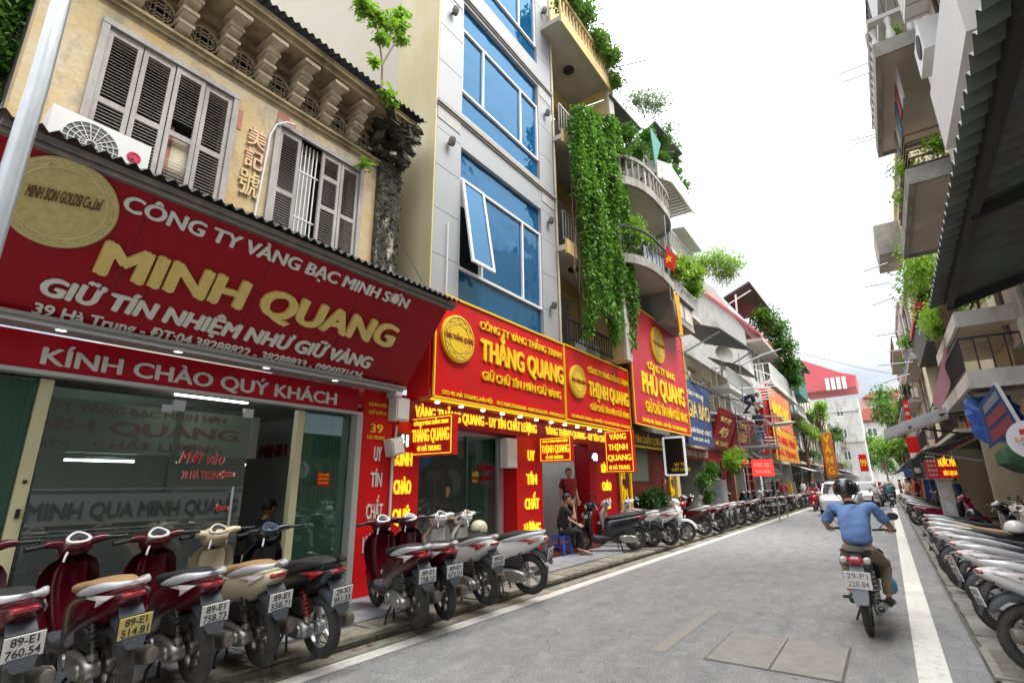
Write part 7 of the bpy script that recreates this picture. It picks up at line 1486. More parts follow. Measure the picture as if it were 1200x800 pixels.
# overhead cables along both sides
cbm = mat('cable_black', (.02,.02,.02), .6)
for lb, pts, r in (('bundle of black cables sagging along the left facades', [(-5.9,19,5.6),(-5.4,24,5.3),(-4.8,30,5.7),(-5.0,40,5.4),(-4.9,55,5.8),(-5.0,75,5.5)], .03),('thin cable crossing from the lamp to the right side', [(-3.6,31,8.75),(0,36,8.0),(2.4,42,8.2)], .012),('black cable running along the right facades', [(2.2,14,5.5),(1.9,20,4.4),(2.0,28,4.6),(2.0,45,4.5),(2.0,70,5)], .025),('second cable along the left row below the bundle', [(-5.6,26,4.9),(-5.2,34,4.6),(-5.2,48,4.9),(-5.3,70,4.6)], .02),('service wire from the yellow wall down to the canopy', [GX(456,260,-6.2), GX(495,330,-5.9)], .006)):
    tag(wobj('cable', MB().tube(pts, r, 6), cbm, None), lb, 'cable')

for k in range(7):
    rg_ = random.Random(100+k); side = -1 if k % 2 else 1; x = 2.1 if side > 0 else -5.0; z = 4.0+k*.35; pts = [(x+rg_.uniform(-.3,.3), 16+i*9, z+rg_.uniform(-.25,.25)-(.25 if i % 2 else 0)) for i in range(8)]
    tag(wobj('cable', MB().tube(pts, .014, 5), cbm, None), '%s thin sagging cable strung along the %s facades' % (['first','lowest','second','middle','third','upper','topmost'][k], 'right' if side > 0 else 'left'), 'cable')
# clothes racks under the far awnings
for k, (x, y) in enumerate(((-5.7,37),(-5.6,41),(-5.6,49),(-5.5,54),(-5.5,58.5),(-5.4,63),(-5.3,70),(-5.2,77),(1.7,35.5),(1.8,43),(1.7,51),(1.6,60))):
    rg_ = random.Random(k+300); t = thing('clothes_rack', '%s clothes rack of mixed garments under the %s shop awnings' % (['nearest','second','third','fourth','fifth','sixth','seventh','farthest','nearest','second','third','farthest'][k], 'left' if x < 0 else 'right'), 'clothes rack', (x,y,.1)); wobj('rail', MB().bar((x,y-1.2,1.75),(x,y+1.2,1.75),.02).bar((x,y-1.2,.1),(x,y-1.2,1.75),.02).bar((x,y+1.2,.1),(x,y+1.2,1.75),.02), M['steel'], t)
    for j in range(8):
        c = rg_.choice(((.5,.04,.05),(.05,.10,.30),(.5,.5,.5),(.55,.35,.05),(.03,.03,.04),(.1,.3,.2),(.5,.15,.3))); yy = y-1.05+j*.28; wobj('garment', MB().prism([(x+.22,yy,1.70),(x-.22,yy,1.70),(x-.26,yy,.85+rg_.uniform(-.2,.2)),(x+.26,yy,.85)], (0,.12,0)), mat('garment_%d_%d_%d' % tuple(int(v*20) for v in c), c, .9), t)
# ================================================================== PEOPLE
skin = mat('skin', (.46,.26,.17), .55); hairm = mat('hair_black', (.012,.010,.009), .5); shoe = mat('shoe_black', (.02,.018,.016), .5)
def skinned(J, E_, rad, lv=2):
    """J: joint -> position, E_: bones, rad: joint -> (rx, ry); one continuous surface grown over the skeleton"""
    names = list(J); me = bpy.data.meshes.new('b'); me.from_pydata([Vector(J[n]) for n in names], [(names.index(a), names.index(b)) for a, b in E_], [])
    o = bpy.data.objects.new('b', me); COL.objects.link(o); m = o.modifiers.new('s', 'SKIN'); m.use_smooth_shade = True
    for i, n in enumerate(names):
        r = rad[n]; sv = me.skin_vertices[0].data[i]; sv.radius = r if isinstance(r, tuple) else (r, r); sv.use_root = (i == 0)
    o.modifiers.new('u', 'SUBSURF').levels = lv
    dg = bpy.context.evaluated_depsgraph_get(); e = bpy.data.meshes.new_from_object(o.evaluated_get(dg)); bpy.data.objects.remove(o)
    vs = [v.co.copy() for v in e.vertices]; fs = [tuple(p.vertices) for p in e.polygons]; bpy.data.meshes.remove(e); return vs, fs
def V3(*a): return Vector(a)
def head_mb(mb, c, yaw=0, pitch=0):
    """head about .23 tall centred on c, facing +Y before yaw"""
    q = Matrix.Rotation(yaw, 3, 'Z') @ Matrix.Rotation(pitch, 3, 'X'); T = lambda p: c+q@Vector(p); rings = []
    for z, rx, ry, dy in ((-.118,.030,.028,.035),(-.105,.045,.048,.028),(-.075,.060,.070,.014),(-.035,.071,.086,.004),(.0,.076,.094,0),(.045,.077,.098,-.004),(.085,.066,.086,-.008),(.112,.040,.055,-.010),(.120,.012,.02,-.010)):
        rings.append([T((rx*math.cos(2*PI*k/16), dy+ry*math.sin(2*PI*k/16), z)) for k in range(16)])
    mb.loft(rings); mb.loft([[T((x,y,z)) for x, y, z in r] for r in ([(-.010,.085,.02),(.010,.085,.02),(.008,.080,.03),(-.008,.080,.03)], [(-.019,.090,-.022),(.019,.090,-.022),(.010,.118,-.018),(-.010,.118,-.018)], [(-.014,.088,-.034),(.014,.088,-.034),(.008,.092,-.032),(-.008,.092,-.032)])])
    for s in (-1,1): mb.loft([[T((s*(.074+dx), -.005+.020*math.cos(2*PI*k/8)*f, .0+.032*math.sin(2*PI*k/8)*f)) for k in range(8)] for dx, f in ((0,1),(.016,.9),(.018,.5))])
    return T
def face_mb(T):
    m = MB()
    for s in (-1,1): m.obox(T((s*.030,.090,.012)), T((.013,0,0))-T((0,0,0)), T((0,.006,0))-T((0,0,0)), T((0,0,.005))-T((0,0,0))); m.obox(T((s*.031,.092,.030)), T((.018,0,0))-T((0,0,0)), T((0,.006,0))-T((0,0,0)), T((0,0,.004))-T((0,0,0)))
    m.obox(T((0,.086,-.052)), T((.022,0,0))-T((0,0,0)), T((0,.006,0))-T((0,0,0)), T((0,0,.0035))-T((0,0,0))); return m
def hand_mb(mb, w_, d, n, curl=.5, side=1):
    """palm and five fingers from wrist w_ along d; n = palm normal"""
    d = Vector(d).normalized(); n = (Vector(n)-d*Vector(n).dot(d)).normalized(); u = d.cross(n)*side
    mb.loft([sring(w_+d*t, u, n, a, b, 10, 2.6) for t, a, b in ((-.01,.026,.020),(.03,.036,.016),(.07,.042,.015),(.095,.040,.012))])
    for i, ln in enumerate((.068,.076,.070,.055)):
        b_ = w_+d*.088+u*(.030-.020*i); p1 = b_+(d*math.cos(curl*.6)+n*math.sin(curl*.6))*ln*.45; p2 = p1+(d*math.cos(curl*1.7)+n*math.sin(curl*1.7))*ln*.32; p3 = p2+(d*math.cos(curl*2.8)+n*math.sin(curl*2.8))*ln*.25
        mb.tube([b_, p1, p2, p3], [.0095,.009,.008,.006], 6)
    t0 = w_+d*.025+u*.032; mb.tube([t0, t0+(u*.8+d*.7).normalized()*.035, t0+(u*.5+d*1.0+n*curl*.8).normalized()*.068], [.012,.010,.007], 6)
PCACHE = {}
def build_person(label, loc, rotz, J, shirt, trousers, **k):
    key = (tuple(sorted((a, tuple(b)) for a, b in J.items())), k.get('sleeve'), k.get('yaw'), bool(k.get('helmet')), k.get('hands'), k.get('barefoot'))
    if key not in PCACHE: PCACHE[key] = build_person_new(label, loc, rotz, J, shirt, trousers, **k); return PCACHE[key]
    src = PCACHE[key]; t = thing('person', label, 'person', loc, rotz)
    for c in list(src.children):
        o = bpy.data.objects.new(c.name.split('.')[0], c.data); COL.objects.link(o); o.parent = t
        m = {'shirt': shirt, 'trousers': trousers, 'helmet': k.get('helmet'), 'hair': k.get('hatm')}.get(o.name.split('.')[0])
        if m is not None: override(o, m)
    return t
def build_person_new(label, loc, rotz, J, shirt, trousers, hat='hair', hatm=None, group=None, sleeve=.55, shoem=None, hands=(.5,.5), yaw=0, pitch=0, helmet=None, cat='person', barefoot=False, pn=None):
    t = thing('person', label, cat, loc, rotz, group)
    J = {k: Vector(v) for k, v in J.items()}
    mid = lambda a, b, f: J[a].lerp(J[b], f)
    B_ = dict(pelvis=J['pelvis'], belly=J['belly'], chest=J['chest'], neck=J['neck'], headb=J['neck'].lerp(J['head'], .5)); Eb = [('pelvis','belly'),('belly','chest'),('chest','neck'),('neck','headb')]
    rb_ = dict(pelvis=(.125,.095), belly=(.115,.085), chest=(.13,.09), neck=(.055,.055), headb=(.052,.055))
    for s in 'lr':
        B_['sh'+s] = J['sh'+s]; B_['el'+s] = J['el'+s]; B_['wr'+s] = J['wr'+s]; B_['hp'+s] = J['hp'+s]; B_['kn'+s] = J['kn'+s]; B_['an'+s] = J['an'+s]
        Eb += [('chest','sh'+s),('sh'+s,'el'+s),('el'+s,'wr'+s),('pelvis','hp'+s),('hp'+s,'kn'+s),('kn'+s,'an'+s)]
        rb_.update({'sh'+s:.048,'el'+s:.038,'wr'+s:.026,'hp'+s:.075,'kn'+s:.050,'an'+s:.034})
        if barefoot: B_['to'+s] = J['to'+s]; Eb.append(('an'+s,'to'+s)); rb_['to'+s] = (.035,.018)
    v, f = skinned(B_, Eb, rb_); mb = MB().add(v, f); T = head_mb(mb, J['head'], yaw, pitch)
    for s, sg in (('l',-1),('r',1)):
        d = (J['ha'+s]-J['wr'+s]) if 'ha'+s in J else (J['wr'+s]-J['el'+s]); n = J.get('pn'+s, Vector((-sg*.6,.6,-.1))); hand_mb(mb, J['wr'+s], d, n, hands[0 if s == 'l' else 1], sg)
    lobj('body', mb, skin, t, True, 60); lobj('face', face_mb(T), hairm, t)
    S_ = dict(low=J['pelvis']+(J['belly']-J['pelvis'])*.05, belly=J['belly'], chest=J['chest'], top=J['chest'].lerp(J['neck'], .72)); Es = [('low','belly'),('belly','chest'),('chest','top')]; rs2 = dict(low=(.172,.135), belly=(.165,.125), chest=(.178,.125), top=(.095,.080))
    for s in 'lr': S_['sh'+s] = J['sh'+s]; S_['sl'+s] = mid('sh'+s,'el'+s,sleeve); S_['se'+s] = mid('sh'+s,'el'+s,sleeve+.25); Es += [('chest','sh'+s),('sh'+s,'sl'+s),('sl'+s,'se'+s)]; rs2.update({'sh'+s:.070,'sl'+s:.064,'se'+s:.070})
    v, f = skinned(S_, Es, rs2, 3 if helmet and sleeve < .7 else 2); lobj('shirt', MB().add([p+Vector((1,1,.3))*(.016*noise.noise(Vector((p.x*8,p.y*8,p.z*15)))+.010*noise.noise(Vector((p.x*20,p.y*16,p.z*30)))) for p in v], f), shirt, t, True, 80)
    P_ = dict(waist=J['pelvis'].lerp(J['belly'], .35), pelvis=J['pelvis']); Ep = [('waist','pelvis')]; rp = dict(waist=(.140,.110), pelvis=(.150,.120))
    for s in 'lr': P_['hp'+s] = J['hp'+s]; P_['kn'+s] = J['kn'+s]; P_['ca'+s] = mid('kn'+s,'an'+s,.5); P_['an'+s] = mid('kn'+s,'an'+s,.93); Ep += [('pelvis','hp'+s),('hp'+s,'kn'+s),('kn'+s,'ca'+s),('ca'+s,'an'+s)]; rp.update({'hp'+s:.095,'kn'+s:.070,'ca'+s:.062,'an'+s:.058})
    v, f = skinned(P_, Ep, rp); lobj('trousers', MB().add([p+Vector((1,.8,.2))*(.012*noise.noise(p*13)) for p in v], f), trousers, t, True, 80)
    mb = MB()
    for s in 'lr':
        a, b = J['an'+s], J['to'+s]; d = (b-a); d.z = 0; d = d.normalized() if d.length > .01 else Vector((0,1,0)); u = d.cross(Vector((0,0,1))); g = min(a.z, b.z)-.035
        if barefoot: mb.loft([sring(Vector((a.x,a.y,g+.012))+d*q, u, Vector((0,0,1)), w_, .010, 10) for q, w_ in ((-.07,.03),(-.03,.04),(.10,.045),(.19,.04),(.21,.02))])
        else: mb.loft([sring(Vector((a.x,a.y,g+h))+d*q, u, Vector((0,0,1)), w_, hh, 12, 2.6) for q, w_, hh, h in ((-.085,.03,.028,.035),(-.06,.042,.045,.05),(.02,.046,.045,.052),(.10,.050,.030,.036),(.17,.046,.022,.026),(.205,.025,.012,.018))])
    lobj('shoes', mb, shoem or shoe, t, True, 60)
    c = J['head']; q = Matrix.Rotation(yaw, 3, 'Z') @ Matrix.Rotation(pitch, 3, 'X'); mb = MB(); rings = []
    if helmet: prof = ((-.045,.118,.130,-.010),(-.01,.128,.142,-.008),(.04,.130,.146,-.006),(.09,.115,.130,-.006),(.13,.080,.092,-.006),(.150,.035,.04,-.006))
    else: prof = ((-.02,.080,.080,-.030),(.03,.084,.098,-.014),(.075,.080,.098,-.010),(.11,.058,.072,-.010),(.130,.018,.024,-.010))
    for z, rx, ry, dy in prof: rings.append([c+q@Vector((rx*math.cos(2*PI*k/20), dy+ry*math.sin(2*PI*k/20), z+(.035 if math.sin(2*PI*k/20) > .35 and z < 0 else 0))) for k in range(20)])
    mb.loft(rings)
    if helmet:
        mb.loft([[c+q@Vector((x,y,z)) for x, y, z in r] for r in ([(-.10,.09,.0),(.10,.09,.0),(.09,.10,.012),(-.09,.10,.012)],[(-.07,.165,-.012),(.07,.165,-.012),(.06,.165,-.006),(-.06,.165,-.006)])])
        lobj('helmet', mb, helmet, t, True, 70); sp2 = MB()
        for sg in (-1,1): sp2.tube([c+q@Vector((sg*.11,-.01,-.04)), c+q@Vector((sg*.07,.02,-.10)), c+q@Vector((0,.05,-.135))], .006, 5)
        lobj('chin_strap', sp2, shoe, t)
    else: lobj('hair', mb, hatm or hairm, t, True, 70)
    return t
def cl(name, c, c2=None, rough=.85): return mat(name, c, rough, col2=c2 or tuple(v*.75 for v in c), scale=9, bump=.4, bscale=18)
STAND = dict(pelvis=(0,0,.93), belly=(0,.01,1.08), chest=(0,0,1.27), neck=(0,.0,1.46), head=(0,.02,1.59), shl=(-.17,0,1.41), shr=(.17,0,1.41), ell=(-.22,-.04,1.14), elr=(.22,-.04,1.14), wrl=(-.23,.05,.90), wrr=(.23,.05,.90),
    hpl=(-.09,0,.88), hpr=(.09,0,.88), knl=(-.10,.02,.49), knr=(.10,.02,.49), anl=(-.10,-.02,.09), anr=(.11,-.02,.09), tol=(-.11,.13,.03), tor=(.12,.13,.03))
RIDE = dict(pelvis=(0,-.34,.86), belly=(0,-.33,1.00), chest=(0,-.27,1.20), neck=(0,-.22,1.37), head=(0,-.16,1.50), shl=(-.185,-.25,1.33), shr=(.185,-.25,1.33), ell=(-.30,-.10,1.10), elr=(.30,-.10,1.10), wrl=(-.31,.17,1.045), wrr=(.31,.17,1.045), hal=(-.30,.30,1.03), har=(.30,.30,1.03),
    hpl=(-.10,-.30,.82), hpr=(.10,-.30,.82), knl=(-.20,.12,.66), knr=(.20,.12,.66), anl=(-.17,-.06,.30), anr=(.19,-.06,.30), tol=(-.18,.10,.25), tor=(.20,.10,.25), pnl=(0,0,-1), pnr=(0,0,-1))
def moved(J, **k): d = dict(J); d.update(k); return d
# --- the man on the motorbike
def motorbike(label, x, y, heading, body, plate=('29-P1','228.84'), scale=1.0, plastic=PLAB, group=None):
    t = thing('motorbike', label, 'motorbike', (x,y,0), heading, group)
    tr = inst('rear_wheel', SM['tyreR'], t, (0,-.62,.285), None, (.72,1.05,1.05), world=False); inst('rim', SM['rimR'], tr, (0,0,0), world=False)
    tf = inst('front_wheel', SM['tyreF'], t, (0,.64,.285), None, (.72,1.05,1.05), world=False); inst('rim', SM['rimF'], tf, (0,0,0), world=False)
    mb = MB(); mb.loft([sring((0,yy,z),(1,0,0),(0,0,1),hw,hh,18,p) for yy,z,hh,hw,p in ((-.90,.80,.03,.05,2.3),(-.84,.79,.055,.085,2.5),(-.65,.745,.075,.105,2.6),(-.40,.69,.09,.115,2.6),(-.10,.60,.11,.09,2.6),(.10,.52,.09,.06,2.4),(.30,.52,.07,.045,2.4),(.42,.62,.07,.05,2.4),(.46,.80,.06,.05,2.2))]); lobj('body_panels', mb, body, t, True)
    mb = MB(); mb.loft([sring((0,yy,z),(1,0,0),(0,0,1),hw,hh,16,2.8) for yy,z,hh,hw in ((-.80,.845,.02,.07),(-.74,.852,.035,.10),(-.45,.825,.04,.125),(-.15,.775,.04,.12),(.02,.76,.03,.08),(.06,.75,.012,.04))]); lobj('seat', mb, SEATB, t, True)
    mb = MB().tube([(-.11,-.50,.84),(-.135,-.75,.875),(-.09,-.90,.88),(.09,-.90,.88),(.135,-.75,.875),(.11,-.50,.84)], .015, 8); lobj('grab_rail', mb, PLAB, t, True)
    mb = MB(); mb.loft([sring((0,yy,z),(1,0,0),(0,0,1),a,b,14,2.6) for yy,z,a,b in ((-.955,.785,.055,.022),(-.945,.785,.075,.038),(-.90,.785,.085,.046))]); tl2 = lobj('tail_light', mb, TAILR, t, True)
    mb = MB()
    for s in (-1,1): mb.loft([sring((s*.108,yy,z),(1,0,0),(0,0,1),a,b,10,2.6) for yy,z,a,b in ((-.935,.795,.018,.020),(-.92,.79,.035,.034),(-.88,.79,.035,.036))])
    lobj('indicator', mb, TAILW, t, True)
    mb = MB(); mb.loft([[V3(-hw,yy,z),V3(hw,yy,z),V3(hw*.9,yy+.02,z),V3(-hw*.9,yy+.02,z)] for yy,z,hw in ((-.88,.76,.06),(-.93,.66,.07),(-.955,.52,.075),(-.975,.40,.07),(-.985,.36,.05))]); fe = lobj('mudguard', mb, mat('mudguard_grey', (.22,.23,.25), .4), t, True)
    pn = MB().obox((0,-.985,.60),(.122,0,0),(0,.004,.001),(0,-.018,.086)); npn = lobj('number_plate', pn, PLATEW, t)
    H = max(v.y for v in text_raw('H')[0]); mb = MB()
    for i, s in enumerate(plate):
        vs, fs = text_raw(s, .006); xa = min(v.x for v in vs); xb = max(v.x for v in vs); wd = .19; zc = (.617,.535)[i]
        mb.add([((v.x-xa)*wd/(xb-xa)-wd/2, -.9905-(zc+v.y*.055/H-.60)*.21, zc+v.y*.055/H) for v in vs], fs)
    lobj('plate_number', mb, mat('plate_faded_print', (.25,.15,.14), .6), npn)
    mb = MB().tube([(-.075,-.62,.29),(-.075,-.15,.33)], .018, 7).tube([(.075,-.62,.29),(.075,-.15,.33)], .018, 7); lobj('swing_arm', mb, ENG, t, True)
    mb = MB()
    for s in (-1,1):
        pts = [Vector((s*.10,-.58,.34)).lerp(Vector((s*.10,-.48,.66)), i/60)+Vector((math.cos(i*.8)*.026,math.sin(i*.8)*.026,0)) for i in range(61)]; mb.tube(pts, .007, 5)
    lobj('spring', mb, ENG, t, True)
    mb = MB(); mb.tube([(.06,.10,.20),(.12,-.1,.20)], .018, 7); mb.loft([sring((.155,yy,z),(1,0,0),(0,0,1),a,a,14,2) for yy,z,a in ((-.15,.22,.025),(-.30,.25,.042),(-.80,.315,.052),(-.86,.322,.052),(-.88,.324,.045))]); mf = lobj('muffler', mb, ENG, t, True); lobj('muffler_tip', MB().lathe([(.036,0),(.036,.008),(.02,.012),(.02,.0)], (.155,-.88,.324), (0,-1,.1), 14), PLAB, mf)
    mb = MB(); mb.box(-.09,.09,-.10,.25,.20,.42).tube([(-.20,-.08,.27),(.20,-.08,.27)], .016, 6).tube([(-.17,-.36,.33),(-.235,-.38,.33)], .018, 6).tube([(.17,-.36,.33),(.235,-.38,.33)], .018, 6).tube([(-.09,0,.22),(-.16,-.15,.05)], .014, 6); lobj('engine', mb, ENGD, t)
    mb = MB(); mb.loft([sring((0,yy,z),(1,0,0),(0,0,1),a,b,14,2.4) for yy,z,a,b in ((.30,1.0,.06,.04),(.36,.99,.11,.065),(.46,.97,.10,.07),(.52,.95,.06,.05))]); lobj('handlebar_cowl', mb, body, t, True)
    for s in (-1,1): lobj('grip', MB().tube([(s*.12,.34,1.02),(s*.26,.29,1.035),(s*.37,.25,1.03)], [.012,.017,.017], 8), PLAB, t, True)
    mb = MB()
    for s in (-1,1): mb.loft([sring((s*(.05+.10*k_),yy,z),(0,1,0),(0,0,1),.02,hh,8) for k_,yy,z,hh in ((0,.44,.60,.16),(1,.42,.62,.18),(1.4,.40,.64,.12))])
    lobj('leg_shield', mb, body, t, True); lobj('fork', MB().tube([(-.07,.63,.28),(-.06,.48,.92)], .018, 7).tube([(.07,.63,.28),(.06,.48,.92)], .018, 7), ENG, t, True)
    mb = MB(); rings = []
    for i in range(8): a = R(15+i*18); rings.append([Vector((w_, .64+math.cos(a)*.32, .285+math.sin(a)*.32-dz)) for w_, dz in ((-.05,.02),(-.03,0),(.03,0),(.05,.02),(.03,.01),(-.03,.01))])
    mb.loft(rings); lobj('front_fender', mb, body, t, True)
    for s in (-1,1):
        st2 = lobj('mirror', MB().tube([(s*.20,.31,1.04),(s*.27,.33,1.12),(s*(.33 if s > 0 else .39),.33,1.17 if s > 0 else 1.13)], .006, 5), PLAB, t); lobj('mirror_head', MB().loft([sring((s*.36,yy,1.19 if s > 0 else 1.12),(1,0,0),(0,0,1),a,a*.75,14,2.3) for yy,a in ((.315,.055),(.325,.062),(.345,.05),(.355,.02))]), PLAB, st2, True)
    return t
mbk = motorbike('dark motorbike with a large white rear plate ridden away along the street', -.40, 7.93, R(-2), PLAB)
build_person('man in a light blue shirt and black helmet riding the motorbike down the street', (-.40,7.93,0), R(-2), moved(RIDE, head=(-.05,-.14,1.50), neck=(-.02,-.22,1.37), wrr=(.335,.14,1.06), wrl=(-.335,.14,1.06), ell=(-.325,-.10,1.11), elr=(.325,-.10,1.11), hal=(-.32,.27,1.035), har=(.32,.27,1.035), shl=(-.195,-.26,1.34), shr=(.195,-.26,1.34)),
    cl('shirt_sky_blue', (.17,.28,.55), (.14,.24,.49)), cl('trousers_khaki', (.28,.225,.16), (.22,.175,.125)), helmet=mat('helmet_black', (.012,.012,.014), .22, coat=.6), sleeve=.62, hands=(1.2,1.2))
bg_ = tag(lobj('blue_bag', MB().loft([sring((.24,.02+i*.02,.42),(1,0,0),(0,0,1),.05*k,.09*k,10,2.2) for i,k in enumerate((.3,.9,1,.8,.3))]), mat('bag_blue', (.05,.30,.50), .5), None, True), 'small blue plastic bag hanging beside the right knee of the motorbike rider', 'bag'); bg_.location = (-.40,7.93,0); 
# --- people at the shops
sx, sy = -6.15, 10.55
SIT = dict(pelvis=(0,0,.50), belly=(0,.03,.64), chest=(0,.08,.84), neck=(0,.12,1.03), head=(.0,.16,1.18), shl=(-.17,.08,.97), shr=(.17,.08,.97), ell=(-.21,.22,.72), elr=(.16,.30,.74), wrl=(-.12,.42,.62), wrr=(.06,.30,1.02), har=(.03,.27,1.10), hpl=(-.09,.02,.47), hpr=(.09,.02,.47), knl=(-.11,.42,.50), knr=(.12,.42,.50), anl=(-.11,.40,.09), anr=(.12,.46,.09), tol=(-.12,.58,.04), tor=(.13,.64,.04))
build_person('young man in black T-shirt and trousers sitting on the blue stool with hand at chin', (sx,sy,.12), R(-50), SIT, cl('tee_black', (.02,.02,.022)), cl('trousers_black', (.015,.015,.017)), yaw=.15, barefoot=True, shoem=M['brown'], sleeve=.4)
stl = thing('stool', 'bright blue plastic stool in front of the pillar of the second doorway', 'stool', (sx,sy,.12)); bl_ = mat('stool_blue', (.01,.10,.55), .4); wobj('seat', MB().box(sx-.16,sx+.16,sy-.16,sy+.16,.50,.53), bl_, stl)
for dx, dy in ((-1,-1),(1,-1),(1,1),(-1,1)): wobj('leg', MB().bar((sx+dx*.17,sy+dy*.17,.12), (sx+dx*.135,sy+dy*.135,.50), .02), bl_, stl)
wobj('stretcher', MB().bar((sx-.15,sy-.15,.30),(sx+.15,sy-.15,.30),.012).bar((sx+.15,sy-.15,.30),(sx+.15,sy+.15,.30),.012), bl_, stl)
pdoor = GX(667,585,-6.62)
build_person('man in a dark red shirt and black trousers standing in the doorway of number 43', (-6.62,pdoor.y,.31), R(-125), moved(STAND, wrl=(-.22,.06,.92)), cl('shirt_dark_red', (.22,.010,.015)), cl('trousers_black', (.015,.015,.017)), yaw=-.2, sleeve=.5)
build_person('figure in a faded red jacket standing in the dark doorway beyond the shrub', (-6.35,18.0,.12), R(-60), STAND, cl('jacket_brick', (.20,.03,.03)), cl('trousers_grey', (.06,.06,.07)), sleeve=.72)
SITC = moved(SIT, wrr=(.10,.48,.68), elr=(.22,.24,.72), har=(.06,.56,.70))
for i, (x, y, rz, lb, c) in enumerate(((-7.15,4.05,.15,'dark-shirted woman seated just inside the open door of the leftmost shop',(.03,.03,.035)),(-7.55,3.75,.3,'second dark figure seated deeper behind the open door of the leftmost shop',(.02,.02,.02)),(-7.6,1.75,1.8,'person bent over behind the left part of the frosted glass',(.03,.035,.04)),(-7.6,2.55,1.6,'person behind the middle of the frosted glass',(.04,.04,.05)))):
    build_person(lb, (x,y,.25 if i > 1 else .15), rz, SITC, cl('inner_shirt_%d' % i, c), cl('trousers_black', (.015,.015,.017)), sleeve=.6)
build_person('man in black cap sitting at the glass of the second shop behind the scooters', (-6.85,7.25,.35), R(-70), SITC, cl('tee_black', (.02,.02,.022)), cl('trousers_brown', (.10,.06,.04)), hatm=cl('cap_black', (.012,.012,.015)), sleeve=.4)
# inside plastic chairs for the seated
for (x, y, lb) in ((-7.15,4.05,'low dark seat under the first figure in the leftmost shop'),(-7.55,3.75,'low dark seat under the second figure in the leftmost shop'),(-7.6,1.75,'dark seat behind the left part of the frosted glass'),(-7.6,2.55,'dark seat behind the middle of the frosted glass'),(-6.85,7.25,'low seat behind the glass of the second shop')):
    t = thing('stool', lb, 'stool', (x,y,.13), 0, 'dark stools inside the shops'); z0_ = .5 if x < -7.5 or y > 7 else .44; wobj('seat', MB().box(x-.15,x+.15,y-.15,y+.15,z0_,z0_+.04), shoe, t)
    for dx, dy in ((-1,-1),(1,-1),(1,1),(-1,1)): wobj('leg', MB().bar((x+dx*.14,y+dy*.14,.13), (x+dx*.12,y+dy*.12,z0_), .012), M['steel'], t)
# scaffold workers
WK = moved(STAND, ell=(-.22,.20,1.28), elr=(.22,.24,1.34), wrl=(-.15,.42,1.40), wrr=(.15,.42,1.55), hal=(-.12,.50,1.45), har=(.12,.48,1.62))
build_person('worker in a dark top and blue jeans standing on the scaffold platform', (-4.45,26.2,3.22), R(25), WK, cl('tee_navy', (.015,.02,.045)), cl('jeans_blue', (.08,.13,.24)), sleeve=.6)
BEND = moved(STAND, pelvis=(0,-.1,.62), belly=(0,.02,.74), chest=(0,.22,.82), neck=(0,.42,.86), head=(0,.55,.84), shl=(-.17,.34,.84), shr=(.17,.34,.84), ell=(-.22,.38,.56), elr=(.22,.38,.56), wrl=(-.18,.50,.34), wrr=(.18,.50,.34), hpl=(-.1,-.08,.60), hpr=(.1,-.08,.60), knl=(-.14,.22,.42), knr=(.14,.22,.42), anl=(-.13,-.06,.09), anr=(.13,-.06,.09), tol=(-.14,.1,.03), tor=(.14,.1,.03))
build_person('crouching worker in dark blue bending over the poles above the scaffold', (-5.0,26.6,4.85), R(-70), BEND, cl('jacket_navy', (.02,.035,.09)), cl('trousers_dark', (.03,.035,.06)), sleeve=.9)
build_person('man in a blue polo shirt standing behind the orange scooters on the right', (1.75,22.4,.09), R(60), STAND, cl('polo_blue', (.05,.12,.30)), cl('trousers_dark', (.03,.035,.06)), yaw=.4)
# --- riders and walkers far down the street
crowd = (('white',(.6,.6,.58),PWHITE,-.75,40,0,'rider in pale clothes on a scooter seen from behind past the first white car'),('magenta',(.42,.03,.20),PPURPLE,-.55,47,0,'rider in a magenta jacket far down the street'),('teal',(.04,.20,.22),PBLUE,-.05,44,0,'rider in a teal shirt and pale helmet beside the right line'),
    ('pink',(.55,.15,.18),PRED,-3.75,36.5,180,'rider in a pink jacket coming along the left side of the first white car'),('green',(.10,.30,.14),PBLACK,-2.2,46,180,'oncoming rider in green between the two white cars'),('grey',(.2,.2,.22),PBLACK,-1.0,55,180,'oncoming rider in grey far down the street'),('beige',(.4,.33,.24),PMAROON,.1,57,0,'rider in beige far down the right lane'),('purple',(.2,.05,.25),PBLACK,-1.8,64,180,'oncoming rider in purple near the bend'),('navy',(.03,.05,.14),PBLACK,-.3,66,0,'rider in navy near the bend'))
for i, (cn_, c, pc, x, y, h, lb) in enumerate(crowd):
    sc_at('scooter under the '+' '.join(lb.split()[:12]), x, y, h, z=0, body=pc, simple=True, lean=0, plate=('29-Y1','555.%02d' % (10+i)), group='scooters ridden along the street far ahead')
    build_person(lb, (x,y,0), R(h), RIDE, cl('far_'+cn_, c), cl('trousers_dark', (.03,.035,.06)), helmet=mat('helmet_far_%d' % (i % 4), [(.7,.7,.7),(.5,.03,.06),(.65,.55,.45),(.05,.05,.06)][i % 4], .3), sleeve=.9)
walk = moved(STAND, knl=(-.10,.12,.50), anl=(-.10,.18,.10), tol=(-.11,.33,.05), anr=(.11,-.22,.12), tor=(.11,-.08,.04))
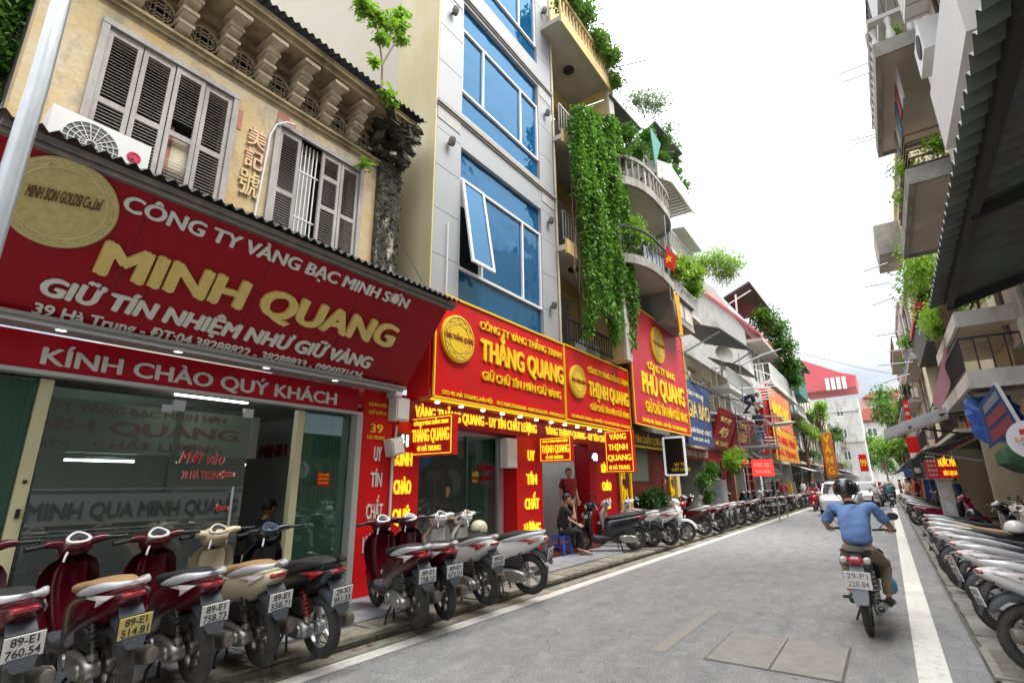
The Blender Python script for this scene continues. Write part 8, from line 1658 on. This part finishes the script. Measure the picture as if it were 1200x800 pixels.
for i, (x, y, c, lb) in enumerate(((-4.9,33.5,(.45,.05,.08),'pedestrian in a red top by the white awning'),(-4.6,39.5,(.6,.58,.55),'pedestrian in white behind the first white car'),(-4.5,44,(.06,.07,.09),'pedestrian in black past the white awning'),(-4.3,50,(.5,.2,.05),'pedestrian in orange by the far left shops'),(-4.2,56,(.5,.5,.5),'pedestrian in light grey by the far left shops'),(-4.4,62,(.1,.14,.3),'pedestrian in blue by the far left shops'),(1.1,34,(.5,.06,.04),'person in a red vest among the orange scooters'),(.9,39,(.6,.45,.3),'person in a straw coloured top on the far right kerb'),(1.0,46,(.6,.6,.6),'person in white on the far right kerb'),(.7,52,(.5,.08,.05),'person in red on the far right kerb'),(.2,72,(.3,.3,.32),'person in grey crossing near the bend'),(-2.6,76,(.4,.1,.1),'person in dull red near the bend'),(-1.4,80,(.55,.5,.45),'person in beige near the bend'))):
    build_person(lb, (x,y,.1 if abs(x+2) > 2.4 else 0), R(i*70), walk, cl('walk_%d' % i, c), cl('trousers_dark', (.03,.035,.06)), sleeve=.8)
# --- cars
carw = mat('car_white', (.66,.67,.68), .22, coat=.8); cargl = mat('car_window', (.02,.03,.035), .06, spec=.8)
def car(label, x, y, heading, suv=True):
    t = thing('parked_car' if False else 'car', label, 'car', (x,y,0), R(heading))
    st = [(-2.05,.50,.28,.70),(-1.98,.62,.38,.80),(-1.6,.68,.42,.86),(-.6,.68,.42,.88),(.6,.68,.42,.88),(1.4,.64,.40,.86),(1.85,.58,.34,.80),(2.08,.50,.26,.66)]
    lobj('body', MB().loft([sring((0,yy,z),(1,0,0),(0,0,1),hw,hh,24,5) for yy,z,hh,hw in st]), carw, t, True)
    roof = [(-1.85,1.12,.10,.66),(-1.6,1.28,.26,.70),(-1.0,1.36,.30,.70),(0,1.38,.30,.70),(.55,1.30,.26,.69),(1.15,1.02,.05,.64)]
    lobj('cabin_glass', MB().loft([sring((0,yy,z-.05),(1,0,0),(0,0,1),hw,hh,20,4.5) for yy,z,hh,hw in roof]), cargl, t, True)
    lobj('roof', MB().loft([sring((0,yy,z),(1,0,0),(0,0,1),hw,hh,20,3.5) for yy,z,hh,hw in ((-1.7,1.50,.03,.60),(-1.2,1.60,.05,.66),(0,1.63,.05,.66),(.35,1.58,.04,.64),(.5,1.54,.02,.60))]), carw, t, True)
    for s in (-1,1):
        lobj('windscreen_pillar', MB().bar((s*.66,.50,1.55),(s*.72,1.15,1.04),.035), carw, t); lobj('rear_pillar', MB().bar((s*.66,-1.6,1.52),(s*.70,-1.85,1.05),.06), carw, t); lobj('door_pillar', MB().bar((s*.70,-.35,1.60),(s*.73,-.35,1.05),.035), shoe, t)
        lobj('headlight', MB().loft([sring((s*.58,yy,.74),(1,.25*-s,0),(0,0,1),a,b,14,2.4) for yy,a,b in ((1.86,.17,.075),(1.96,.155,.062),(2.0,.10,.035))]), TAILW, t, True)
        lobj('fog_recess', MB().loft([sring((s*.60,yy,.42),(1,0,0),(0,0,1),.12,.08,12,3) for yy in (1.95,2.03)]), shoe, t); lobj('wing_mirror', MB().loft([sring((s*xx,.75,1.08),(0,1,0),(0,0,1),.06,.07*k_,10) for xx,k_ in ((.80,.5),(.88,1),(.98,1),(1.02,.5))]), carw, t, True)
        for yy in (-1.3,1.3):
            wt = lobj('wheel', MB().torus((s*.76,yy,.33),(1,0,0),.235,.095,24,8,1.1), TYRE, t, True); lobj('rim', MB().lathe([(.2,0),(.19,.03),(.05,.05)], (s*.80,yy,.33), (s,0,0), 16), RIML, wt, True)
    lobj('grille', MB().loft([sring((0,yy,.70),(1,0,0),(0,0,1),a,b,16,3) for yy,a,b in ((1.98,.42,.075),(2.07,.38,.06))]), shoe, t, True); lobj('lower_grille', MB().loft([sring((0,yy,.40),(1,0,0),(0,0,1),a,b,16,4) for yy,a,b in ((2.0,.56,.10),(2.09,.5,.08))]), shoe, t, True)
    lobj('number_plate', MB().box(-.24,.24,2.09,2.105,.44,.56), PLATEY if suv else PLATEW, t); lobj('wiper', MB().bar((-.5,1.12,1.06),(.1,.95,1.18),.012), shoe, t)
    return t
car('white compact SUV with a yellow number plate driving toward the camera', -2.12, 32.6, 178); car('second white car behind the first one in the middle of the street', -1.35, 46, 180, False)
# --- litter and leaves along the left kerb
rg_ = random.Random(77); lt = [mat('dry_leaf', (.30,.14,.04), .8), mat('paper', (.68,.69,.70), .8)]
for i in range(26):
    x, y = (rg_.uniform(-5.1,-4.35), rg_.uniform(2.5,15)) if i < 18 else (rg_.uniform(.2,.5), rg_.uniform(5,14)); z = .125 if x < -4.75 else (.018 if x < -4.55 else (.010 if x < .4 else .04))
    s = rg_.uniform(.018,.04); a = rg_.uniform(0,6); u = Vector((math.cos(a)*s,math.sin(a)*s,0)); v = Vector((-math.sin(a)*s*.6,math.cos(a)*s*.6,0)); c = Vector((x,y,z))
    tag(wobj('dry_leaf', MB().prism([c-u, c-v+Vector((0,0,.004)), c+u, c+v+Vector((0,0,.006))], (0,0,.002)), lt[0 if i % 4 else 1], None), 'small dry leaf or scrap lying in the gutter', 'leaf', 'leaves and scraps in the gutters')
